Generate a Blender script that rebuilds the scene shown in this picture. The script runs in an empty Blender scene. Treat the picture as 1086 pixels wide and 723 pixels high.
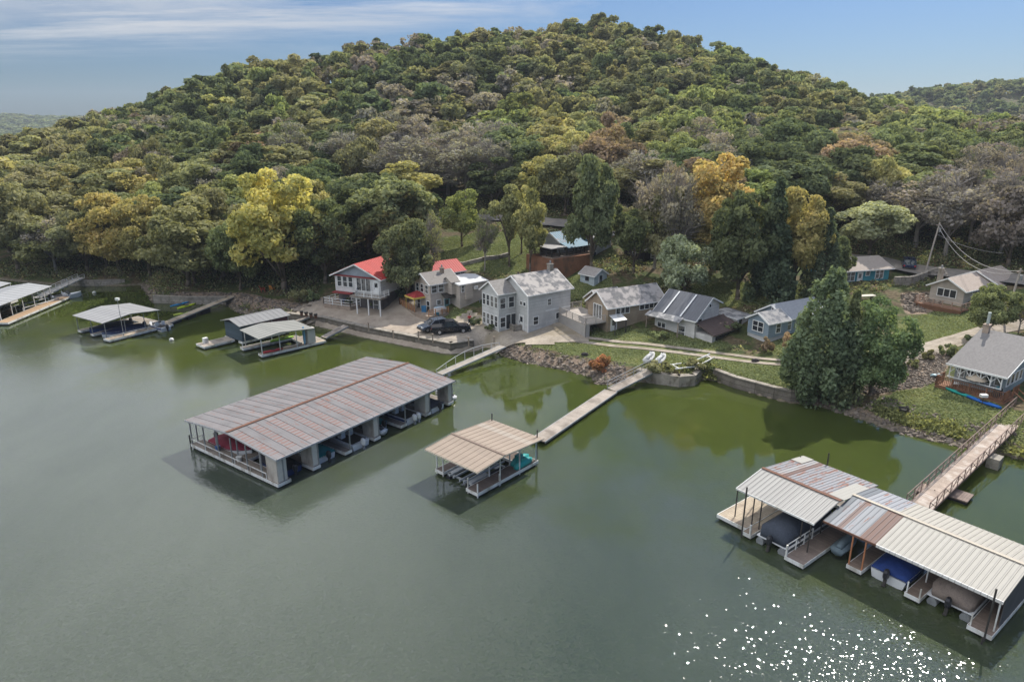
import bpy, math, random, numpy as np
from mathutils import Vector, Matrix, noise
rad = math.radians
S = bpy.context.scene
COL = S.collection
random.seed(7); RNG = np.random.default_rng(11)

# ------------------------------------------------------------ camera
PITCH = math.atan((361.5-135)/724)
cd = bpy.data.cameras.new('camera'); cam = bpy.data.objects.new('camera', cd); COL.objects.link(cam)
cam.location = (0, 0, 30); cam.rotation_euler = (math.pi/2-PITCH, 0, 0)
cd.sensor_width = 36; cd.lens = 24.0; cd.clip_start = 0.5; cd.clip_end = 12000
S.camera = cam
CP, SP = math.cos(PITCH), math.sin(PITCH)
def W(px, py, z=0.0):
    """where the ray of the photograph's pixel meets height z"""
    v = -(py-361.5)/724
    t = (z-30)/(-SP+v*CP)
    return ((px-543)/724*t, t*(CP+v*SP))
def T(px, t, z):
    """ground point on a pixel column at depth t and height z"""
    v = ((z-30)/t+SP)/CP
    return ((px-543)/724*t, t*(CP+v*SP))
def PX(x, y, z):
    t = y*CP-(z-30)*SP
    v = (y*SP+(z-30)*CP)
    return 543+724*x/t, 361.5-724*v/t, t

# ------------------------------------------------------------ tagging
def tag(o, label=None, cat=None, group=None, kind=None):
    if label: o['label'] = label
    if cat: o['category'] = cat
    if group: o['group'] = group
    if kind: o['kind'] = kind
    return o
def thing(name, label, cat, loc=(0,0,0), rz=0, group=None):
    o = bpy.data.objects.new(name, None); COL.objects.link(o)
    o.location = loc; o.rotation_euler = (0,0,rz); o.empty_display_size = .2
    return tag(o, label, cat, group)
def copy_tree(o, parent=None):
    c = o.copy(); COL.objects.link(c)
    if parent is not None: c.parent = parent
    for ch in list(o.children): copy_tree(ch, c)
    return c

# ------------------------------------------------------------ materials
def nodes(name):
    m = bpy.data.materials.new(name); m.use_nodes = True
    nt = m.node_tree; return m, nt, nt.nodes['Principled BSDF']
def lk(nt, a, b): nt.links.new(a, b)
def nz(nt, scale, coord, detail=4, rough=.55):
    n = nt.nodes.new('ShaderNodeTexNoise'); n.inputs['Scale'].default_value = scale
    n.inputs['Detail'].default_value = detail; n.inputs['Roughness'].default_value = rough
    lk(nt, coord, n.inputs['Vector']); return n.outputs['Fac']
def ramp(nt, fac, stops):
    r = nt.nodes.new('ShaderNodeValToRGB'); e = r.color_ramp.elements
    while len(e) < len(stops): e.new(.5)
    for k, (p, c) in zip(e, stops):
        k.position = p; k.color = (*c, 1) if len(c) == 3 else c
    lk(nt, fac, r.inputs['Fac']); return r.outputs['Color']
def mix(nt, fac, a, b, mode='MIX'):
    n = nt.nodes.new('ShaderNodeMix'); n.data_type = 'RGBA'; n.blend_type = mode; n.clamp_factor = True; n.clamp_result = False
    for s, v in ((n.inputs[0], fac), (n.inputs[6], a), (n.inputs[7], b)):
        if isinstance(v, (int, float)): s.default_value = v
        elif isinstance(v, tuple): s.default_value = (*v, 1)
        else: lk(nt, v, s)
    return n.outputs[2]
def mth(nt, op, a, b=0.0, c=None):
    n = nt.nodes.new('ShaderNodeMath'); n.operation = op
    for i, v in enumerate((a, b, c)):
        if v is None: continue
        if isinstance(v, (int, float)): n.inputs[i].default_value = v
        else: lk(nt, v, n.inputs[i])
    return n.outputs[0]
def objco(nt): return nt.nodes.new('ShaderNodeTexCoord').outputs['Object']
def geopos(nt): return nt.nodes.new('ShaderNodeNewGeometry').outputs['Position']
def mapping(nt, co, scale=(1,1,1), rot=(0,0,0)):
    n = nt.nodes.new('ShaderNodeMapping'); n.inputs['Scale'].default_value = scale; n.inputs['Rotation'].default_value = rot
    lk(nt, co, n.inputs['Vector']); return n.outputs['Vector']
def bump(nt, h, strength, dist, bsdf):
    b = nt.nodes.new('ShaderNodeBump'); b.inputs['Strength'].default_value = strength; b.inputs['Distance'].default_value = dist
    lk(nt, h, b.inputs['Height']); lk(nt, b.outputs['Normal'], bsdf.inputs['Normal']); return b
_mc = {}
def M(name, col, rough=.7, var=.25, scale=1.3, metal=0, bmp=.15, bscale=9, dirt=None, stripe=None):
    """plain weathered paint / wood / stone: base colour broken up by two noises; stripe=(axis, pitch, dark) adds board lines"""
    if name in _mc: return _mc[name]
    m, nt, b = nodes(name); co = objco(nt)
    n1 = nz(nt, scale, co); n2 = nz(nt, scale*7, co)
    f = mth(nt, 'ADD', mth(nt, 'MULTIPLY', n1, .6), mth(nt, 'MULTIPLY', n2, .4))
    lo = tuple(c*(1-var) for c in col); hi = tuple(min(1, c*(1+var)) for c in col)
    c = ramp(nt, f, [(.32, lo), (.68, hi)])
    if dirt:
        c = mix(nt, ramp(nt, nz(nt, scale*.8, mapping(nt, co, (1,1,.6))), [(.5, (0,0,0)), (.66, (1,1,1))]), c, dirt)
    h = nz(nt, bscale, co)
    if stripe:
        ax, pitch, dark = stripe
        sx = nt.nodes.new('ShaderNodeSeparateXYZ'); lk(nt, co, sx.inputs[0])
        fr = mth(nt, 'FRACT', mth(nt, 'MULTIPLY', sx.outputs[ax], 1/pitch))
        line = mth(nt, 'LESS_THAN', fr, .14)
        c = mix(nt, mth(nt, 'MULTIPLY', line, dark), c, tuple(x*.35 for x in col))
        idx = mth(nt, 'FLOOR', mth(nt, 'MULTIPLY', sx.outputs[ax], 1/pitch))
        wn = nt.nodes.new('ShaderNodeTexWhiteNoise'); wn.noise_dimensions = '1D'; lk(nt, idx, wn.inputs['W'])
        c = mix(nt, mth(nt, 'MULTIPLY', wn.outputs['Value'], min(.5, dark)), c, tuple(x*.6 for x in col))
        h = mth(nt, 'SUBTRACT', h, line)
    lk(nt, c, b.inputs['Base Color']); b.inputs['Roughness'].default_value = rough; b.inputs['Metallic'].default_value = metal; b.inputs['Specular IOR Level'].default_value = .5 if rough < .6 else .18
    if bmp: bump(nt, h, bmp, .02, b)
    _mc[name] = m; return m

# ------------------------------------------------------------ mesh builder
class MB:
    def __init__(s): s.v = []; s.f = []
    def add(s, vs, fs):
        n = len(s.v); s.v += [tuple(p) for p in vs]; s.f += [tuple(i+n for i in f) for f in fs]; return s
    def box(s, x0, x1, y0, y1, z0, z1):
        return s.add([(x0,y0,z0),(x1,y0,z0),(x1,y1,z0),(x0,y1,z0),(x0,y0,z1),(x1,y0,z1),(x1,y1,z1),(x0,y1,z1)],
              [(0,3,2,1),(4,5,6,7),(0,1,5,4),(1,2,6,5),(2,3,7,6),(3,0,4,7)])
    def bar(s, p, q, w, h=None):
        h = w if h is None else h
        p, q = Vector(p), Vector(q); d = (q-p)
        if d.length < 1e-6: return s
        d.normalize()
        u = Vector((0,0,1)) if abs(d.z) < .95 else Vector((0,1,0))
        a = d.cross(u).normalized()*w/2; b = a.normalized().cross(d).normalized()*h/2
        return s.add([p-a-b,p+a-b,p+a+b,p-a+b,q-a-b,q+a-b,q+a+b,q-a+b],
              [(0,1,2,3),(7,6,5,4),(1,0,4,5),(2,1,5,6),(3,2,6,7),(0,3,7,4)])
    def tube(s, p, q, r0, r1=None, n=7, cap=True):
        r1 = r0 if r1 is None else r1
        p, q = Vector(p), Vector(q); d = (q-p).normalized()
        u = Vector((0,0,1)) if abs(d.z) < .95 else Vector((1,0,0))
        a = d.cross(u).normalized(); b = a.cross(d)
        vs = [p+(a*math.cos(k*2*math.pi/n)+b*math.sin(k*2*math.pi/n))*r0 for k in range(n)]
        vs += [q+(a*math.cos(k*2*math.pi/n)+b*math.sin(k*2*math.pi/n))*r1 for k in range(n)]
        fs = [(k,(k+1)%n,n+(k+1)%n,n+k) for k in range(n)]
        if cap: fs += [tuple(range(n-1,-1,-1)), tuple(range(n,2*n))]
        return s.add(vs, fs)
    def path(s, pts, r, n=6):
        for i in range(len(pts)-1):
            r0 = r[i] if isinstance(r, (list, tuple)) else r; r1 = r[i+1] if isinstance(r, (list, tuple)) else r
            s.tube(pts[i], pts[i+1], r0, r1, n)
        return s
    def prism(s, poly, z0, z1):
        """poly: list of (x,y), extruded from z0 to z1"""
        n = len(poly)
        return s.add([(x,y,z0) for x,y in poly]+[(x,y,z1) for x,y in poly],
              [tuple(range(n-1,-1,-1)), tuple(range(n,2*n))]+[(k,(k+1)%n,n+(k+1)%n,n+k) for k in range(n)])
    def loft(s, rings, caps=True):
        n = len(rings[0]); base = len(s.v)
        vs = [p for r in rings for p in r]; fs = []
        for i in range(len(rings)-1):
            for k in range(n): fs.append((i*n+k, i*n+(k+1)%n, (i+1)*n+(k+1)%n, (i+1)*n+k))
        if caps: fs += [tuple(range(n-1,-1,-1)), tuple(range((len(rings)-1)*n, len(rings)*n))]
        return s.add(vs, fs)
    def ball(s, c, r, n=8, m=5):
        rings = []
        rx, ry, rz = r if isinstance(r, (tuple, list)) else (r, r, r)
        for j in range(m+1):
            a = -math.pi/2+math.pi*j/m; a = max(-1.5, min(1.5, a))
            rings.append([(c[0]+rx*math.cos(a)*math.cos(2*math.pi*k/n), c[1]+ry*math.cos(a)*math.sin(2*math.pi*k/n), c[2]+rz*math.sin(a)) for k in range(n)])
        return s.loft(rings)
    def build(s, name, mat, parent=None, smooth=False, loc=None, rz=None):
        me = bpy.data.meshes.new(name); me.from_pydata(s.v, [], s.f)
        me.materials.append(mat)
        if smooth: me.polygons.foreach_set('use_smooth', [True]*len(me.polygons))
        me.update()
        o = bpy.data.objects.new(name, me); COL.objects.link(o)
        if parent is not None: o.parent = parent
        if loc is not None: o.location = loc
        if rz is not None: o.rotation_euler = (0,0,rz)
        return o

# ------------------------------------------------------------ sun, sky
SUN_EL, SUN_AZ = rad(47), rad(36)      # azimuth measured from +Y towards +X
sd = bpy.data.lights.new('sun', 'SUN'); sun = bpy.data.objects.new('sun', sd); COL.objects.link(sun)
sd.energy = 4.0; sd.angle = rad(.5); sd.color = (1, .95, .87)
sun.rotation_euler = (math.pi/2-SUN_EL, 0, math.pi-SUN_AZ)
wd = bpy.data.worlds.new('World'); S.world = wd; wd.use_nodes = True
nt = wd.node_tree; bg = nt.nodes['Background']
sky = nt.nodes.new('ShaderNodeTexSky'); sky.sky_type = 'NISHITA'; sky.sun_disc = False
sky.sun_elevation = SUN_EL; sky.sun_rotation = SUN_AZ; sky.air_density = 1.2; sky.dust_density = 1.0; sky.ozone_density = 2.2
tc = nt.nodes.new('ShaderNodeTexCoord').outputs['Generated']
sx = nt.nodes.new('ShaderNodeSeparateXYZ'); lk(nt, tc, sx.inputs[0])
# cloud layer: direction projected on a plane overhead
zc = mth(nt, 'ADD', mth(nt, 'MAXIMUM', sx.outputs[2], 0.0), .06)
cb = nt.nodes.new('ShaderNodeCombineXYZ')
lk(nt, mth(nt, 'DIVIDE', sx.outputs[0], zc), cb.inputs[0]); lk(nt, mth(nt, 'DIVIDE', sx.outputs[1], zc), cb.inputs[1])
cm = mapping(nt, cb.outputs[0], (.55, .55, 1), (0, 0, .5))
n = nz(nt, 1.1, cm, 9, .62)
# broad coverage: cirrus bank to the left, patches overhead thickened for fill light, clear low right
cov = mth(nt, 'MULTIPLY_ADD', sx.outputs[0], -.30, -.02)
cov = mth(nt, 'ADD', cov, mth(nt, 'MULTIPLY', mth(nt, 'MINIMUM', mth(nt, 'MAXIMUM', mth(nt, 'SUBTRACT', sx.outputs[2], .19), 0), .3), .42))
dens = mth(nt, 'ADD', n, cov)
cl = ramp(nt, dens, [(.50, (0,0,0)), (.74, (1,1,1))])
low = ramp(nt, sx.outputs[2], [(.075, (0,0,0)), (.14, (1,1,1))])
cfac = mth(nt, 'MULTIPLY', mth(nt, 'MULTIPLY', cl, low), .62)
skc = mix(nt, 1.0, sky.outputs[0], (.175, .255, .39), 'MULTIPLY')
# long cirrus streaks in the upper left
ci = nz(nt, 1.0, mapping(nt, cb.outputs[0], (.30, 1.1, 1), (0, 0, -.25)), 8, .66)
cm2 = mth(nt, 'MULTIPLY', ramp(nt, ci, [(.42, (0,0,0)), (.62, (1,1,1))]), ramp(nt, mth(nt, 'ADD', sx.outputs[2], mth(nt, 'MULTIPLY', sx.outputs[0], -.10)), [(.12, (0,0,0)), (.165, (1,1,1))]))
cm2 = mth(nt, 'MULTIPLY', cm2, ramp(nt, sx.outputs[0], [(.0, (1,1,1)), (.12, (.0,.0,.0))]))
cfac = mth(nt, 'MAXIMUM', cfac, mth(nt, 'MULTIPLY', cm2, .95))
hi = ramp(nt, sx.outputs[2], [(.14, (3.1/12,3.2/12,3.35/12)), (.42, (11/12,11.2/12,11.5/12))])  # unseen clouds high overhead made much brighter than low ones, as fill light
lk(nt, mix(nt, cfac, skc, mix(nt, 1.0, hi, (12.0,12.0,12.0), 'MULTIPLY')), bg.inputs['Color'])
bg.inputs['Strength'].default_value = .15
vs_ = S.view_settings
vs_.view_transform = 'Standard'; vs_.look = 'None'; vs_.exposure = 0.52; vs_.gamma = 1; vs_.use_curve_mapping = False
S.cycles.max_bounces = 5; S.cycles.diffuse_bounces = 2; S.cycles.glossy_bounces = 3; S.cycles.transmission_bounces = 3
S.cycles.transparent_max_bounces = 4; S.cycles.caustics_reflective = False; S.cycles.caustics_refractive = False
S.cycles.use_denoising = True

# ------------------------------------------------------------ shoreline and terrain
# (px, py) of the waterline, left to right; third = how far inland the bank needs to reach full height (small = wall)
SHORE = [(-900,240,4),(-300,262,4),(-80,282,4),(0,297,4),(68,303,1.0),(132,303,1.0),(150,302,3),(163,321,1.2),(240,323,2.5),(252,331,3.0),
 (300,341,1.0),(345,346,1.0),(386,356,1.0),(440,367,1.0),(478,374,1.0),(503,371,1.0),(508,366,1.5),(528,368,1.6),(531,377,2.6),(560,385,2.6),(600,393,2.6),
 (626,399,3.0),(634,408,5),(662,410,5),(672,404,1.0),(688,405,.9),(720,410,.9),(738,408,.9),(744,401,1.0),(757,403,.9),(800,417,.9),(836,427,.9),(850,427,1.0),
 (862,430,6),(900,440,6),(940,455,5),(985,467,4),(1018,473,4),(1060,482,4),(1100,492,4),(1250,530,5),(1700,640,5)]
SH = [(*W(a, b, 0), w) for a, b, w in SHORE]
def shore_d(X, Y):
    """signed distance to the waterline (positive inland) and bank width"""
    best = np.full(X.shape, 1e9); wid = np.full(X.shape, 3.0); cross = np.zeros(X.shape, int)
    for (x0,y0,w0), (x1,y1,w1) in zip(SH[:-1], SH[1:]):
        dx, dy = x1-x0, y1-y0; L2 = dx*dx+dy*dy
        k = np.clip(((X-x0)*dx+(Y-y0)*dy)/L2, 0, 1)
        d = np.hypot(X-x0-k*dx, Y-y0-k*dy)
        m = d < best; best = np.where(m, d, best); wid = np.where(m, w0+(w1-w0)*k, wid)
        # count shoreline crossings of the ray to y = -inf
        hit = ((x0 <= X) & (X < x1)) | ((x1 <= X) & (X < x0))
        yc = y0+(X-x0)/np.where(dx == 0, 1e-9, dx)*dy
        cross += (hit & (yc < Y)).astype(int)
    inside = (cross % 2 == 1)
    inside = inside | (X < SH[0][0]) & (Y > SH[0][1]) | (X > SH[-1][0]) & (Y > SH[-1][1])
    return np.where(inside, best, -best), wid
C_PX = [(310,322,1.4),(345,335,1.4),(400,335,1.6),(440,350,1.4),(480,362,1.4),(460,332,2.2),(520,345,1.9),(560,345,2.0),(600,345,2.3),(640,368,1.5),(700,376,1.6),
 (760,388,1.5),(830,405,1.5),(650,353,2.2),(740,363,2.2),(815,376,2.1),(880,395,2.3),(930,420,1.2),(1000,430,1.6),(960,440,1.0),(1040,440,1.8),(960,378,3.0),
 (1000,362,3.8),(1040,350,4.4),(1000,332,4.1),(1070,345,4.7),(930,306,5.7),(890,307,5.6),(860,330,4.0),(1130,420,2.2),(1130,350,4.5),(270,318,1.4),(205,315,1.2),(100,299,1.0),
 (400,318,2.4),(350,316,2.2),(540,388,1.3),(655,395,1.2),(1010,455,.9),(1100,480,.9),(700,398,1.3),(745,393,1.4),(680,362,2.0),(600,352,2.0)]
C_T = [(628,111,5.4),(600,118,6.0),(640,113,6.4),(590,126,8.6),(640,126,9.0),(560,112,4.0),(500,118,6.2),(480,113,5.0),(510,128,9.0),(450,125,6.5),(400,126,5.6),(420,150,11),(490,147,11.3),(560,142,11.2),
 (620,135,11.0),(700,130,10.4),(700,112,6.0),(740,108,5.4),(800,124,9.2),(790,108,6.4),(840,106,6.2),(880,121,8.0),(950,118,7.0),(1030,110,7.2),(1086,103,7.5),(1200,93,7.0),
 (150,150,3.5),(150,175,9),(300,136,4.5),(300,162,11),(60,160,5),(60,200,11),(-60,170,4),(-100,250,6),(0,245,12.5),
 (50,248,17.5),(130,245,22),(190,250,30),(240,260,38),(300,265,43),(370,270,48),(470,280,52.5),(560,290,57.5),(640,300,62.5),(700,300,56),(760,295,50),(850,270,37),(900,250,30),(940,240,25),
 (1000,235,22),(1086,225,19),(1200,215,18),(1400,200,14),(640,220,27),(480,220,27),(300,215,24),(150,205,15),(800,210,24),(950,180,16),(1086,160,14),(640,180,17),(480,185,18),(800,165,15),(950,145,10.5),
 (1086,130,10),(300,190,17),(640,400,50),(470,380,38),(370,350,30),(240,340,20),(130,330,6),(50,330,1),(850,350,26),(1000,330,14),(1200,300,10),(1300,120,7),(1400,90,5)]
ctl = np.array([(*W(a,b,z), z) for a,b,z in C_PX]+[(*T(a,t,z), z) for a,t,z in C_T])
def _U(r2): return np.where(r2 > 0, r2*np.log(r2+1e-9), 0)
_n = len(ctl); _sc = 100.0
_P = ctl[:, :2]/_sc
_K = _U(((_P[:,None,:]-_P[None])**2).sum(-1))+np.eye(_n)*2e-4
_A = np.zeros((_n+3,_n+3)); _A[:_n,:_n] = _K; _A[:_n,_n] = 1; _A[:_n,_n+1:] = _P; _A[_n:,:_n] = _A[:_n,_n:].T
_w = np.linalg.solve(_A, np.concatenate([ctl[:,2], [0,0,0]]))
def tps(X, Y):
    sh = X.shape; q = np.stack([X.ravel(), Y.ravel()], 1)/_sc; out = np.zeros(len(q))
    for i in range(0, len(q), 20000):
        qq = q[i:i+20000]
        out[i:i+20000] = _U(((qq[:,None,:]-_P[None])**2).sum(-1))@_w[:_n]+_w[_n]+qq@_w[_n+1:]
    return out.reshape(sh)
def sstep(a, b, x):
    k = np.clip((x-a)/(b-a), 0, 1); return k*k*(3-2*k)
def height(X, Y):
    X = np.asarray(X, float); Y = np.asarray(Y, float)
    z = tps(np.clip(X, -330, 330), np.clip(Y, 40, 420))
    R_ = np.hypot(X, Y)
    z = np.clip(z, .9, 75)
    base = 6+5*np.sin(X/310.)*np.cos(Y/270.)
    # two far hills seen past the shoulders of the near one
    base = base+62*np.exp(-((X-470)/230)**2-((Y-690)/130)**2)
    base = base+55*np.exp(-((X+1620)/900)**2-((Y-1900)/260)**2)*(1+.10*np.sin(X/90.)+.06*np.sin(X/37.))
    z = z+(base-z)*sstep(330, 470, R_)
    d, w = shore_d(X, Y)
    land = z*sstep(-.15, 1, d/w)
    land = np.maximum(land, .04+.06*np.clip(d, 0, 1))
    bed = np.maximum(-3.5, .35*d-.08)
    near = np.where(d > 0, land, bed)
    return np.where((Y < 20), -3.5, near)
def axis(lo, hi, step, end_lo, end_hi, g=1.22):
    a = list(np.arange(lo, hi+1e-6, step)); s = step
    while a[-1] < end_hi: s = min(s*g, 160); a.append(a[-1]+s)
    s = step; b = []
    x = lo
    while x > end_lo: s = min(s*g, 160); x -= s; b.append(x)
    return np.array(b[::-1]+a)
ax = axis(-98, 96, .85, -6000, 6000); ay = axis(58, 136, .85, -600, 8000, 1.12)
GX, GY = np.meshgrid(ax, ay); GZ = height(GX, GY)
_rough = np.array([[noise.noise((x*.22, y*.22, 3))*.35+noise.noise((x*.06, y*.06, 9))*.6 for x in ax] for y in ay])
_dd, _ = shore_d(GX, GY)
GZ = GZ+_rough*np.clip((_dd-3)/12, 0, 1)*np.where(GZ > 4, 1, .25)
def gz(x, y):
    """ground height by bilinear lookup in the terrain grid"""
    i = min(max(np.searchsorted(ax, x)-1, 0), len(ax)-2); j = min(max(np.searchsorted(ay, y)-1, 0), len(ay)-2)
    u = (x-ax[i])/(ax[i+1]-ax[i]); v = (y-ay[j])/(ay[j+1]-ay[j])
    return float((GZ[j,i]*(1-u)+GZ[j,i+1]*u)*(1-v)+(GZ[j+1,i]*(1-u)+GZ[j+1,i+1]*u)*v)
def G(px, py, z0=2.0):
    """ground point under a pixel (march along the ray)"""
    v = -(py-361.5)/724; d = ((px-543)/724, CP+v*SP, -SP+v*CP)
    t = 40.0
    while t < 420:
        x, y, z = d[0]*t, d[1]*t, 30+d[2]*t
        if z <= gz(x, y): return (x, y, gz(x, y))
        t += .4
    return (x, y, gz(x, y))
def ground_at(px, t):
    z = 5.0
    for _ in range(6):
        x, y = T(px, t, z); z = gz(x, y)
    return (x, y, z)

def inpoly(X, Y, poly):
    c = np.zeros(X.shape, bool); n = len(poly)
    for i in range(n):
        x0, y0 = poly[i]; x1, y1 = poly[(i+1) % n]
        hit = ((y0 > Y) != (y1 > Y)) & (X < (x1-x0)*(Y-y0)/((y1-y0) or 1e-9)+x0)
        c ^= hit
    return c
def zone(polys):
    m = np.zeros(GX.shape)
    for p in polys:
        m = np.maximum(m, inpoly(GX, GY, [G(a, b)[:2] for a, b in p]).astype(float))
    for _ in range(2):
        m[1:-1,1:-1] = (m[1:-1,1:-1]*2+m[:-2,1:-1]+m[2:,1:-1]+m[1:-1,:-2]+m[1:-1,2:])/6
    return m
lawn = zone([[(585,352),(640,362),(700,368),(800,382),(850,392),(870,420),(838,419),(800,411),(757,399),(742,396),(700,392),(660,385),(600,376),(560,368),(545,363)],
  [(940,420),(1000,406),(1060,430),(1100,445),(1100,478),(1060,470),(1012,464),(985,459),(945,447),(915,430)],
  [(955,340),(1000,325),(1050,335),(1100,322),(1100,352),(1040,350),(1000,358),(962,372),(945,360)],
  [(800,372),(830,360),(880,340),(920,345),(890,380),(850,380)],
  [(470,252),(520,246),(575,250),(572,290),(520,292),(480,285),(470,268)],[(600,292),(650,296),(655,315),(600,318)],
  [(730,300),(800,300),(860,310),(850,335),(800,325),(760,325),(735,315)],[(615,345),(700,352),(790,366),(760,372),(690,366),(620,356)],
  [(485,322),(505,335),(480,345),(465,340)]])
rocky = zone([[(905,395),(930,382),(975,372),(1008,372),(1000,402),(985,410),(930,420),(905,418)],
  [(530,365),(560,372),(640,388),(660,390),(672,400),(660,408),(630,405),(600,392),(560,384),(530,377)],
  [(850,425),(900,425),(940,445),(985,458),(1015,466),(1015,474),(985,468),(940,456),(900,441)],
  [(955,312),(985,310),(1000,325),(960,335)],[(180,310),(255,310),(340,325),(300,332),(240,325),(180,322)]])
def build_ground():
    ny, nx = GX.shape
    me = bpy.data.meshes.new('ground')
    co = np.stack([GX, GY, GZ], -1).reshape(-1, 3)
    idx = np.arange(ny*nx).reshape(ny, nx)
    q = np.stack([idx[:-1,:-1], idx[:-1,1:], idx[1:,1:], idx[1:,:-1]], -1).reshape(-1, 4)
    me.from_pydata(co.tolist(), [], q.tolist())
    me.polygons.foreach_set('use_smooth', [True]*len(q))
    ca = me.color_attributes.new('zone', 'FLOAT_COLOR', 'POINT')
    c = np.ones((ny*nx, 4)); c[:,0] = lawn.ravel(); c[:,1] = rocky.ravel(); c[:,2] = 0
    ca.data.foreach_set('color', c.ravel())
    m, nt, b = nodes('ground'); pos = geopos(nt)
    at = nt.nodes.new('ShaderNodeAttribute'); at.attribute_name = 'zone'
    sp = nt.nodes.new('ShaderNodeSeparateColor'); lk(nt, at.outputs['Color'], sp.inputs[0])
    n1 = nz(nt, .35, pos, 6); n2 = nz(nt, 2.2, pos, 5); n3 = nz(nt, 9, pos, 3)
    litter = ramp(nt, n2, [(.3, (.055,.042,.026)), (.5, (.11,.085,.05)), (.7, (.17,.14,.085))])
    scrub = ramp(nt, n2, [(.3, (.035,.05,.018)), (.65, (.085,.10,.035))])
    base = mix(nt, ramp(nt, n1, [(.42, (0,0,0)), (.55, (1,1,1))]), litter, scrub)
    grass = ramp(nt, mth(nt, 'ADD', mth(nt, 'MULTIPLY', n1, .5), mth(nt, 'MULTIPLY', n2, .5)), [(.32, (.06,.08,.025)), (.5, (.12,.14,.05)), (.62, (.18,.18,.075)), (.75, (.23,.20,.12))])
    rock = ramp(nt, n3, [(.3, (.10,.075,.055)), (.5, (.23,.17,.125)), (.7, (.36,.29,.22))])
    gm = ramp(nt, mth(nt, 'ADD', sp.outputs[0], mth(nt, 'MULTIPLY', mth(nt, 'SUBTRACT', n2, .5), .9)), [(.42, (0,0,0)), (.58, (1,1,1))])
    rm = ramp(nt, mth(nt, 'ADD', sp.outputs[1], mth(nt, 'MULTIPLY', mth(nt, 'SUBTRACT', n2, .5), .9)), [(.42, (0,0,0)), (.58, (1,1,1))])
    c = mix(nt, rm, mix(nt, gm, base, grass), rock)
    # wet mud and pale shelf right at the waterline
    sz = nt.nodes.new('ShaderNodeSeparateXYZ'); lk(nt, pos, sz.inputs[0])
    mud = ramp(nt, mth(nt, 'MULTIPLY_ADD', sz.outputs[2], 1.0, mth(nt, 'MULTIPLY', n3, .25)), [(.0, (1,1,1)), (.32, (1,1,1)), (.48, (0,0,0))])
    c = mix(nt, mud, c, ramp(nt, n2, [(.3, (.09,.075,.05)), (.7, (.25,.21,.16))]))
    lk(nt, c, b.inputs['Base Color']); b.inputs['Roughness'].default_value = .95; b.inputs['Specular IOR Level'].default_value = .15
    bump(nt, mth(nt, 'ADD', n2, mth(nt, 'MULTIPLY', n3, .5)), .6, .12, b)
    me.materials.append(m); me.update()
    o = bpy.data.objects.new('ground', me); COL.objects.link(o); tag(o, kind='structure')
build_ground()

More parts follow.
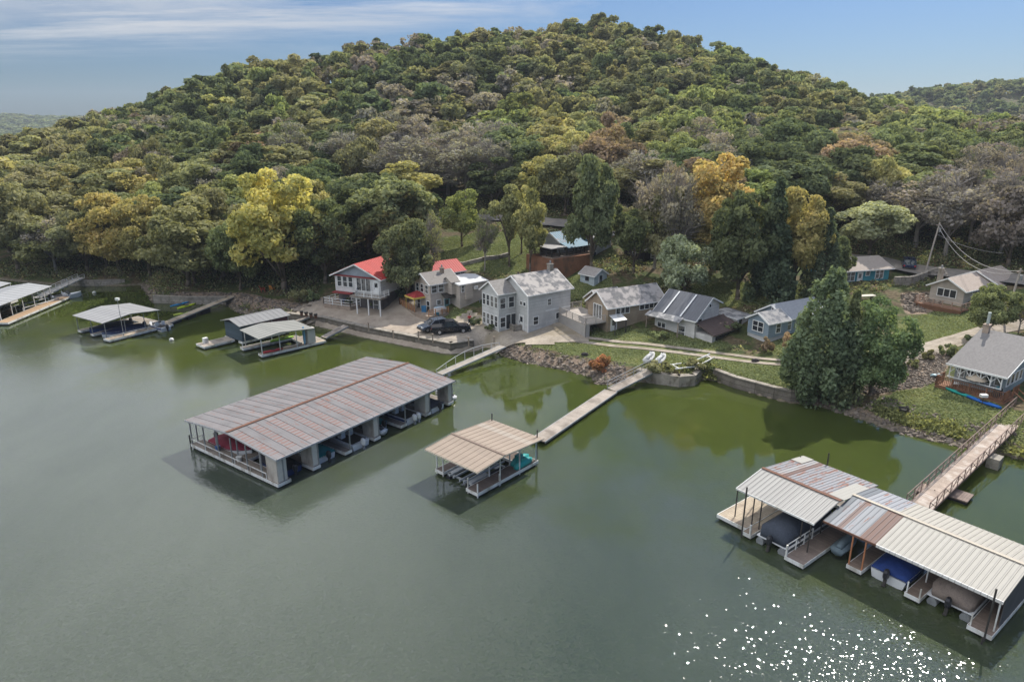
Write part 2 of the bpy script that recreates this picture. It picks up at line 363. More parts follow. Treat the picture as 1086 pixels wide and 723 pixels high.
# ------------------------------------------------------------ water
def build_water():
    xs = axis(-130, 110, 5, -6000, 6000, 1.4); ys = axis(0, 150, 5, -600, 8000, 1.4)
    X, Y = np.meshgrid(xs, ys); d, _ = shore_d(X, Y); ny, nx = X.shape
    me = bpy.data.meshes.new('water'); idx = np.arange(ny*nx).reshape(ny, nx)
    me.from_pydata(np.stack([X,Y,0*X],-1).reshape(-1,3).tolist(), [], np.stack([idx[:-1,:-1], idx[:-1,1:], idx[1:,1:], idx[1:,:-1]], -1).reshape(-1,4).tolist())
    at = me.attributes.new('hill_reflect', 'FLOAT', 'POINT'); at.data.foreach_set('value', np.clip(1+d/42, 0, 1).astype(np.float32).ravel())
    m, nt, b = nodes('lake_water'); pos = geopos(nt)
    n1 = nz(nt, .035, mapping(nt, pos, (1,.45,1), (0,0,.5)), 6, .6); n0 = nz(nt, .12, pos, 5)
    av = nt.nodes.new('ShaderNodeAttribute'); av.attribute_name = 'hill_reflect'
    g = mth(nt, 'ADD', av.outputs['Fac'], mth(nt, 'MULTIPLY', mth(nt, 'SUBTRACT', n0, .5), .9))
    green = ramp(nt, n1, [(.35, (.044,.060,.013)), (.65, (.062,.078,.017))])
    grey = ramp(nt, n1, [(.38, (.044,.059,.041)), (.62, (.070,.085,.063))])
    lk(nt, mix(nt, ramp(nt, g, [(.22, (0,0,0)), (.62, (1,1,1))]), grey, green), b.inputs['Base Color'])  # hill's green reflection near shore and sky's grey offshore, painted into the body colour
    b.inputs['Roughness'].default_value = .045; b.inputs['IOR'].default_value = 1.46
    # wind lanes: glassy bays and rippled open water
    n2 = nz(nt, .05, mapping(nt, pos, (1,.6,1), (0,0,.5)), 4)
    lane = ramp(nt, mth(nt, 'ADD', mth(nt, 'MULTIPLY', av.outputs['Fac'], -.55), n2), [(.12, (.05,.05,.05)), (.42, (1,1,1))])
    w1 = nz(nt, 2.6, mapping(nt, pos, (1,1.5,1), (0,0,.6)), 2, .5)
    w2 = nz(nt, .5, pos, 3)
    h = mth(nt, 'ADD', w1, mth(nt, 'MULTIPLY', w2, .35))
    bp = bump(nt, h, 1.0, .020, b)
    lk(nt, lane, bp.inputs['Strength'])
    # capillary facets: small flat cells tilted at random, strongest where the wind ruffles the lake
    vo = nt.nodes.new('ShaderNodeTexVoronoi'); vo.inputs['Scale'].default_value = 8.5; vo.inputs['Randomness'].default_value = 1.0; lk(nt, mapping(nt, pos, (1,1,0)), vo.inputs['Vector'])
    vm = nt.nodes.new('ShaderNodeVectorMath'); vm.operation = 'SUBTRACT'; lk(nt, vo.outputs['Color'], vm.inputs[0]); vm.inputs[1].default_value = (.5,.5,.5)
    v2 = nt.nodes.new('ShaderNodeVectorMath'); v2.operation = 'MULTIPLY'; lk(nt, vm.outputs[0], v2.inputs[0]); v2.inputs[1].default_value = (.23,.23,0)
    vl = nt.nodes.new('ShaderNodeVectorMath'); vl.operation = 'LENGTH'; lk(nt, v2.outputs[0], vl.inputs[0])
    vq = nt.nodes.new('ShaderNodeVectorMath'); vq.operation = 'SCALE'; lk(nt, v2.outputs[0], vq.inputs[0]); lk(nt, mth(nt, 'MULTIPLY', vl.outputs['Value'], 7.0), vq.inputs[3])
    v3 = nt.nodes.new('ShaderNodeVectorMath'); v3.operation = 'SCALE'; lk(nt, vq.outputs[0], v3.inputs[0]); spw = nt.nodes.new('ShaderNodeSeparateXYZ'); lk(nt, pos, spw.inputs[0]); lk(nt, mth(nt, 'MULTIPLY', lane, ramp(nt, mth(nt, 'MULTIPLY', spw.outputs[1], 1/100), [(.36, (1,1,1)), (.62, (.12,.12,.12))])), v3.inputs[3])
    v4 = nt.nodes.new('ShaderNodeVectorMath'); v4.operation = 'ADD'; lk(nt, v3.outputs[0], v4.inputs[0]); lk(nt, bp.outputs['Normal'], v4.inputs[1])
    v5 = nt.nodes.new('ShaderNodeVectorMath'); v5.operation = 'NORMALIZE'; lk(nt, v4.outputs[0], v5.inputs[0]); lk(nt, v5.outputs[0], b.inputs['Normal'])
    b.inputs['Subsurface Weight'].default_value = 1.0; b.inputs['Subsurface Radius'].default_value = (1.0,1.2,.6); b.inputs['Subsurface Scale'].default_value = .35
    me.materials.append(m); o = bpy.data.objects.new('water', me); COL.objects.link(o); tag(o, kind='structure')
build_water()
# ------------------------------------------------------------ trees
def leaf_material(name, attr_type):
    m, nt, b = nodes(name); nt.nodes.remove(b)
    out = nt.nodes['Material Output']
    a = nt.nodes.new('ShaderNodeAttribute'); a.attribute_type = attr_type; a.attribute_name = 'tint'
    v = nt.nodes.new('ShaderNodeAttribute'); v.attribute_type = 'GEOMETRY'; v.attribute_name = 'leafvar'
    hs = nt.nodes.new('ShaderNodeHueSaturation')
    lk(nt, a.outputs['Color'], hs.inputs['Color'])
    lk(nt, mth(nt, 'MULTIPLY_ADD', v.outputs['Fac'], 1.15, .50), hs.inputs['Value'])
    lk(nt, mth(nt, 'MULTIPLY_ADD', v.outputs['Fac'], -.035, .517), hs.inputs['Hue']); hs.inputs['Saturation'].default_value = .84
    d = nt.nodes.new('ShaderNodeBsdfDiffuse'); t = nt.nodes.new('ShaderNodeBsdfTranslucent'); mx = nt.nodes.new('ShaderNodeMixShader')
    lk(nt, hs.outputs[0], d.inputs[0])
    g2 = mix(nt, 1.0, hs.outputs[0], (1.25, 1.2, .7), 'MULTIPLY'); lk(nt, g2, t.inputs[0])
    mx.inputs[0].default_value = .38
    lk(nt, d.outputs[0], mx.inputs[1]); lk(nt, t.outputs[0], mx.inputs[2]); lk(nt, mx.outputs[0], out.inputs[0])
    return m
LEAF_O = leaf_material('leaves', 'OBJECT'); LEAF_G = leaf_material('forest_leaves', 'GEOMETRY')
BARK = M('bark', (.16,.13,.10), .95, .35, 2.5, stripe=None)

def rdir(n):
    v = RNG.normal(size=(n,3)); return v/np.linalg.norm(v, axis=1)[:,None]
def leaf_quads(c, nrm, size, aspect=1.4, var=None):
    """oriented leaf quads; returns verts (n*4,3) and per-leaf var"""
    n = len(c)
    r = rdir(n); a = np.cross(nrm, r); a /= np.linalg.norm(a, axis=1)[:,None]+1e-9; b = np.cross(nrm, a)
    s = (size*RNG.uniform(.6, 1.35, n))[:,None]
    a = a*s*.5*aspect; b = b*s*.5
    return np.stack([c-a, c-b*.9, c+a, c+b*.9], 1).reshape(-1, 3), (RNG.random(n) if var is None else var)
def crown_leaves(n, rx, rz, nc, leaf, kind='round'):
    """leaf clumps spread through a crown centred at the origin. kinds: round, tall, cone, sparse"""
    cs = []; rr = []
    while len(cs) < nc:
        p = RNG.uniform(-1, 1, 3); q = np.linalg.norm(p)
        if q > 1 or q < .25: continue
        if kind in ('cone', 'feather'):
            h = RNG.random()**(1.25 if kind == 'cone' else .95); rad_ = (1-h)*.95+.05 if kind == 'cone' else (1-h)**.42*.95*(.55+.45*min(1,h*4)); an = RNG.uniform(0, 6.28); k = RNG.uniform(.45, 1)*rad_
            p = np.array([math.cos(an)*k, math.sin(an)*k, h*2-1]); cs.append(p*[.85,.85,.93]); rr.append((.15+.17*(1-h))*RNG.uniform(.8,1.3)); continue
        if p[2] < -.65: continue
        cs.append(p*[.78,.78,.78]); rr.append(RNG.uniform(.14, .36)*(1.0 if kind != 'sparse' else .8)*(26/nc)**.15)
    cs = np.array(cs)*[rx,rx,rz]; rr = np.array(rr)*min(rx, rz*1.1)
    pk = RNG.choice(nc, n, p=rr**2/np.sum(rr**2))
    d = rdir(n); d[:,2] += .25
    out = cs[pk]/[rx,rx,rz]; d += out*.8; d /= np.linalg.norm(d, axis=1)[:,None]
    sq = np.array([1,1,.8]) if kind not in ('cone','feather') else np.array([.8,.8,1.5])
    c = cs[pk]+d*rr[pk][:,None]*RNG.uniform(.62, 1.08, n)[:,None]*sq
    nrm = d*.8+rdir(n)*.75; nrm /= np.linalg.norm(nrm, axis=1)[:,None]
    cv = RNG.random(nc)
    v, var = leaf_quads(c, nrm, leaf, 1.5, np.clip(cv[pk]*.42+RNG.random(n)*.58, 0, 1))
    return v, var, cs
def mesh_quads(name, v, var, mat, tint=None, extra=None):
    me = bpy.data.meshes.new(name); n = len(v)//4
    if extra: me_v = np.concatenate([v, extra[0]]); 
    else: me_v = v
    nv = len(me_v); nq = n+(len(extra[1]) if extra else 0)
    loops = np.arange(n*4)
    if extra: loops = np.concatenate([loops, (np.array(extra[1])+n*4).ravel()])
    me.vertices.add(nv); me.loops.add(nq*4); me.polygons.add(nq)
    me.vertices.foreach_set('co', me_v.astype(np.float32).ravel())
    me.loops.foreach_set('vertex_index', loops.astype(np.int32))
    me.polygons.foreach_set('loop_start', np.arange(nq, dtype=np.int32)*4)
    a = me.attributes.new('leafvar', 'FLOAT', 'FACE')
    a.data.foreach_set('value', np.concatenate([var, np.full(nq-n, .5)]).astype(np.float32))
    if tint is not None:
        t = me.attributes.new('tint', 'FLOAT_COLOR', 'FACE')
        t.data.foreach_set('color', np.concatenate([tint, np.ones((nq,1))], 1).astype(np.float32).ravel())
    me.materials.append(mat); me.update(calc_edges=True); me.validate()
    return me
def make_template(kind, n, rx, rz, nc, leaf, trunk_h, r0, twigs=0):
    """tree template: trunk mesh (with limbs) + crown mesh, crown centre at trunk_h+rz*.75"""
    v, var, cs = crown_leaves(n, rx, rz, nc, leaf, kind)
    zc = trunk_h+rz*.8
    v = v+[0,0,zc]; cs = cs+[0,0,zc]
    if twigs:
        k = RNG.choice(len(cs), twigs); base = cs[k]*[.5,.5,1]-[0,0,rz*.25]; tip = cs[k]+rdir(twigs)*rx*.33
        tip[:,2] = np.maximum(tip[:,2], base[:,2])
        dd = tip-base; side = np.cross(dd, rdir(twigs)); side /= np.linalg.norm(side, axis=1)[:,None]+1e-9
        tv = np.stack([base-side*.035, base+side*.035, tip+side*.012, tip-side*.012], 1).reshape(-1,3)
    mb = MB()
    top = (RNG.uniform(-.3,.3)*1.0, RNG.uniform(-.3,.3), zc+(rz*.2 if kind != 'cone' else rz*.8))
    mid = (top[0]*.3+.1, top[1]*.3, trunk_h*.6)
    mb.path([(0,0,-.6), (0,0,.25), mid, top], [r0*1.5, r0*1.05, r0*.8, r0*.22], 7)
    order = np.argsort(-np.linalg.norm(cs[:,:2], axis=1))[:9 if kind not in ('cone','feather') else 0]
    for i in order:
        h = RNG.uniform(.55, 1.0)*trunk_h+RNG.uniform(0, rz*.3); c = cs[i]
        a = (mid[0]*.9, mid[1]*.9, h); m_ = (c[0]*.5, c[1]*.5, h+(c[2]-h)*.62)
        mb.path([a, m_, tuple(c)], [r0*.42, r0*.28, r0*.08], 5)
    tm = bpy.data.meshes.new('trunk'); tm.from_pydata(mb.v, [], mb.f); tm.materials.append(BARK)
    tm.polygons.foreach_set('use_smooth', [True]*len(tm.polygons)); tm.update()
    if twigs:
        n2 = len(tm.vertices)
        tv2 = mb.v+[tuple(p) for p in tv]; tf = mb.f+[tuple(range(n2+4*i, n2+4*i+4)) for i in range(twigs)]
        tm = bpy.data.meshes.new('trunk'); tm.from_pydata(tv2, [], tf); tm.materials.append(M('pale_bark', (.30,.27,.24), .95, .3, 2))
    cm_ = mesh_quads('crown', v, var, LEAF_O)
    return dict(trunk=tm, crown=cm_, rx=rx, h=zc+rz, v=v, var=var)
# nominal crown radius 5 m, height about 12 m
TPL = {'round': [make_template('round', 7500, 5, 5.2, 42, .34, 1.9, .26) for _ in range(5)],
       'tall': [make_template('round', 6000, 4, 5.8, 36, .34, 3.0, .24) for _ in range(3)],
       'sparse': [make_template('sparse', 1900, 4.6, 4.8, 30, .27, 3.6, .22, 1100) for _ in range(3)],
       'cone': [make_template('cone', 9000, 3.6, 6.6, 80, .32, 1.2, .24) for _ in range(3)],
       'fluffy': [make_template('round', 14000, 5, 5.9, 62, .30, 1.7, .3) for _ in range(3)],
       'feather': [make_template('feather', 15000, 4.4, 6.6, 90, .28, .6, .3) for _ in range(2)],
       'bushy': [make_template('round', 16000, 5, 7.0, 95, .28, .1, .3) for _ in range(2)],
       'shrub': [make_template('round', 900, 1.3, 1.0, 9, .28, .15, .06) for _ in range(3)]}
TINT = dict(green=(.20,.24,.105), dark=(.135,.175,.08), olive=(.28,.28,.125), yellow=(.39,.37,.13), lime=(.29,.34,.11), grey=(.31,.285,.23),
            rust=(.32,.24,.15), orange=(.42,.32,.14), cedar=(.12,.16,.085), pale=(.33,.37,.22), mauve=(.27,.23,.195))
WORDS = dict(green='mid green', dark='dark green', olive='olive green', yellow='yellow-leaved', lime='bright yellow-green', grey='grey half-bare', rust='rust brown',
             orange='orange and gold', cedar='dark evergreen', pale='pale silvery green', mauve='purplish brown')
def jit(c, a=.12):
    k = random.uniform(1-a, 1+a); return [c[0]*k*random.uniform(.93,1.07), c[1]*k, c[2]*k*random.uniform(.9,1.1)]
def tree(x, y, z, kind, tint, rx, h, label, name='broadleaf_tree', cat='tree', group=None, var=None, tv=None):
    tp = random.choice(TPL[kind]) if var is None else TPL[kind][var % len(TPL[kind])]
    root = thing(name, label, cat, (x,y,z), random.uniform(0,6.28), group)
    root.scale = (rx/tp['rx'], rx/tp['rx'], h/tp['h'])
    for nm in ('trunk', 'crown'):
        o = bpy.data.objects.new(nm, tp[nm]); COL.objects.link(o); o.parent = root
        if nm == 'crown': o['tint'] = list(tv) if tv else jit(TINT[tint], .16)
    return root

ROAD = [(-200,158),(0,158),(150,158),(300,153),(400,151),(500,147),(560,142),(620,135),(700,130),(800,125),(880,122),(950,118),(1030,110),(1086,103),(1200,93),(1500,80)]
ROADW = [ground_at(a, t) for a, t in ROAD]
def road_off(X, Y):
    best = np.full(X.shape, 1e9); sgn = np.ones(X.shape)
    for a, b in zip(ROADW[:-1], ROADW[1:]):
        dx, dy = b[0]-a[0], b[1]-a[1]; k = np.clip(((X-a[0])*dx+(Y-a[1])*dy)/(dx*dx+dy*dy), 0, 1)
        d = np.hypot(X-a[0]-k*dx, Y-a[1]-k*dy); m = d < best
        best = np.where(m, d, best); sgn = np.where(m, np.sign(dx*(Y-a[1])-dy*(X-a[0])), sgn)
    return best*sgn

# colour patches of the wood, read off the photograph (centre, radius, kind)
PATCH = [(470,130,55,'grey',.6),(420,140,40,'mauve',.5),(510,165,35,'grey',.6),(590,140,28,'yellow',.9),(530,120,25,'lime',.7),(640,150,25,'rust',.5),(735,130,38,'lime',.7),
 (720,195,24,'rust',.3),(900,150,26,'rust',.35),(955,165,30,'orange',.10),(885,175,30,'rust',.35),(1030,240,70,'mauve',.7),(1060,170,40,'mauve',.4),(960,240,50,'mauve',.5),(975,120,25,'lime',.6),
 (1010,120,30,'lime',.5),(60,200,70,'olive',.8),(20,200,60,'yellow',.5),(130,225,55,'yellow',.65),(90,180,50,'yellow',.4),(60,245,35,'grey',.6),(135,185,22,'mauve',.8),(40,160,40,'olive',.6),(180,210,50,'olive',.6),
 (300,120,60,'olive',.5),(220,120,60,'green',.6),(430,90,40,'dark',.6),(350,120,40,'green',.6),(320,105,25,'lime',.5),(270,150,18,'rust',.6),(600,60,60,'olive',.5),(700,90,50,'olive',.6),(660,75,25,'dark',.5),
 (830,160,40,'dark',.5),(1000,170,60,'green',.5),(560,60,40,'grey',.4),(400,60,35,'mauve',.5),(850,120,40,'olive',.5),(800,110,30,'grey',.4),(660,200,25,'green',.8),(560,200,30,'yellow',.5)]
def pick(px, py):
    for x, y, r, k, p in PATCH:
        if (px-x)**2+(py-y)**2 < r*r and random.random() < p: return k
    return random.choices(['green','dark','olive','grey','lime','mauve','rust','yellow'], [34,19,25,11,6,3,1,3])[0]

def forest():
    cell = 8.0; pts = []; grid = {}
    tries = 0
    # jittered hexagon-ish scatter over the wedge in view
    for t in np.arange(100, 430, cell*.87):
        for u in np.arange(-.80, .84, cell/t):
            tt = t+random.uniform(-2,2); uu = u+random.uniform(-.42,.42)*cell/t
            x = uu*tt; y = tt*.985
            pts.append((x, y))
    P_ = np.array(pts); d, _ = shore_d(P_[:,0], P_[:,1]); ro = road_off(P_[:,0], P_[:,1])
    res = []
    for (x, y), dd, r in zip(pts, d, ro):
        if dd < 3.5: continue
        z = gz(x, y); px, py, t = PX(x, y, z)
        if px < -70 or px > 1160: continue
        wood = r > 6.5 or (px < 330 and dd > 4 and abs(r) > 3.5)
        if px > 1200: wood = r > 7
        if px < 330 and px > 225 and r < 0 and y < 122: wood = False
        if 330 <= px < 455 and -24 < r < -4: wood = True
        if not wood: continue
        res.append((t, x, y, z, px, py))
    res.sort()
    # keep trees that rise above what stands in front of them
    hor = np.full(700, -9.0); keep = []
    for t, x, y, z, px, py in res:
        h = random.uniform(11.5, 17.5); rx = random.uniform(5.6, 10.2)
        if t > 180: h *= .91; rx *= .84
        top = (z+h-30)/t; b0 = int((px+100)/2); wv = int(rx*.7*724/t/2)
        b0 = min(max(b0, 0), 699)
        sl = slice(max(0, b0-wv), b0+wv+1)
        if (z+h*.9-30)/t < hor[sl].min()-.002: continue
        hor[sl] = np.maximum(hor[sl], (z+h*.60-30)/t)
        kd = pick(px, PX(x, y, z+h*.75)[1])
        keep.append((t, x, y, z, px, kd, h, rx))
    return keep
KEEP = forest()
def zone_name(px, t, r=0):
    if px < 250: return 'in the woods behind the docks at the far left'
    if px < 470: return 'in the woods around the red-roofed house'
    if px < 700: return 'in the woods above the road and the blue-roofed house'
    if px < 900: return 'in the woods behind the dark sheds and teal house'
    return 'in the woods above the road at the right'
NEAR = KEEP[:240]; FAR = KEEP[240:]
def plant_near():
    for t, x, y, z, px, kd, h, rx in NEAR:
        form = 'sparse' if kd in ('grey','mauve') and random.random() < .75 else random.choice(['round','round','tall','fluffy'] if t < 135 else ['round','round','tall'])
        if kd == 'cedar': form = 'cone'
        zn = zone_name(px, t)
        lab = '%s tree %s' % (WORDS[kd], zn)
        tree(x, y, z, form, kd, rx, h, lab, name='forest_tree', group='%s trees %s' % (WORDS[kd], zn))
plant_near()
def plant_far():
    lods = []
    for kind, n, rx, rz, nc, leaf in (('round', 1600, 5, 4.9, 20, .62),)*4+(('round', 1450, 4, 5.6, 20, .60),)*2+(('sparse', 620, 4.8, 4.6, 22, .5),)*2:
        v, var, cs = crown_leaves(n, rx, rz, nc, leaf, kind)
        lods.append((v+[0,0,2.8+rz*.8], var, rx, 2.8+rz*1.8))
    V = []; A = []; C = []; tq = []; tc = []
    def put(x, y, z, h, rx, kd, k, sub=1.0):
        v, var, r0, h0 = lods[k]
        if sub < 1:
            m = int(len(var)*sub); sel = RNG.permutation(len(var))[:m]
            v = v.reshape(-1,4,3)[sel]; ctr = v.mean(1, keepdims=True); v = (ctr+(v-ctr)*(1/sub)**.5).reshape(-1,3); var = var[sel]
        a = random.uniform(0, 6.28); ca, sa = math.cos(a), math.sin(a)
        p = v*[rx/r0*random.uniform(.8,1.2), rx/r0*random.uniform(.8,1.2), h/h0]; p[:,0] += p[:,2]*random.uniform(-.12,.12); p = np.stack([p[:,0]*ca-p[:,1]*sa+x, p[:,0]*sa+p[:,1]*ca+y, p[:,2]+z], 1)
        V.append(p); A.append(var); c = jit(TINT[kd], .28); C.append(np.tile(c, (len(var),1)))
        n0 = len(tq)*1
        for s in range(3):
            a0, a1 = s*2.09, (s+1)*2.09
            tq.extend([(x+.22*math.cos(a0), y+.22*math.sin(a0), z-.5), (x+.22*math.cos(a1), y+.22*math.sin(a1), z-.5), (x+.12*math.cos(a1), y+.12*math.sin(a1), z+h*.6), (x+.12*math.cos(a0), y+.12*math.sin(a0), z+h*.6)])
            tc.append((.13,.11,.09))
    for t, x, y, z, px, kd, h, rx in FAR:
        k = random.choice([6,7]) if kd in ('grey','mauve') and random.random() < .6 else random.randrange(6)
        put(x, y, z, h, rx, kd, k, 1.0 if t < 230 else .8)
    # the wooded hill seen past the right shoulder
    for _ in range(560):
        px = random.uniform(900, 1180); t = random.uniform(560, 790)
        x = (px-543)/724*t; y = t*1.0; z = gz(x, y)
        if z < 25: continue
        put(x, y, z, random.uniform(10,15), random.uniform(5,8), random.choice(['green','dark','green','olive']), random.randrange(6), .14)
    # wooded ridge on the far left horizon
    for _ in range(2600):
        px = random.uniform(-90, 150); t = random.uniform(1500, 2100) if _ < 1700 else random.uniform(420, 1500)
        x = (px-543)/724*t; y = t; z = gz(x, y)
        if z < 2: continue
        put(x, y, z-2, random.uniform(10,15), random.uniform(9,15)*(.7 if t < 1500 else 1), random.choice(['green','dark']), random.randrange(6), .05)
    V = np.concatenate(V); A = np.concatenate(A); C = np.concatenate(C)
    ex = (np.array(tq), np.arange(len(tq)).reshape(-1,4)); C = np.concatenate([C, np.array(tc)])
    me = mesh_quads('woodland', V, A, LEAF_G, C, ex)
    o = bpy.data.objects.new('woodland', me); COL.objects.link(o)
    tag(o, 'autumn oak wood covering the hill up to the skyline', 'woodland', kind='stuff')
    print('far leaves', len(A), 'near', len(NEAR), 'far', len(FAR))
plant_far()
# ------------------------------------------------------------ shared materials
CONC = M('concrete', (.30,.27,.23), .9, .3, 1.6, dirt=(.15,.13,.10), bmp=.3)
SEAWALL = M('seawall_concrete', (.20,.175,.15), .9, .35, 1.3, dirt=(.13,.115,.09), bmp=.5, stripe=(2,.55,.7))
DECKW = M('grey_deck_boards', (.30,.26,.22), .85, .25, .9, stripe=(0,.16,.55), dirt=(.17,.15,.13))
DECKX = M('grey_walkway_boards', (.38,.33,.28), .85, .25, .9, stripe=(0,.16,.55), dirt=(.2,.17,.14))
DECKN = M('plank_deck', (.44,.37,.28), .85, .25, .9, stripe=(0,.16,.55), dirt=(.24,.19,.15))
REDWOOD = M('stained_wood', (.27,.14,.085), .8, .25, 1.2, stripe=(0,.15,.5))
OLDWOOD = M('weathered_wood', (.30,.24,.19), .9, .3, 1.2)
FLOAT = M('float_black', (.035,.035,.04), .7, .3, 2)
WHITE = M('white_metal', (.72,.72,.70), .55, .12, 1.5, dirt=(.45,.43,.38))
GALV = M('galvanised_post', (.30,.31,.32), .5, .2, 2, metal=.3)
DARKM = M('dark_iron', (.06,.055,.05), .6, .3, 3)
RUSTM = M('rusty_iron', (.16,.085,.06), .8, .3, 3)
TRIM = M('white_trim', (.78,.78,.76), .6, .06, 1)
GLASS = None
def glass():
    m, nt, b = nodes('window_glass'); oi = nt.nodes.new('ShaderNodeObjectInfo')
    q = nz(nt, 1.7, geopos(nt), 2)
    cu = mth(nt, 'MULTIPLY', mth(nt, 'GREATER_THAN', mth(nt, 'ADD', mth(nt, 'MULTIPLY', oi.outputs['Random'], .6), mth(nt, 'MULTIPLY', q, .6)), .62), .8)
    lk(nt, mix(nt, cu, (.03,.035,.042), mix(nt, q, (.10,.10,.095), (.30,.29,.27))), b.inputs['Base Color'])
    b.inputs['Roughness'].default_value = .06; b.inputs['Metallic'].default_value = 0; b.inputs['IOR'].default_value = 1.6
    return m
GLASS = glass()
def shingles(name, c1, c2, patch=None, amt=.5):
    m, nt, b = nodes(name); co = objco(nt)
    n1 = nz(nt, .9, co, 5); n2 = nz(nt, 7, co, 2)
    br = nt.nodes.new('ShaderNodeTexVoronoi'); br.inputs['Scale'].default_value = 3.2; lk(nt, mapping(nt, co, (1,2.2,2.2)), br.inputs['Vector'])
    sp = nt.nodes.new('ShaderNodeSeparateColor'); lk(nt, br.outputs['Color'], sp.inputs[0])
    c = mix(nt, mth(nt, 'ADD', mth(nt, 'MULTIPLY', sp.outputs[0], .6), mth(nt, 'MULTIPLY', n2, .4)), c1, c2)
    if patch: c = mix(nt, ramp(nt, n1, [(.5-amt*.12, (0,0,0)), (.56, (1,1,1))]), c, patch)
    lk(nt, c, b.inputs['Base Color']); b.inputs['Roughness'].default_value = .9; b.inputs['Specular IOR Level'].default_value = .15
    bump(nt, sp.outputs[1], .3, .02, b); return m
def metal_roof(name, base, bands=(), pitch=.3, seam=.35, rust=.0, dash=False, metal=.25, rough=.5):
    base = tuple(x*.58 for x in base); bands = [(a, b_, tuple(x*.62 for x in c_), s_) for a, b_, c_, s_ in bands]; metal = 0; rough = .62
    """ribbed sheet roof. bands: (x0, x1, colour, strength) sheets of another colour along local x"""
    m, nt, b = nodes(name); co = objco(nt); sp = nt.nodes.new('ShaderNodeSeparateXYZ'); lk(nt, co, sp.inputs[0]); X, Y = sp.outputs[0], sp.outputs[1]
    n1 = nz(nt, .7, mapping(nt, co, (1,.35,1)), 5); n2 = nz(nt, 5, mapping(nt, co, (1,.2,1)), 4)
    wn = nt.nodes.new('ShaderNodeTexWhiteNoise'); wn.noise_dimensions = '1D'; lk(nt, mth(nt, 'FLOOR', mth(nt, 'MULTIPLY', X, 1/.92)), wn.inputs['W'])
    c = mix(nt, mth(nt, 'MULTIPLY', wn.outputs['Value'], .35), base, tuple(x*.72 for x in base))
    c = mix(nt, mth(nt, 'MULTIPLY', n2, .4), c, tuple(x*.75 for x in base))
    if rust:
        n3 = nz(nt, 2.2, mapping(nt, co, (1.6,.28,1)), 6, .7)
        c = mix(nt, ramp(nt, n3, [(.60-rust*.2, (0,0,0)), (.64-rust*.12, (1,1,1))]), c, (.20,.085,.055))
    for x0, x1, col, s in bands:
        k = mth(nt, 'MULTIPLY', mth(nt, 'GREATER_THAN', X, x0), mth(nt, 'LESS_THAN', X, x1))
        c = mix(nt, mth(nt, 'MULTIPLY', k, s), c, mix(nt, mth(nt, 'MULTIPLY', n2, .5), col, tuple(x*.6 for x in col)))
    if dash:
        # rows of rust-coloured exposed strips: bands along x, short dashes down the slope
        px_ = mth(nt, 'FRACT', mth(nt, 'MULTIPLY', X, 1/1.83)); py_ = mth(nt, 'FRACT', mth(nt, 'MULTIPLY', Y, 1/.52))
        k = mth(nt, 'MULTIPLY', mth(nt, 'LESS_THAN', px_, .50), mth(nt, 'LESS_THAN', py_, .50))
        k = mth(nt, 'MULTIPLY', k, mth(nt, 'LESS_THAN', Y, 6.1)); k = mth(nt, 'MULTIPLY', k, mth(nt, 'GREATER_THAN', Y, .6))
        k = mth(nt, 'MULTIPLY', k, ramp(nt, nz(nt, .9, co, 5, .7), [(.36, (.15,.15,.15)), (.50, (1,1,1))]))
        c = mix(nt, mth(nt, 'MULTIPLY', ramp(nt, nz(nt, .35, co, 6, .7), [(.48, (0,0,0)), (.62, (1,1,1))]), .45), c, tuple(x*.55 for x in base))
        c = mix(nt, mth(nt, 'MULTIPLY', k, .9), c, (.17,.075,.05))
        px2 = mth(nt, 'LESS_THAN', px_, .5); c = mix(nt, mth(nt, 'MULTIPLY', px2, .22), c, (.28,.245,.24))
    fr = mth(nt, 'FRACT', mth(nt, 'MULTIPLY', X, 1/pitch)); ln = mth(nt, 'LESS_THAN', fr, .16)
    c = mix(nt, mth(nt, 'MULTIPLY', ln, seam), c, tuple(x*.45 for x in base))
    lk(nt, c, b.inputs['Base Color']); b.inputs['Metallic'].default_value = metal; b.inputs['Roughness'].default_value = rough; b.inputs['Specular IOR Level'].default_value = .35
    return m

# ------------------------------------------------------------ transformed builder
class TB(MB):
    """mesh builder whose points are turned by rot and moved by (ox, oy) on build"""
    def __init__(s, ox=0, oy=0, rot=0): super().__init__(); s.t = (ox, oy, math.cos(rot), math.sin(rot))
    def build(s, *a, **k):
        ox, oy, c, sn = s.t
        if (ox, oy, sn) != (0, 0, 0): s.v = [(ox+x*c-y*sn, oy+x*sn+y*c, z) for x, y, z in s.v]
        return super().build(*a, **k)
def rail_run(mb, pts, h=.95, post=.09, rails=(1.0,.12), gap=1.5, bal=0, rw=.06):
    for a, b in zip(pts[:-1], pts[1:]):
        a, b = Vector(a), Vector(b); n = max(1, round((b-a).length/gap))
        for i in range(n+1):
            p = a.lerp(b, i/n); mb.bar(p, p+Vector((0,0,h)), post)
        for r in rails: mb.bar(a+Vector((0,0,h*r)), b+Vector((0,0,h*r)), rw, rw)
        if bal:
            m = int((b-a).length/bal)
            for i in range(1, m):
                p = a.lerp(b, i/m); mb.bar(p+Vector((0,0,.08)), p+Vector((0,0,h)), .04)
    return mb
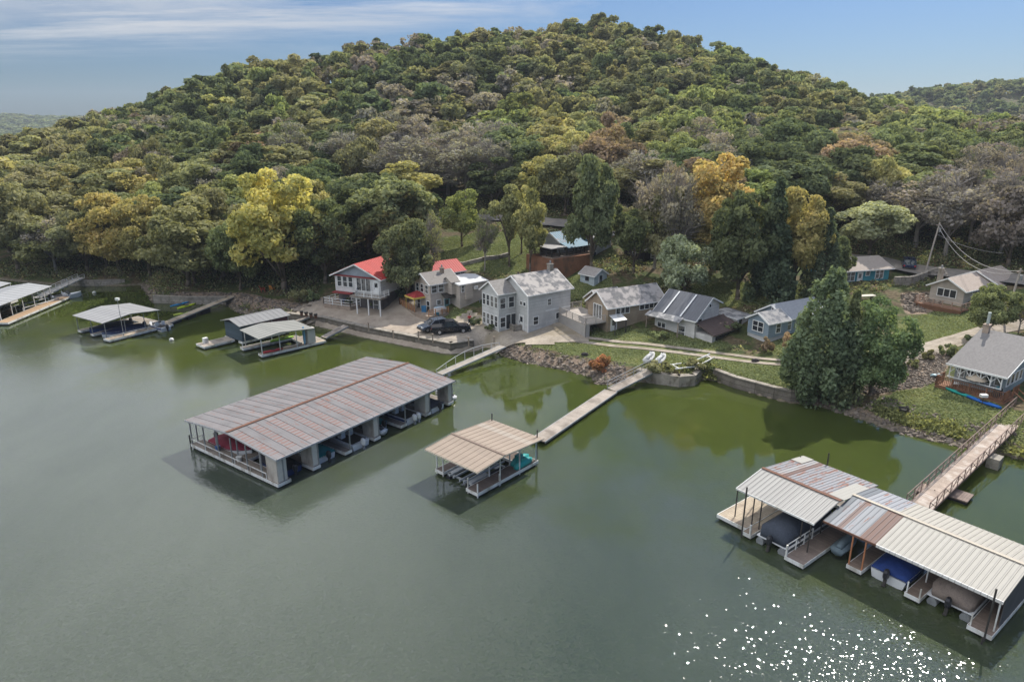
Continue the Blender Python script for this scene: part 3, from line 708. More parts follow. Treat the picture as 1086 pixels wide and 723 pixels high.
def gable_mesh(mb, x0, x1, y0, y1, ze, zr, yr=None, th=.09, ze1=None, ribs=0, cap=False):
    """ridge along x; eaves at y0 (height ze) and y1 (height ze1)"""
    yr = (y0+y1)/2 if yr is None else yr; ze1 = ze if ze1 is None else ze1
    sec = [(y0,ze),(yr,zr),(y1,ze1),(y1,ze1-th),(yr,zr-th),(y0,ze-th)]
    mb.loft([[(x,y,z) for y, z in sec] for x in (x1, x0)])
    if ribs:
        n = int((x1-x0)/ribs)
        for i in range(n+1):
            x = x0+.02+(x1-x0-.04)*i/n
            mb.bar((x,y0+.01,ze+.012), (x,yr-.02,zr+.010), .05, .035)
            mb.bar((x,yr+.02,zr+.010), (x,y1-.01,ze1+.012), .05, .035)
    if cap: mb.bar((x0,yr,zr+.03), (x1,yr,zr+.03), .3, .05)
    return mb
class House:
    def __init__(s, name, label, K, z, rot, cat='house'):
        s.root = thing(name, label, cat, (K[0], K[1], z), rad(rot)); s.zb = z; s.sub = (0,0,0)
    def tb(s): return TB(*s.sub)
    def block(s, x0, x1, y0, y1, z0, ze, zr, wall, roof, axis='x', ov=.4, yr=None, ze1=None, wname='wall', fascia=True, th=.14, ribs=0, wlabel=None):
        """gabled body; all z relative to the house base"""
        w = s.tb(); r = s.tb(); f = s.tb()
        ze1 = ze if ze1 is None else ze1
        if axis == 'x':
            ym = (y0+y1)/2 if yr is None else yr
            sec = [(y0,z0),(y1,z0),(y1,ze1-.02),(ym,zr-.02),(y0,ze-.02)]
            w.loft([[(x,y,z-(.10 if i>1 else 0)) for i,(y,z) in enumerate(sec)] for x in (x0,x1)])
            s0 = (zr-ze)/(ym-y0) if ym-y0 > .01 else 0; s1 = (zr-ze1)/(y1-ym) if y1-ym > .01 else 0
            a, b = (y0-ov, ze-ov*s0+.05), (y1+ov, ze1-ov*s1+.05)
            gable_mesh(r, x0-ov, x1+ov, a[0], b[0], a[1], zr+.05, ym, th, b[1], ribs)
            for x in (x0-ov-.03, x1+ov+.0):
                f.bar((x,a[0],a[1]-.11), (x,ym,zr-.06), .05, .2); f.bar((x,ym,zr-.06), (x,b[0],b[1]-.11), .05, .2)
            f.bar((x0-ov,a[0]-.03,a[1]-.1), (x1+ov,a[0]-.03,a[1]-.1), .05, .16)
        else:
            xm = (x0+x1)/2 if yr is None else yr
            sec = [(x0,z0),(x1,z0),(x1,ze1-.02),(xm,zr-.02),(x0,ze-.02)]
            w.loft([[(x,y,z-(.10 if i>1 else 0)) for i,(x,z) in enumerate(sec)] for y in (y1,y0)])
            s0 = (zr-ze)/(xm-x0) if xm-x0 > .01 else 0; s1 = (zr-ze1)/(x1-xm) if x1-xm > .01 else 0
            a, b = (x0-ov, ze-ov*s0+.05), (x1+ov, ze1-ov*s1+.05)
            sec = [(a[0],a[1]),(xm,zr+.05),(b[0],b[1]),(b[0],b[1]-th),(xm,zr+.05-th),(a[0],a[1]-th)]
            r.loft([[(x,y,z) for x, z in sec] for y in (y0-ov,y1+ov)])
            if ribs:
                n = int((y1-y0+2*ov)/ribs)
                for i in range(n+1):
                    y = y0-ov+.03+(y1-y0+2*ov-.06)*i/n
                    r.bar((a[0]+.02,y,a[1]+.02), (xm,y,zr+.07), .06, .05); r.bar((xm,y,zr+.07), (b[0]-.02,y,b[1]+.02), .06, .05)
            for y in (y0-ov-.03, y1+ov):
                f.bar((a[0],y,a[1]-.11), (xm,y,zr-.06), .05, .2); f.bar((xm,y,zr-.06), (b[0],y,b[1]-.11), .05, .2)
            f.bar((a[0]-.03,y0-ov,a[1]-.1), (a[0]-.03,y1+ov,a[1]-.1), .05, .16)
        wo = w.build(wname, wall, s.root); ro = r.build('roof', roof, s.root)
        if fascia: f.build('fascia', TRIM, ro)
        return wo, ro
    def win(s, face, at, u, z, w, h, n=1, kind='window', frame=TRIM, cross=True, name=None):
        """window centred at u along the face plane `at` ('S': y=at, 'W': x=at), n lights wide"""
        f = s.tb(); g = s.tb(); t = .09
        def bx(m, u0, u1, z0, z1, d0, d1):
            if face == 'S': m.box(u0,u1,at-d1,at-d0,z0,z1)
            elif face == 'N': m.box(u0,u1,at+d0,at+d1,z0,z1)
            elif face == 'E': m.box(at+d0,at+d1,u0,u1,z0,z1)
            else: m.box(at-d1,at-d0,u0,u1,z0,z1)
        u0, u1, z0, z1 = u-w/2, u+w/2, z-h/2, z+h/2
        bx(f,u0-t,u1+t,z1,z1+t,.003,.07); bx(f,u0-t,u1+t,z0-t,z0,.003,.09); bx(f,u0-t,u0,z0,z1,.003,.07); bx(f,u1,u1+t,z0,z1,.003,.07)
        for i in range(1, n): c = u0+w*i/n; bx(f,c-.05,c+.05,z0,z1,.003,.07)
        if cross and kind == 'window': bx(f,u0,u1,z-.03,z+.03,.003,.055)
        bx(g,u0,u1,z0,z1,.004,.03)
        fo = f.build(name or kind, frame, s.root); g.build('pane', GLASS, fo)
        return fo
    def door(s, face, at, u, z0, w, h, mat=TRIM):
        m = s.tb(); t = .08; k = s.tb(); u0, u1 = u-w/2, u+w/2
        def bx(m, u0, u1, z0, z1, d0, d1):
            if face == 'S': m.box(u0,u1,at-d1,at-d0,z0,z1)
            else: m.box(at-d1,at-d0,u0,u1,z0,z1)
        bx(m,u0,u1,z0,z0+h,.004,.05); o = m.build('door', mat, s.root)
        f = s.tb(); bx(f,u0-t,u0-.002,z0,z0+h+t,.003,.08); bx(f,u1+.002,u1+t,z0,z0+h+t,.003,.08); bx(f,u0,u1,z0+h+.002,z0+h+t,.003,.08); f.build('door_frame', TRIM, o)
        bx(k,u1-.16,u1-.1,z0+.95,z0+1.05,.05,.1); k.build('handle', DARKM, o)
        g = s.tb(); bx(g,u0+w*.2,u1-w*.2,z0+h*.55,z0+h*.9,.05,.06); g.build('pane', GLASS, o)
        return o
    def chimney(s, x, y, z0, z1, r=.35, mat=None, cap=True):
        m = s.tb().box(x-r,x+r,y-r,y+r,z0,z1); 
        if cap: m.box(x-r-.06,x+r+.06,y-r-.06,y+r+.06,z1+.003,z1+.1)
        o = m.build('chimney', mat or CONC, s.root)
        p = s.tb().tube((x,y,z1+.1), (x,y,z1+.55), .12, .12, 8); p.build('flue', GALV, o); return o
    def part(s, name, mb, mat): return mb.build(name, mat, s.root)
SIDE_V = lambda nm, c, d=None: M(nm, c, .75, .14, .7, stripe=(2,.22,.3), bmp=.2, dirt=d or tuple(x*.82 for x in c))

# ------------------------------------------------------------ ground sheets
def drape_poly(name, poly, mat, lift=.05, step=.8):
    """sheet laid over the terrain inside a polygon of world points"""
    xs = [p[0] for p in poly]; ys = [p[1] for p in poly]
    X, Y = np.meshgrid(np.arange(min(xs), max(xs)+step, step), np.arange(min(ys), max(ys)+step, step))
    ins = inpoly(X, Y, poly); mb = MB(); ny, nx = X.shape; idx = {}
    def v(j, i):
        if (j,i) not in idx:
            x, y = X[j,i], Y[j,i]; zz = max(gz(x,y), gz(x+.4,y), gz(x-.4,y), gz(x,y+.4), gz(x,y-.4))
            idx[(j,i)] = len(mb.v); mb.v.append((x, y, zz+lift))
        return idx[(j,i)]
    for j in range(ny-1):
        for i in range(nx-1):
            if ins[j,i] and ins[j+1,i] and ins[j,i+1] and ins[j+1,i+1]: mb.f.append((v(j,i),v(j,i+1),v(j+1,i+1),v(j+1,i)))
    o = mb.build(name, mat, smooth=True); tag(o, kind='structure'); return o
def drape_line(name, pts, width, mat, lift=.06, off=0.0, step=.8, kind=True, flat=False):
    """ribbon along world points"""
    P_ = [Vector((p[0],p[1],0)) for p in pts]; rows = []
    for a, b in zip(P_[:-1], P_[1:]):
        n = max(1, int((b-a).length/step))
        for i in range(n): rows.append(a.lerp(b, i/n))
    rows.append(P_[-1])
    # smooth the line
    for _ in range(10): rows = [rows[0]]+[(rows[i-1]+rows[i]*2+rows[i+1])/4 for i in range(1, len(rows)-1)]+[rows[-1]]
    mb = MB(); m = max(2, int(width/.7)+1)
    for i, p in enumerate(rows):
        d = (rows[min(i+1,len(rows)-1)]-rows[max(i-1,0)]).normalized(); s = Vector((-d.y, d.x, 0))
        cz = gz(p.x, p.y)
        for k in range(m+1):
            w_ = width*(1+.06*noise.noise((i*.21,k*.1,width)))
            q = p+s*(off+w_*(k/m-.5)); zz = max(gz(q.x,q.y), gz(q.x+.35,q.y), gz(q.x-.35,q.y), gz(q.x,q.y+.35), gz(q.x,q.y-.35))
            mb.v.append((q.x, q.y, (max(zz, cz) if flat else zz)+lift))
    for i in range(len(rows)-1):
        for k in range(m): a = i*(m+1)+k; mb.f.append((a,a+1,a+m+2,a+m+1))
    o = mb.build(name, mat, smooth=True); tag(o, kind='structure'); return o
GRAVEL = M('pale_gravel', (.33,.285,.23), .95, .35, .5, dirt=(.25,.21,.15), bmp=.6, bscale=14)
LOTG = M('brown_gravel', (.33,.275,.22), .95, .28, .4, dirt=(.42,.36,.29), bmp=.6, bscale=14)
ASPH = M('old_asphalt', (.20,.185,.17), .9, .2, .3, dirt=(.27,.24,.21), bmp=.3)
drape_poly('gravel_lot', [W(*p, 1.5) for p in [(303,326),(345,318),(400,322),(436,322),(455,338),(462,352),(474,368),(440,362),(386,350),(345,341),(318,334)]], LOTG)
drape_poly('gravel_drive', [W(*p, 1.6) for p in [(440,340),(470,342),(500,336),(520,342),(560,350),(600,346),(632,352),(625,364),(570,366),(525,364),(500,366),(477,369),(450,362)]], GRAVEL, .10)
TRACK = [G(*p) for p in [(560,358),(610,360),(660,366),(720,373),(780,380),(830,386),(880,390),(925,385),(960,378),(1000,365),(1040,352),(1070,345),(1110,336)]]
drape_line('dirt_track', TRACK, .75, GRAVEL, .05, -.75); drape_line('dirt_track', TRACK, .75, GRAVEL, .05, .75)
drape_line('dirt_road', [G(*p) for p in [(925,388),(960,379),(1000,366),(1040,353),(1070,346),(1110,337)]], 3.0, GRAVEL, .03)
drape_line('upper_road', ROADW[1:], 6.0, ASPH, .14, flat=True)
def lines():
    y = M('road_line_paint', (.55,.42,.12), .8, .2); 
    drape_line('road_line', ROADW[6:], .14, y, .17, -.1, flat=False)
def shoulder():
    pass

# ------------------------------------------------------------ sea walls
def wall_run(name, label, pix, z0, z1, th, mat, cat='wall', cap=None, inward=True, zt=None):
    pts = [Vector((*W(a,b,0),0)) for a,b in pix]; mb = MB(); cp = MB()
    for i in range(len(pts)-1):
        a, b = pts[i], pts[i+1]; d = (b-a).normalized(); s = Vector((-d.y, d.x, 0))*th
        if s.y < 0: s = -s
        e = d*.02
        t0 = z1 if zt is None else zt[i]; t1 = z1 if zt is None else zt[i+1]
        q = [a+e, b-e, b-e+s, a+e+s]
        mb.add([(*q[0].xy,z0),(*q[1].xy,z0),(*q[2].xy,z0),(*q[3].xy,z0),(*q[0].xy,t0),(*q[1].xy,t1),(*q[2].xy,t1),(*q[3].xy,t0)],
            [(0,1,2,3),(4,7,6,5),(0,4,5,1),(1,5,6,2),(2,6,7,3),(3,7,4,0)])
        if cap:
            m_ = s.normalized()*.08
            cp.add([(*(q[0]-m_).xy,t0+.004),(*(q[1]-m_).xy,t1+.004),(*(q[2]+m_).xy,t1+.004),(*(q[3]+m_).xy,t0+.004),(*(q[0]-m_).xy,t0+.12),(*(q[1]-m_).xy,t1+.12),(*(q[2]+m_).xy,t1+.12),(*(q[3]+m_).xy,t0+.12)],
               [(0,1,2,3),(4,7,6,5),(0,4,5,1),(1,5,6,2),(2,6,7,3),(3,7,4,0)])
    root = thing(name, label, cat, (0,0,0)); mb.build('wall_face', mat, root)
    if cap: cp.build('coping', cap, root)
    return root
STONEW = M('stacked_stone', (.33,.30,.26), .95, .4, 2.2, bmp=.8, bscale=4, stripe=(2,.4,.6), dirt=(.16,.14,.11))
wall_run('seawall', 'long weathered concrete seawall below the brown gravel lot', [(296,340),(345,346),(386,356),(440,367),(478,374.5),(503,371)], -2, 1.35, .7, SEAWALL, cap=CONC)
wall_run('seawall', 'grey seawall in the cove behind the far left dock', [(66,303),(100,303.5),(133,302.5)], -2, 1.2, .6, STONEW)
wall_run('seawall', 'rough stone wall on the bank left of the kayak walkway', [(163,321.5),(200,323),(240,323)], -2, 1.4, .7, STONEW)
wall_run('seawall', 'curved low seawall edging the bright lawn left of the evergreens', [(755,402.5),(778,411.5),(800,417.5),(820,423),(838,427),(850,427.5)], -2, 1.35, .5, SEAWALL, cap=CONC)
wall_run('retaining_pier', 'concrete block pier wall with weeds on top beside the middle walkway', [(674,402),(688,406),(720,410.5),(737,409),(745,401)], -2, 1.35, .9, CONC)
# upper terraces and small garden walls
def strip_wall(name, label, pts, h, th, mat, cat='wall'):
    mb = MB(); 
    for a, b in zip(pts[:-1], pts[1:]):
        n = max(1, int(math.dist(a[:2], b[:2])/1.2))
        for i in range(n):
            p = Vector(a).lerp(Vector(b), i/n); q = Vector(a).lerp(Vector(b), (i+1)/n); jz = random.uniform(-.05,.05)
            d = (q-p).normalized(); mb.bar((p.x,p.y,gz(p.x,p.y)+h/2-.2+jz), ((q-d*.03).x,(q-d*.03).y,gz(q.x,q.y)+h/2-.2+jz), th, h+.4)
    o = mb.build(name, mat); tag(o, label, cat); return o
strip_wall('garden_wall', 'low pale stone wall crossing the green slope above the tan house', [G(475,284),(*G(505,279),),G(540,272)], .6, .5, CONC)
strip_wall('block_wall', 'stacked grey block wall below the road beside the parked van', [G(948,303),G(965,302),G(985,295),G(1000,291)], 1.3, .6, STONEW)

# ------------------------------------------------------------ houses
def house_red():
    H = House('red_roof_house', 'white lake house with bright red metal roof and blue-grey gable over a raised deck', (-20.9,105.2), 1.8, 66)
    red = metal_roof('red_metal', (.80,.085,.07), pitch=.45, seam=.3, metal=.05, rough=.45)
    gab = SIDE_V('bluegrey_siding', (.34,.38,.43)); wht = SIDE_V('white_siding', (.72,.71,.69)); dk = M('dark_basement', (.12,.11,.11), .9, .3, 1)
    H.block(1.1,7.5,.4,8.9,-1.5,2.6,2.7,dk,dk,fascia=False,ov=0,wname='basement_wall')
    H.block(.3,7.5,0,8.8,2.75,5.6,7.5,wht,red,ov=.6,ribs=.45)
    g = H.tb(); g.add([(.24,-.4,5.52),(.24,9.2,5.52),(.24,4.4,7.4),(.29,-.4,5.52),(.29,9.2,5.52),(.29,4.4,7.4)], [(0,1,2),(5,4,3),(0,3,4,1),(1,4,5,2),(2,5,3,0)]); H.part('gable_panel', g, gab)
    mar = M('maroon_trim', (.26,.05,.05), .6, .1)
    H.part('trim_band', H.tb().box(.1,.29,-.4,9.2,5.28,5.5), mar)
    H.part('lower_eave', H.tb().box(-.6,.28,5.3,8.9,2.55,2.72), mar)
    for u in (5.7,6.8,7.9): H.win('W',.3,u,4.4,.75,1.6)
    H.win('W',.3,3.2,4.15,2.6,2.1,3,cross=False,name='sliding_door'); H.door('W',.3,.8,2.8,.95,2.1)
    H.win('W',1.1,1.6,.9,.9,1.5); H.win('W',1.1,5.5,1.0,1.6,1.2,2)
    H.part('balcony', H.tb().box(-1.7,.28,-1.2,4.6,2.5,2.72), DECKW)
    r = H.tb(); rail_run(r, [(.2,4.5,2.72),(-1.6,3.4,2.72),(-1.6,-1.1,2.72),(.9,-1.1,2.72)], 1.0, .1, (1.0,.15), 1.4, .28); H.part('balcony_railing', r, TRIM)
    for y in (-1.0,1.2,3.4): H.part('post', H.tb().box(-1.6,-1.45,y-.08,y+.08,-.8,2.5), TRIM)
    # rear wing running to the right
    H.sub = (7.0,-1.5,rad(-28))
    drk = SIDE_V('charcoal_siding', (.16,.16,.17))
    H.block(0,9.5,-1.4,4,-1.5,4.9,6.3,drk,red,ov=.4,ribs=.45)
    for u in (2.5,5.5,8.3): H.win('S',-1.4,u,4.0,.9,.9)
    H.sub = (0,0,0)
house_red()
def patio_red():
    # fenced waterside patio left of the red-roofed house
    p = [G(344,327)[:2], G(372,330)[:2], G(386,326)[:2], G(362,318)[:2]]; z = 2.35
    root = thing('patio_deck', 'low fenced patio deck on the gravel in front of the red-roofed house', 'deck', (*p[0], z))
    q = [(x-p[0][0], y-p[0][1]) for x, y in p]
    MB().prism(q, -1.2, 0).build('deck_floor', OLDWOOD, root)
    r = MB(); rail_run(r, [(*q[3],0),(*q[0],0),(*q[1],0),(*q[2],0)], 1.05, .12, (1,.55,.15), 1.6, 0); r.build('railing', TRIM, root)
    c = (p[0][0]*.5+p[2][0]*.5, p[0][1]*.5+p[2][1]*.5)
    t = MB(); t.tube((0,0,0),(0,0,.72),.06,.06); t.tube((0,0,.7),(0,0,.76),.65,.65,12); o = t.build('patio_table', M('navy_cloth',(.04,.07,.16),.8,.2,1), loc=(c[0],c[1],z)); tag(o,'round navy table on the fenced patio','table')
patio_red()
def house_tan():
    K = (-8.69,104.5); H = House('tan_house', 'tan two-storey house with grey roof and a wooden entry deck, right of the red roof', K, 2.0, 40)
    tan = SIDE_V('tan_siding', (.54,.475,.41)); rf = shingles('grey_brown_shingles', (.20,.18,.165), (.31,.29,.265), (.26,.24,.22)); flat = M('pale_membrane_roof', (.55,.55,.55), .6, .12, .6)
    H.block(-3.9,1.2,1.5,6.0,-1.5,5.0,6.3,tan,rf,ov=.35)
    H.block(0,5.2,-.9,5.2,-1.5,4.7,5.1,tan,flat,ov=.25,yr=2.4)
    H.block(-.8,.6,.2,2.6,3.0,5.0,5.6,tan,rf,ov=.2,fascia=False,wname='stair_bay')
    for u in (2.5,3.8,5.1): H.win('W',-3.9,u,3.9,.75,1.2)
    for u in (2.2,4.9): H.win('W',-3.9,u,1.3,.8,1.5)
    H.win('S',1.5,-3.2,4.0,.9,1.1); H.win('S',1.5,-1.9,4.0,.9,1.1); H.win('S',1.5,-2.4,1.8,.7,.7,cross=False)
    H.door('S',1.5,-.9,.1,1.0,2.1, M('teal_door',(.10,.26,.28),.5,.1)); H.win('S',-.9,.55,4.0,.45,1.1)
    H.part('porch_roof', H.tb().add([(-1.9,.2,2.5),(.0,.2,2.5),(0,1.48,3.0),(-1.9,1.48,3.0),(-1.9,.2,2.62),(.0,.2,2.62),(0,1.48,3.12),(-1.9,1.48,3.12)], [(0,3,2,1),(4,5,6,7),(0,1,5,4),(1,2,6,5),(2,3,7,6),(3,0,4,7)]), DARKM)
    H.part('bay_panel', H.tb().box(.9,2.2,-1.25,-.91,2.2,4.6), tan)
    H.part('air_conditioner', H.tb().box(2.5,3.2,-1.4,-.91,3.6,4.1), WHITE)
    H.chimney(-.5,3.2,5.6,6.7,.25,OLDWOOD)
    r = H.tb(); r.bar((3.4,-1.5,-1),(3.4,-1.5,2),.12); r.bar((3.4,-1.5,2),(6.6,-2.8,2),.1); r.bar((6.6,-2.8,-1),(6.6,-2.8,2),.12); H.part('carport_frame', r, GALV)
house_tan()
def tan_deck():
    pts = [G(424,324)[:2], G(440,336)[:2], G(455,342)[:2], G(476,334)[:2], G(462,326)[:2], G(440,318)[:2]]; z = 2.55
    o0 = pts[0]; q = [(x-o0[0], y-o0[1]) for x, y in pts]
    root = thing('entry_deck', 'ground-level redwood deck with orange-brown railings at the tan house', 'deck', (*o0, z))
    MB().prism(q, -.9, 0).build('deck_floor', OLDWOOD, root)
    wood = M('orange_brown_wood', (.36,.19,.10), .8, .2, 1)
    r = MB(); rail_run(r, [(*q[5],0),(*q[0],0),(*q[1],0)], 1.0, .12, (1,.6,.3), 1.2, .22); r.build('railing', wood, root); r = MB(); rail_run(r, [(*q[2],0),(*q[3],0)], 1.0, .12, (1,.6,.3), 1.2, .22); r.build('railing', wood, root)
    # canopy tent
    x, y = G(447,331)[:2]; x, y = (pts[0][0]+pts[1][0]+pts[4][0]*1.2)/3.2, (pts[0][1]+pts[1][1]+pts[4][1]*1.2)/3.2
    t = thing('canopy_tent', 'square pop-up canopy with red top and yellow edges on the redwood deck', 'canopy', (x, y, z), rad(38))
    for a in (-1.3,1.3):
        for b in (-1.3,1.3): MB().bar((a,b,0),(a,b,2.1),.06).build('leg', M('yellow_metal',(.65,.50,.10),.6,.1), t)
    m = MB().add([(-1.45,-1.45,2.1),(1.45,-1.45,2.1),(1.45,1.45,2.1),(-1.45,1.45,2.1),(0,0,2.95)], [(0,1,4),(1,2,4),(2,3,4),(3,0,4)])
    c = m.build('canopy_top', M('red_canvas',(.42,.06,.06),.8,.3,1.5), t)
    v = MB(); v.bar((-1.45,-1.45,2.02),(1.45,-1.45,2.02),.04,.28); v.bar((1.45,-1.45,2.02),(1.45,1.45,2.02),.04,.28); v.bar((-1.45,1.45,2.02),(1.45,1.45,2.02),.04,.28); v.bar((-1.45,-1.45,2.02),(-1.45,1.45,2.02),.04,.28)
    v.build('valance', M('yellow_canvas',(.66,.50,.12),.8,.1), c)
    hx, hy, _ = G(469,331); tb = MB(); tb.tube((0,0,0),(0,0,.75),1.0,1.0,16); o = thing('hot_tub', 'round white hot tub beside the teal door', 'hot tub', (hx-.2,hy-1.0,2.5)); tb.build('shell', WHITE, o); MB().tube((0,0,.755),(0,0,.83),.9,.9,16).build('cover', M('pale_blue_cover',(.45,.55,.60),.6,.1), o)
    bn = MB().box(-.35,.35,-.3,.3,0,.8).box(-.38,.38,-.33,.33,.803,.9); b2 = bn.build('storage_bin', M('blue_plastic',(.03,.17,.33),.5,.1), loc=(pts[4][0]-1.6,pts[4][1]-2.0,z)); tag(b2,'bright blue storage bin next to the canopy tent','bin')
tan_deck()
def house_grey():
    K = (2.3,94.0); H = House('grey_house', 'large pale grey two-storey house with white trim and mottled shingle roof in the middle', K, 1.9, 37)
    sid = SIDE_V('pale_grey_siding', (.60,.60,.585)); rf = shingles('mottled_shingles', (.13,.13,.135), (.24,.235,.23), (.42,.39,.36)); rf2 = shingles('tan_grey_shingles', (.22,.205,.19), (.33,.31,.285))
    H.block(0,8.0,0,7.4,-1.8,5.6,7.7,sid,rf,ov=.35)
    H.block(-3,1.5,3.0,7.2,-1.8,5.6,7.0,sid,rf2,ov=.3)
    for z in (4.1,1.3):
        for u in (3.6,4.6,5.6,6.6): H.win('W',-3,u,z,.62,1.55)
    for u in (-2.3,-.75): H.win('S',3.0,u,4.0,.9,1.5)
    H.win('S',3.0,-2.3,1.2,.85,1.4); H.win('S',3.0,-.85,1.15,1.7,2.1,2,cross=False,name='sliding_door')
    H.win('W',0,1.6,4.0,.5,.5,cross=False); H.win('W',0,.8,4.0,.5,.5,cross=False); H.door('W',0,1.5,.1,.95,2.1,M('white_door',(.7,.7,.68),.5,.05))
    H.win('S',0,1.4,1.5,.85,1.1); H.win('S',0,3.9,3.9,.6,.9); H.win('S',0,5.6,1.6,.75,.85,cross=False)
    H.part('corner_trim', H.tb().box(-.06,.10,-.06,.10,-1,5.4), TRIM)
    H.part('belt_trim', H.tb().box(3.2,8.0,-.05,-.003,2.6,2.72), TRIM)
    H.chimney(7.1,3.7,7.3,8.5,.35,CONC)
    v = H.tb().tube((1.2,3.9,7.5),(1.2,3.9,8.0),.12,.12); H.part('vent_pipe', v, DARKM)
    pts = [W(528,340,1.8),W(537,347,1.8),W(546,351.5,1.8),W(566,349,1.8),W(571,344,1.8)]
    strip = MB()
    for a, b in zip(pts[:-1], pts[1:]):
        strip.bar((*a,1.9),(*b,1.9),.35,1.6)
    o = strip.build('patio_wall', STONEW); tag(o, 'low grey retaining wall around the patio of the large grey house', 'wall')
    x0,y0 = W(548,346,2.4)
    ch = MB()
    fl = MB().prism([(p[0]*1.0,p[1]) for p in pts]+[W(560,339,2.6),W(534,336,2.6)], 1.0, 2.45); o = fl.build('patio', CONC); tag(o, kind='structure')
    for k,(px,py) in enumerate([(536,341),(552,345),(563,344)]):
        x,y = W(px,py,2.5); c = thing('patio_chair', ['white patio chair at the left end of the grey house patio','white patio chair before the sliding door of the grey house','white patio chair by the front door of the grey house'][k], 'chair', (x,y,2.46), rad(30+k*50))
        MB().box(-.28,.28,-.28,.28,.36,.42).build('seat', WHITE, c); MB().box(-.28,.28,.22,.28,.423,.95).build('backrest', WHITE, c)
        for a in (-.24,.24):
            for b in (-.24,.2): MB().bar((a,b,0),(a,b,.36),.05).build('leg', WHITE, c)
house_grey()
def house_brown():
    K = (13.5,92.9); H = House('taupe_house', 'taupe house with mottled roof and big weathered side deck, right of the grey house', K, 1.9, 29)
    sid = SIDE_V('taupe_siding', (.38,.30,.22)); rf = shingles('mottled_roof', (.14,.14,.145), (.25,.24,.23), (.40,.37,.35))
    H.block(0,10.2,0,4.8,-1.5,4.1,5.9,sid,rf,ov=.35)
    H.win('W',0,2.4,2.9,1.9,1.9,3,cross=False,name='french_door')
    H.win('S',0,2.6,3.2,2.3,.85,3,cross=False); H.win('S',0,7.4,3.3,3.4,.75,4,cross=False)
    H.door('S',0,1.1,.05,.95,2.1,TRIM)
    H.part('door_canopy', H.tb().add([(.2,-1.5,2.2),(2.3,-1.5,2.2),(2.3,-.03,2.75),(.2,-.03,2.75),(.2,-1.5,2.27),(2.3,-1.5,2.27),(2.3,-.03,2.82),(.2,-.03,2.82)],[(0,3,2,1),(4,5,6,7),(0,1,5,4),(1,2,6,5),(2,3,7,6),(3,0,4,7)]), WHITE)
    for x in (.3,2.2): H.part('canopy_post', H.tb().bar((x,-1.4,-1),(x,-1.4,2.2),.1), DARKM)
    H.part('side_patio', H.tb().box(.2,8.5,-2.6,-.02,-1.2,.05), M('brown_pavers',(.33,.25,.20),.9,.25,1.2,dirt=(.2,.16,.13)))
    grw = M('grey_weathered_deck', (.42,.38,.34), .85, .2, 1, stripe=(1,.16,.4)); skirt = M('deck_skirt', (.36,.34,.32), .85, .12, .8, stripe=(0,1.4,.5))
    dk = [(-3.6,.2),(-.05,.2),(-.05,4.9),(1.5,5.4),(1.5,8.6),(-3.6,8.6)]
    H.part('deck_floor', H.tb().prism(dk, 1.75, 1.9), grw)
    s = H.tb(); s.box(-3.6,-3.5,.2,8.6,-1.5,1.74); s.box(-3.6,-2.9,.2,.3,-1.5,1.74); H.part('deck_skirt', s, skirt)
    r = H.tb(); rail_run(r, [(-.2,.25,1.9),(-3.55,.25,1.9),(-3.55,8.5,1.9),(1.4,8.5,1.9)], .95, .1, (1,.12), 1.6, .2); H.part('deck_railing', r, M('pale_rail',(.46,.42,.38),.8,.1))
    for x, y in ((-3.5,.3),(-3.5,3),(-3.5,5.8)): H.part('deck_post', H.tb().box(x-.02,x+.12,y-.06,y+.08,-1.5,1.73), TRIM)
    H.sub = (2.2,4.6,0); H.block(0,4,0,4,-1.2,3.5,4.9,sid,rf,ov=.3,wname='rear_wall'); H.sub = (0,0,0)
house_brown()
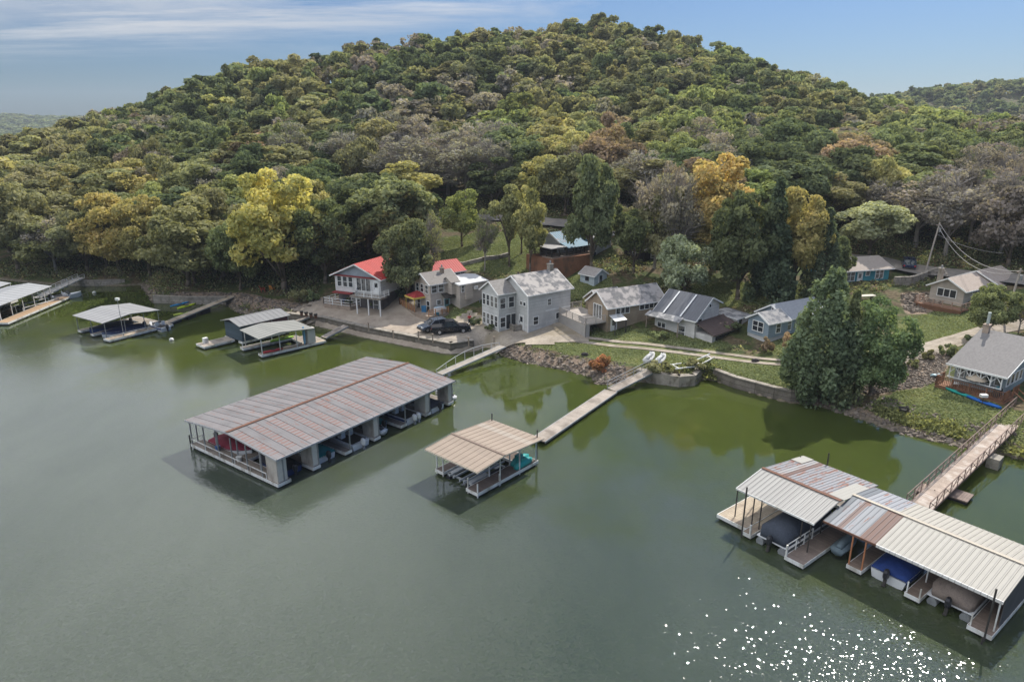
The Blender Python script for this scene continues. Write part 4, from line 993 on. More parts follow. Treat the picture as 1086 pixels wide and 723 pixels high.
def house_white():
    K = W(713.4,338,4.8); H = House('white_house', 'white house with dark striped roof and a brown lean-to, right of the taupe house', K, 2.0, 42)
    wh = SIDE_V('offwhite_siding', (.66,.64,.61)); rf = M('dark_panel_roof', (.115,.12,.135), .55, .2, .8, stripe=(1,.45,.4)); lean = M('brown_shingle_roof', (.115,.085,.075), .85, .2, 2); pt = shingles('patchy_edge', (.15,.15,.155), (.22,.22,.22), (.38,.37,.36))
    # body: ridge along local y, long slope down to the left front
    H.block(1.2,7.0,-2.8,3.8,-1.5,3.1,5.6,wh,rf,axis='y',yr=4.7,ov=.35,ze1=4.6)
    p = H.tb()
    p.add([(-.2,-1.2,2.55),(-.2,4.6,2.55),(1.0,4.6,3.0),(1.0,-1.2,3.0),(-.2,-1.2,2.45),(-.2,4.6,2.45),(1.0,4.6,2.9),(1.0,-1.2,2.9)], [(0,3,2,1),(4,5,6,7),(0,1,5,4),(1,2,6,5),(2,3,7,6),(3,0,4,7)]); H.part('porch_roof', p, pt)
    for y in (-1.0,4.3): H.part('porch_post', H.tb().bar((-.1,y,-1.2),(-.1,y,2.45),.12), OLDWOOD)
    for y in (-.6,2.2):
        b = H.tb(); b.bar((.86,y,3.12),(4.5,y,5.58),.22,.06); H.part('white_strip', b, TRIM)
    H.win('S',-2.8,2.3,2.4,1.0,1.0); H.win('W',1.2,2.6,.8,1.3,1.4,2); H.win('W',1.2,-.8,.9,1.0,1.6)
    H.win('S',-2.8,4.6,4.4,.5,.4,cross=False)
    s = H.tb(); s.box(1.6,8.0,-5.4,-2.82,-1.5,1.2)
    H.part('lean_to_wall', s, wh)
    g = H.tb(); g.add([(1.3,-5.8,1.35),(8.3,-5.8,1.35),(8.3,-2.82,2.6),(1.3,-2.82,2.6),(1.3,-5.8,1.23),(8.3,-5.8,1.23),(8.3,-2.82,2.48),(1.3,-2.82,2.48)],[(3,2,1,0),(4,5,6,7),(0,1,5,4),(1,2,6,5),(2,3,7,6),(3,0,4,7)]); H.part('lean_to_roof', g, lean)
    b = H.tb(); b.box(2.4,7.4,-5.43,-5.403,.35,.95); H.part('long_window', b, GLASS)
    H.block(8.4,11.6,-5.0,-.5,-1.5,2.3,2.6,wh,pt,ov=.2,yr=-1.2)
    H.door('S',-5.0,9.2,.2,.9,2.0,M('brown_door',(.16,.10,.08),.6,.1))
    d = H.tb(); d.box(8.6,12.5,-7.2,-5.1,-.2,-.02); H.part('side_deck', d, OLDWOOD); r = H.tb(); rail_run(r, [(8.7,-5.3,-.02),(8.7,-7.1,-.02),(12.4,-7.1,-.02),(12.4,-5.3,-.02)], .9, .09, (1,.55,.15), 1.2); H.part('side_railing', r, REDWOOD)
    st = H.tb()
    for i in range(5): st.box(-.4-i*.0,.9,-2.2-i*.3,-1.9-i*.3,-1.0,.2-i*.22)
    H.part('steps', st, OLDWOOD)
house_white()
def house_blue():
    K = W(816,342,5.3); H = House('light_blue_house', 'small light blue cottage with white-trimmed windows left of the big evergreens', K, 2.0, 30)
    bl = SIDE_V('light_blue_siding', (.29,.36,.42)); rf = shingles('slate_shingles', (.15,.155,.17), (.25,.25,.255), (.34,.33,.32)); ty = M('pale_grey_wall', (.50,.50,.49), .8, .1)
    H.block(.05,3.35,.05,3.45,-1.5,1.05,1.1,ty,ty,ov=0,fascia=False,wname='garage_wall')
    H.block(0,3.8,0,3.5,1.12,3.3,4.3,bl,rf,ov=.3)
    H.win('W',0,1.75,2.35,1.7,1.3,2); H.win('S',0,1.9,2.3,.8,1.3)
    H.block(3.8,12.0,.4,5.2,-.5,3.3,4.7,bl,shingles('pale_slate',(.30,.31,.33),(.40,.41,.42)),ov=.35)
    H.win('W',3.8,4.9,2.4,.8,1.2); H.win('W',3.8,2.6,4.0,.5,.5,cross=False)
    for u in (6.4,9): H.win('S',.4,u,2.3,.9,1.2)
    H.win('S',.4,4.6,2.3,.7,1.6)
house_blue()
def house_teal():
    K = W(892,302,5.7); H = House('teal_house', 'bright teal bungalow with tan roof below the road at the right', K, 5.4, 17)
    te = SIDE_V('teal_siding', (.075,.30,.36)); rf = shingles('tan_shingles', (.30,.255,.215), (.42,.37,.325), (.36,.31,.27))
    H.block(-2.4,3.4,.6,6.4,-1.2,2.55,3.7,te,rf,ov=.5); H.block(0,9.4,0,6.4,-1.2,2.7,4.0,te,rf,ov=.5)
    H.win('S',.6,-1.4,1.6,1.2,1.4,2); H.win('S',0,1.6,1.6,1.6,1.5,2); H.win('S',0,5.0,1.95,.7,.8,cross=False); H.win('S',0,7.4,1.7,1.5,1.5,2)
    H.win('W',-2.4,2.5,1.6,1.2,1.3); H.door('S',0,3.5,.1,.9,2.0)
    c = H.tb()
    for x in (1,4,8.3): c.box(x,x+.5,-.7,-.1,-.3,.25)
    H.part('window_boxes', c, DARKM)
house_teal()
def house_ranch():
    K = (66.2,97.4); H = House('ranch_house', 'beige ranch house with long brown roof and wood deck near the far right road', K, 4.9, 32)
    be = SIDE_V('beige_siding', (.50,.45,.385)); rf = shingles('brown_tan_shingles', (.33,.27,.225), (.44,.38,.33))
    H.block(0,8,0,4.8,-1.8,2.5,3.8,be,rf,ov=.5); H.block(8,14.5,-.9,5.4,-1.8,2.6,4.1,be,rf,ov=.5)
    H.win('W',0,2.4,1.5,2.6,1.1,3,cross=False); H.win('S',0,3,1.5,1.2,1.1,2); H.win('S',-.9,11,1.5,1.2,1.1,2); H.chimney(1.8,4.6,2.4,4.6,.3)
    H.part('deck_floor', H.tb().box(-2.6,-.02,-1.2,5.6,-.35,-.2), REDWOOD); H.part('deck_skirt', H.tb().box(-2.55,-2.45,-1.15,5.55,-1.9,-.36), REDWOOD)
    r = H.tb(); rail_run(r, [(-.1,5.5,-.2),(-2.5,5.5,-.2),(-2.5,-1.1,-.2),(-.1,-1.1,-.2)], 1.0, .12, (1,.65,.4,.15), 1.3); H.part('deck_railing', r, M('pinkish_rail',(.38,.26,.20),.8,.15))
house_ranch()
def house_deck():
    K = (52.0,67.5); H = House('lakeside_cottage', 'blue-grey cottage with broad grey roof and redwood deck at the right edge', K, 2.0, 37)
    bg = SIDE_V('blue_grey_siding', (.33,.39,.41)); rf = shingles('plain_grey_shingles', (.18,.17,.165), (.24,.23,.22))
    H.block(1.4,15.0,.3,5.2,-1.8,2.55,5.3,bg,rf,axis='y',yr=8.0,ov=.0,fascia=False)
    # deep front overhang
    e = H.tb(); e.add([(-.3,-.25,2.98),(-.3,5.6,2.98),(8.0,5.6,5.55),(8.0,-.25,5.55),(-.3,-.25,2.83),(-.3,5.6,2.83),(8.0,5.6,5.4),(8.0,-.25,5.4)],[(3,2,1,0),(4,5,6,7),(0,1,5,4),(1,2,6,5),(2,3,7,6),(3,0,4,7)]); ro = H.part('front_roof', e, rf)
    f = H.tb(); f.bar((-.36,-.3,2.88),(-.36,5.65,2.88),.06,.2); f.bar((-.3,-.31,2.88),(8.0,-.31,5.45),.06,.2); f.build('fascia', TRIM, ro)
    for i in range(5): H.win('W',1.4,.95+i*.9,1.85,.55,1.0,cross=False)
    for i in range(4): H.win('S',.3,2.2+i*1.2,1.9,.8,1.1,cross=False)
    t = H.tb()
    for i in range(6):
        y = .2+i*1.0; t.bar((-.1,y,1.5),(-.1,y,2.75),.1)
        if i < 5: t.bar((-.1,y,2.0),(-.1,y+.5,2.65),.07); t.bar((-.1,y+1,2.0),(-.1,y+.5,2.65),.07)
    t.bar((-.1,0.1,1.48),(-.1,5.4,1.48),.09); H.part('porch_lattice', t, TRIM)
    H.chimney(7.4,4.9,4.8,6.2,.3,M('tan_block',(.38,.30,.24),.9,.2,2)); p = H.tb().tube((7.4,4.9,6.4),(7.4,4.9,7.7),.17,.17,9); H.part('stove_pipe', p, M('grey_green_pipe',(.40,.45,.42),.5,.1))
    H.part('deck_floor', H.tb().prism([(-.75,-.5),(3.5,-.5),(3.5,.28),(1.38,.28),(1.38,6.2),(-.75,6.2)], .25, .42), REDWOOD)
    r = H.tb(); rail_run(r, [(1.3,6.15,.42),(-.7,6.15,.42),(-.7,-.45,.42),(.6,-.45,.42)], 1.0, .12, (1,.12), 1.5, .17); rail_run(r, [(1.9,-.45,.42),(3.4,-.45,.42)], 1.0, .12, (1,.12), 1.5, .17); H.part('deck_railing', r, REDWOOD)
    j = H.tb(); j.bar((-.75,-.5,.12),(-.75,6.2,.12),.08,.25); j.bar((-.7,-.54,.12),(3.5,-.54,.12),.08,.25); H.part('deck_beam', j, REDWOOD)
    H.part('deck_pier', H.tb().box(-.65,.3,-.4,.4,-1.6,.1), CONC)
    for y in (3,6.5): H.part('deck_post', H.tb().bar((-.6,y-.4,-1.6),(-.6,y-.4,.1),.16), REDWOOD)
    s = H.tb()
    for i in range(7): s.box(.65,1.85,-.8-i*.3,-.52-i*.3,.22-i*.2,.28-i*.2)
    for x in (.6,1.9): s.bar((x,-.8,.2),(x,-3.1,-1.3),.08,.25); s.bar((x,-.8,1.4),(x,-3.0,-.1),.07,.1); s.bar((x,-3.0,-1.5),(x,-3.0,-.1),.1)
    H.part('stairs', s, REDWOOD)
    # umbrella, table, chairs, grill
    def lw(x, y):
        c, sn = math.cos(rad(37)), math.sin(rad(37)); return (K[0]+x*c-y*sn, K[1]+x*sn+y*c)
    x, y = lw(.2,2.6); u = thing('patio_umbrella', 'open tan patio umbrella over a table on the redwood deck', 'umbrella', (x,y,2.43))
    MB().tube((0,0,0),(0,0,2.0),.03,.03,6).build('pole', DARKM, u)
    n = 8; mb = MB(); ring = [(1.1*math.cos(i*2*math.pi/n), 1.1*math.sin(i*2*math.pi/n), 1.45) for i in range(n)]; mb.add(ring+[(0,0,2.05)], [(i,(i+1)%n,n) for i in range(n)]); mb.build('canopy', M('tan_canvas',(.46,.39,.30),.85,.15,2), u)
    x, y = lw(.2,4.7); o = thing('deck_chair', 'pale blue reclining chair at the left end of the redwood deck', 'chair', (x,y,2.43), rad(70)); MB().add([(-.35,-.5,.35),(.35,-.5,.35),(.35,.1,.3),(-.35,.1,.3),(-.35,-.5,.4),(.35,-.5,.4),(.35,.1,.35),(-.35,.1,.35)],[(0,3,2,1),(4,5,6,7),(0,1,5,4),(1,2,6,5),(2,3,7,6),(3,0,4,7)]).build('seat', WHITE, o); MB().bar((0,.1,.32),(0,.6,1.0),.7,.05).build('backrest', WHITE, o)
    MB().bar((-.3,-.4,0),(-.3,-.4,.35),.05).bar((.3,-.4,0),(.3,-.4,.35),.05).bar((-.3,.2,0),(-.3,.2,.35),.05).bar((.3,.2,0),(.3,.2,.35),.05).build('legs', WHITE, o)
    x, y = lw(.3,.5); o = thing('grill', 'dark covered grill by the stairs end of the redwood deck', 'grill', (x,y,2.43), rad(37)); MB().box(-.5,.5,-.3,.3,.25,.9).build('cart', DARKM, o); MB().ball((0,0,.95),(.45,.3,.28)).build('lid', M('teal_cover',(.05,.16,.19),.6,.2), o)
    for k in (-.4,.4): MB().bar((k,0,0),(k,0,.25),.08,.4).build('leg', DARKM, o)
house_deck()
def house_porch():
    K = (13.4,120.6); H = House('blue_roof_house', 'white hillside house with light blue metal porch roof above a brown terrace wall', K, 7.3, 40)
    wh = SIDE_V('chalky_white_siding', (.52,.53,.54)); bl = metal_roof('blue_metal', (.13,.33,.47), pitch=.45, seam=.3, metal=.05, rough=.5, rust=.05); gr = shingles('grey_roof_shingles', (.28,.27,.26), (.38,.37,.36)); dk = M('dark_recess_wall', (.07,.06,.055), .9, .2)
    H.block(0,6.2,0,5.6,-2.0,4.2,5.4,wh,gr,axis='x',ov=.4)
    H.block(-6.0,0-.02,.8,5.4,-2.0,4.0,5.2,wh,bl,ov=.4,ribs=.45)
    p = H.tb(); p.add([(-6.4,-1.7,3.15),(-.1,-1.7,3.15),(-.1,.5,3.85),(-6.4,.5,3.85),(-6.4,-1.7,3.07),(-.1,-1.7,3.07),(-.1,.5,3.77),(-6.4,.5,3.77)],[(3,2,1,0),(4,5,6,7),(0,1,5,4),(1,2,6,5),(2,3,7,6),(3,0,4,7)]); H.part('porch_roof', p, bl)
    q = H.tb(); q.box(-10.2,-6.6,-1.6,4.6,3.3,3.42); H.part('side_porch_roof', q, gr)
    for x, y in ((-10,-1.4),(-8.3,-1.4),(-6.6,-1.5),(-4.4,-1.5),(-2.2,-1.5),(-.3,-1.5)): H.part('porch_post', H.tb().bar((x,y,1.2),(x,y,3.1),.14), DARKM)
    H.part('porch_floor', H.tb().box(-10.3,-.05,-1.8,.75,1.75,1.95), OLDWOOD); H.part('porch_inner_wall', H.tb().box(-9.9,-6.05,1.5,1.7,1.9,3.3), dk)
    r = H.tb(); rail_run(r, [(-10.2,4,1.95),(-10.2,-1.7,1.95),(-.2,-1.7,1.95)], .95, .1, (1,.5), 1.6, .3); H.part('porch_railing', r, DARKM)
    H.win('S',.8,-4.6,2.9,.9,1.1); H.win('S',.8,-2.6,2.9,.9,1.1); H.win('S',.8,-1.0,2.8,.9,1.5,cross=False)
    H.win('S',0,1.6,3.0,1.2,.9,2); H.win('S',0,4.4,3.1,.9,.9); H.win('S',0,1.9,.9,.8,.9,cross=False)
    H.part('terrace_wall', H.tb().prism([(-10.4,-2.2),(-1.6,-2.6),(.2,-.3),(.0,.5),(-10.4,4.6)], -3.2, 1.74), M('red_brown_terrace', (.27,.135,.08), .9, .25, .8, dirt=(.16,.10,.07), bmp=.4))
house_porch()
def shed():
    K = W(630,303.7,5.3); H = House('garden_shed', 'small pale blue shed with gable roof standing between the grey house and the blue-roofed house', K, 5.1, 40, 'shed')
    bl = SIDE_V('pale_blue_siding', (.46,.53,.56)); rf = shingles('warm_grey_shingles', (.30,.27,.25), (.40,.37,.35))
    H.block(0,3.0,0,3.2,-1.2,2.0,2.9,bl,rf,axis='y',ov=.25); H.win('W',0,1.6,1.3,.6,.6,cross=False,frame=DARKM); H.door('S',0,1.5,.1,.8,1.8,M('dark_door',(.12,.15,.17),.6,.1))
shed()
def dark_house():
    K = (23.0,117.5); H = House('dark_cabin', 'dark brown cabin in deep shade beneath the oaks above the taupe house', K, 6.8, 35)
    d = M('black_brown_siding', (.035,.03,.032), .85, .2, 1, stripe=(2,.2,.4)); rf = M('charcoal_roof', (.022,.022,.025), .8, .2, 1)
    H.block(0,6,0,5,-2.5,3.0,4.4,d,rf,ov=.5,fascia=False); H.win('W',0,2.5,1.8,.8,.8); H.win('S',0,2.0,1.8,.8,.8)
dark_house()
# ------------------------------------------------------------ boats
WH = M('white_gelcoat', (.70,.71,.72), .35, .06, 1); NAVY = M('navy_gelcoat', (.03,.06,.18), .35, .1, 1); BLACKP = M('black_cowling', (.03,.03,.035), .35, .2, 2)
def outboard(parent, x, z, cowl=BLACKP, y=0):
    m = MB(); m.loft([[(x+a,y+b,zz) for a,b in ((-.62,-.17),(-.05,-.17),(-.05,.17),(-.62,.17))] if False else [(x-.34+.30*s*math.cos(t),y+.2*s*math.sin(t),zz) for t in [k*math.pi/4 for k in range(8)]] for zz, s in ((z+.25,.8),(z+.4,1.0),(z+.75,.95),(z+.9,.6))])
    e = m.build('outboard_motor', cowl, parent, smooth=False)
    l = MB(); l.bar((x-.34,y,z+.25),(x-.46,y,z-.55),.16,.2); l.box(x-.6,x-.3,y-.12,y+.12,z-.32,z-.28); l.ball((x-.47,y,z-.6),(.22,.07,.08)); l.build('lower_unit', DARKM if cowl is BLACKP else GALV, e)
    return e
def runabout(name, label, loc, rz, L=5.8, B=2.2, hull=WH, cover=None, stripe=None, group=None, motor=BLACKP, twin=False):
    """x = forward, origin on the waterline at the stern"""
    r = thing(name, label, 'boat', loc, rz, group)
    def sec(x, hb, zs, zk): return [(x,-hb,zs),(x,-hb*.86,zk*.35),(x,0,zk),(x,hb*.86,zk*.35),(x,hb,zs),(x,hb*.9,zs-.02),(x,-hb*.9,zs-.02)]
    b = B/2; st = [(0,b*.95,.62,-.28),(L*.3,b,.64,-.3),(L*.6,b*.95,.70,-.28),(L*.82,b*.62,.80,-.12),(L*.95,b*.22,.9,.2),(L,.03,.95,.6)]
    m = MB(); m.loft([sec(*s) for s in st]); m.build('hull', hull, r)
    if stripe is not None:
        s = MB()
        for sg in (-1,1):
            for (x0,h0,z0,_),(x1,h1,z1,_) in zip(st[:-1],st[1:]): s.bar((x0,sg*(h0+.01),z0-.16),(x1,sg*(h1+.01),z1-.16),.02,.22)
        s.build('hull_stripe', stripe, r)
    if cover is not None:
        c = MB(); rr = []
        for x, hb, zs, _ in st: 
            t = x/L; hgt = .55*math.sin(math.pi*min(1,max(.12,t*.9+.1)))
            rr.append([(x,-hb*1.03,zs-.1),(x,-hb*.95,zs+.1),(x,-hb*.45,zs+hgt*.8),(x,0,zs+hgt),(x,hb*.45,zs+hgt*.8),(x,hb*.95,zs+.1),(x,hb*1.03,zs-.1)])
        c.loft(rr); c.build('boat_cover', cover, r, smooth=True)
    else:
        d = MB(); d.loft([[(x,-hb*.88,zs+.0),(x,0,zs+.07),(x,hb*.88,zs+.0),(x,0,zs-.05)] for x,hb,zs,_ in st[2:]]); d.build('foredeck', WH, r)
        w = MB(); w.bar((L*.58,-b*.7,.75),(L*.52,-b*.75,1.15),.03,.5); w.bar((L*.60,0,.78),(L*.54,0,1.18),b*1.3,.04); w.bar((L*.58,b*.7,.75),(L*.52,b*.75,1.15),.03,.5); w.build('windshield', GLASS, r)
        f = MB(); f.box(.25,L*.55,-b*.78,b*.78,.62,.66); f.build('cockpit_floor', DARKM, r)
        for y in (-.5,.5): MB().box(L*.36,L*.36+.5,y-.25,y+.25,.67,.95).box(L*.36-.08,L*.36,y-.25,y+.25,.67,1.3).build('seat', WH, r)
    outboard(r, 0, .2, motor, -.3 if twin else 0)
    if twin: outboard(r, 0, .2, motor, .3)
    return r
def pontoon(name, label, loc, rz, L=6.5, B=2.5, cover=None, group=None, fence=WH, bim=None):
    r = thing(name, label, 'boat', loc, rz, group)
    for y in (-B*.36,B*.36):
        m = MB(); m.path([(0,y,.1),(L*.88,y,.1),(L,y,.35)],[.31,.31,.06],10); m.build('pontoon_tube', GALV, r)
    MB().box(.1,L-.1,-B/2,B/2,.43,.52).build('deck', WH, r)
    if cover is not None:
        c = MB(); rr = []
        for t in (0,.06,.25,.5,.75,.94,1):
            x = .15+t*(L-.3); h = .9+.55*math.sin(math.pi*t); hb = B/2*(.93 if 0<t<1 else .8); k = 1 if 0<t<1 else .55
            rr.append([(x,-hb,.5),(x,-hb,.5+.75*k),(x,-hb*.5,.52+h*k),(x,0,.55+h*k),(x,hb*.5,.52+h*k),(x,hb,.5+.75*k),(x,hb,.5)])
        c.loft(rr); c.build('boat_cover', cover, r, smooth=True)
    else:
        f = MB()
        for y in (-B/2+.05,B/2-.05): f.box(.5,L-.4,y-.03,y+.03,.53,1.2)
        f.box(L-.45,L-.4,-B/2+.1,B/2-.1,.53,1.2); f.build('side_panels', fence, r)
        for y in (-.8,.8): MB().box(.8,2.4,y-.35,y+.35,.53,1.0).build('bench', M('cream_vinyl',(.6,.56,.48),.6,.1), r)
        MB().box(3.0,3.6,-1.0,-.4,.53,1.35).build('console', WH, r)
        if bim is not None:
            c = MB(); c.loft([[(x,-B/2+.1,2.15-a),(x,0,2.3-a),(x,B/2-.1,2.15-a),(x,0,2.2-a)] for x,a in ((1.2,.1),(2.2,0),(3.4,0),(4.2,.12))]); c.build('bimini_top', bim, r)
            q = MB()
            for x in (1.4,4.0):
                for y in (-B/2+.15,B/2-.15): q.bar((2.7,y,1.2),(x,y,2.1),.04)
            q.build('bimini_frame', GALV, r)
    outboard(r, .1, .25)
    return r
def jetski(label, loc, rz, body, group=None, cover=False):
    r = thing('jet_ski', label, 'jet ski', loc, rz, group)
    st = [(0,.5,.35),(.8,.56,.4),(1.8,.5,.5),(2.5,.3,.6),(2.9,.05,.68)]
    MB().loft([[(x,-h,z),(x,-h*.7,.0),(x,0,-.12),(x,h*.7,0),(x,h,z),(x,0,z+.06)] for x,h,z in st]).build('hull', body, r, True)
    MB().loft([[(x,-h,.42),(x,-h*.6,z),(x,h*.6,z),(x,h,.42)] for x,h,z in ((.2,.25,.6),(.9,.24,.85),(1.5,.28,.82),(1.9,.3,1.0),(2.4,.22,.75))]).build('seat_and_cover' if cover else 'seat', body if cover else BLACKP, r, True)
    MB().bar((1.75,-.4,1.08),(1.75,.4,1.08),.06).bar((1.75,0,.85),(1.75,0,1.08),.07).build('handlebar', BLACKP, r)
    return r
def kayak(label, loc, rz, mat, L=3.6, group=None, tilt=0):
    m = MB(); st = [(0,.02,.22),(.5,.2,.24),(1.3,.34,.22),(L-1.3,.34,.22),(L-.5,.2,.24),(L,.02,.22)]
    r = thing('kayak', label, 'kayak', loc, rz, group)
    m.loft([[(x,-h,z),(x,-h*.6,.02),(x,h*.6,.02),(x,h,z),(x,h*.5,z+.06),(x,-h*.5,z+.06)] for x,h,z in st]); m.build('hull', mat, r, True)
    MB().loft([[(x,-h,.29),(x,h,.29),(x,h,.305),(x,-h,.305)] for x,h in ((L*.4,.1),(L*.45,.2),(L*.55,.22),(L*.62,.1))]).build('cockpit', BLACKP, r)
    return r

# ------------------------------------------------------------ docks
def dock(name, label, K, rot, cat='boat dock'):
    return thing(name, label, cat, (K[0],K[1],0), rad(rot))
def deckpart(root, x0, x1, y0, y1, z=.5, mat=None, fl=True, edge=WHITE, name='deck'):
    d = MB().box(x0,x1,y0,y1,z-.05,z).build(name, mat or DECKW, root)
    e = MB(); e.box(x0-.03,x1+.03,y0-.04,y0-.002,z-.28,z+.01); e.box(x0-.03,x1+.03,y1+.002,y1+.04,z-.28,z+.01); e.box(x0-.04,x0-.002,y0,y1,z-.28,z+.01); e.box(x1+.002,x1+.04,y0,y1,z-.28,z+.01); e.build('rim', edge, d)
    if fl:
        f = MB(); lx, ly = x1-x0, y1-y0
        if lx > ly:
            n = max(1, int(lx/1.6))
            for i in range(n): a = x0+lx*(i+.12)/n; f.box(a,a+lx/n*.76,y0+.08,y1-.08,-.22,z-.285)
        else:
            n = max(1, int(ly/1.6))
            for i in range(n): a = y0+ly*(i+.12)/n; f.box(x0+.08,x1-.08,a,a+ly/n*.76,-.22,z-.285)
        f.build('float', FLOAT, d)
    return d
def posts(root, pts, z0, z1, w=.1, mat=WHITE):
    for p in pts:
        x, y = p[:2]; t = p[2] if len(p) > 2 else z1
        MB().bar((x,y,z0),(x,y,t),w).build('post', mat, root)
def locker(root, x0, x1, y0, y1, z0=.5, z1=2.7, mat=None):
    o = MB().box(x0,x1,y0,y1,z0+.004,z1).build('locker', mat or M('beige_locker',(.50,.46,.41),.6,.12,1,dirt=(.33,.29,.26)), root)
    MB().box(x0+.06,x1-.06,y0-.03,y0-.003,z0+.1,z1-.12).build('door', M('pale_locker_door',(.60,.57,.52),.55,.1,1), o); return o
def truss(mb, x0, x1, z0, z1, ym, ys, n):
    for i in range(n):
        a, b = x0+(x1-x0)*i/n, x0+(x1-x0)*(i+1)/n

def dock_big():
    r = dock('covered_boat_dock', 'long covered boat dock with grey roof and rows of rust-brown dashes', (-20.25,52.7), 54.3)
    L, Wd = 23.3, 13.7; ze, zr = 3.0, 3.62; ym = Wd/2
    rf = gable_mesh(MB(), -.1, L+.1, -.3, Wd+.3, ze, zr, ym, .1, None, .915, False).build('roof', metal_roof('ribbed_grey_roof', (.33,.315,.315), dash=True, pitch=.305, seam=.2, rust=.10, metal=.15, rough=.5), r)
    MB().bar((-.15,ym,zr+.045),(L+.15,ym,zr+.045),.35,.05).build('ridge_cap', RUSTM, rf)
    fa = MB(); fa.bar((-.12,-.33,ze-.07),(L+.12,-.33,ze-.07),.04,.18); fa.bar((-.14,-.3,ze-.08),(-.14,ym,zr-.08),.04,.18); fa.bar((-.14,ym,zr-.08),(-.14,Wd+.3,ze-.08),.04,.18); fa.build('fascia', M('grey_fascia',(.42,.42,.43),.5,.1), rf)
    # walkways: end, spine, far side; seven fingers each side
    deckpart(r, 0, 1.3, 0, Wd); deckpart(r, 1.35, L, ym-.6, ym+.6, .5)
    xs = [0.0]+[i*(L-.8)/6 for i in range(1,7)]
    for i, x in enumerate(xs):
        if i: deckpart(r, x, x+.8, 0, ym-.62); deckpart(r, x, x+.8, ym+.62, Wd)
    for i in (1,3,5,6): locker(r, xs[i]+.06, xs[i]+.74, .1, 1.7)
    locker(r, .1, 1.1, .1, 1.6)
    posts(r, [(x,y) for x in [q+.7 for q in xs] for y in (.05,3.4,ym,Wd-3.4,Wd-.05)]+[(.1,y) for y in (2.3,4.5,ym,9,11.3,Wd-.1)], .45, 2.95, .1, GALV)
    t = MB()
    for y in (.05,ym,Wd-.05):
        t.bar((0,y,2.75 if y != ym else 3.4),(L,y,2.75 if y != ym else 3.4),.1,.12)
    for x in xs: t.bar((x+.7,0,2.8),(x+.7,Wd,2.8),.08,.1)
    t.build('roof_frame', GALV, r)
    rl = MB(); rail_run(rl, [(.06,1.7,.5),(.06,Wd-.1,.5),(1.2,Wd-.1,.5)], .5, .05, (1,), 2.2); rl.build('railing', WHITE, r)
    for x, y in ((.0,Wd+.1),(L*.5,Wd+.15),(L+.1,Wd)): MB().tube((x,y,-2.5),(x,y,1.4),.07,.07,6).build('piling', DARKM, r)
    # boats in the slips
    def loc(x, y): c, s = math.cos(rad(54.3)), math.sin(rad(54.3)); return (-20.25+x*c-y*s, 52.7+x*s+y*c, 0)
    up = rad(54.3+90)
    tealc = M('teal_canvas',(.03,.20,.20),.8,.15,2); maroon = M('maroon_canvas',(.20,.03,.05),.8,.2,2); tan = M('tan_boat_canvas',(.30,.25,.20),.85,.2,2)
    sl = [(xs[i]+.8+xs[i+1])/2 for i in range(6)]
    runabout('motor_boat', 'dark-covered motor boat deep in the first slip beside the corner locker', loc(sl[0]+.25,1.3), up, 5, 2.1, NAVY, M('black_canvas',(.03,.03,.035),.8,.2,2))
    runabout('motor_boat', 'white motor boat with teal cover in the second slip of the long dock', loc(sl[1],.9), up, 5.2, 2.2, WH, tealc)
    runabout('motor_boat', 'open white boat with white outboard motor in the third slip of the long dock', loc(sl[2],.3), up, 5.6, 2.3, WH, None, None, None, WH)
    jetski('white and black jet ski on a lift in the fourth slip of the long dock', (*loc(sl[3]-.6,.3)[:2],.3), up, WH)
    runabout('motor_boat', 'motor boat under a teal cover at the back of the fourth slip', loc(sl[3]+.5,1.8), up, 4.6, 1.5, WH, tealc)
    runabout('motor_boat', 'white boat with two pale outboard motors in the fifth slip', loc(sl[4],.3), up, 5.8, 2.4, WH, None, NAVY, None, WH, True)
    runabout('motor_boat', 'low white boat with black outboard in the last slip near the gangway', loc(sl[5],.3), up, 5.4, 2.2, WH, M('charcoal_canvas',(.07,.07,.08),.8,.2,2))
    dn = rad(54.3-90)
    runabout('motor_boat', 'boat under a maroon cover at the left end of the long dock', loc(sl[0],Wd-1.0), dn, 5.6, 2.3, WH, maroon)
    for k, i in enumerate((2,4)): runabout('motor_boat', ['tan-covered boat in a rear slip of the long dock, third from the left','tan-covered boat in a rear slip of the long dock, fifth from the left'][k], loc(sl[i],Wd-.8), dn, 5.4, 2.3, WH, tan)
    jetski('white jet ski moored at the right end of the long dock', (*loc(L+.9,.6)[:2],.15), up, WH)
    for k,(x,y,c,lab) in enumerate([(.6,6.6,WHITE,'white bucket on the open left walkway of the long dock'),(.7,10.2,M('blue_tub',(.05,.12,.3),.5,.1),'blue tub on the open left walkway of the long dock')]):
        o = MB().tube((0,0,0),(0,0,.45),.2,.26,10).tube((0,0,.45),(0,0,.47),.28,.28,10).build('bucket', c, loc=(*loc(x,y)[:2],.504)); tag(o, lab, 'bucket')
dock_big()

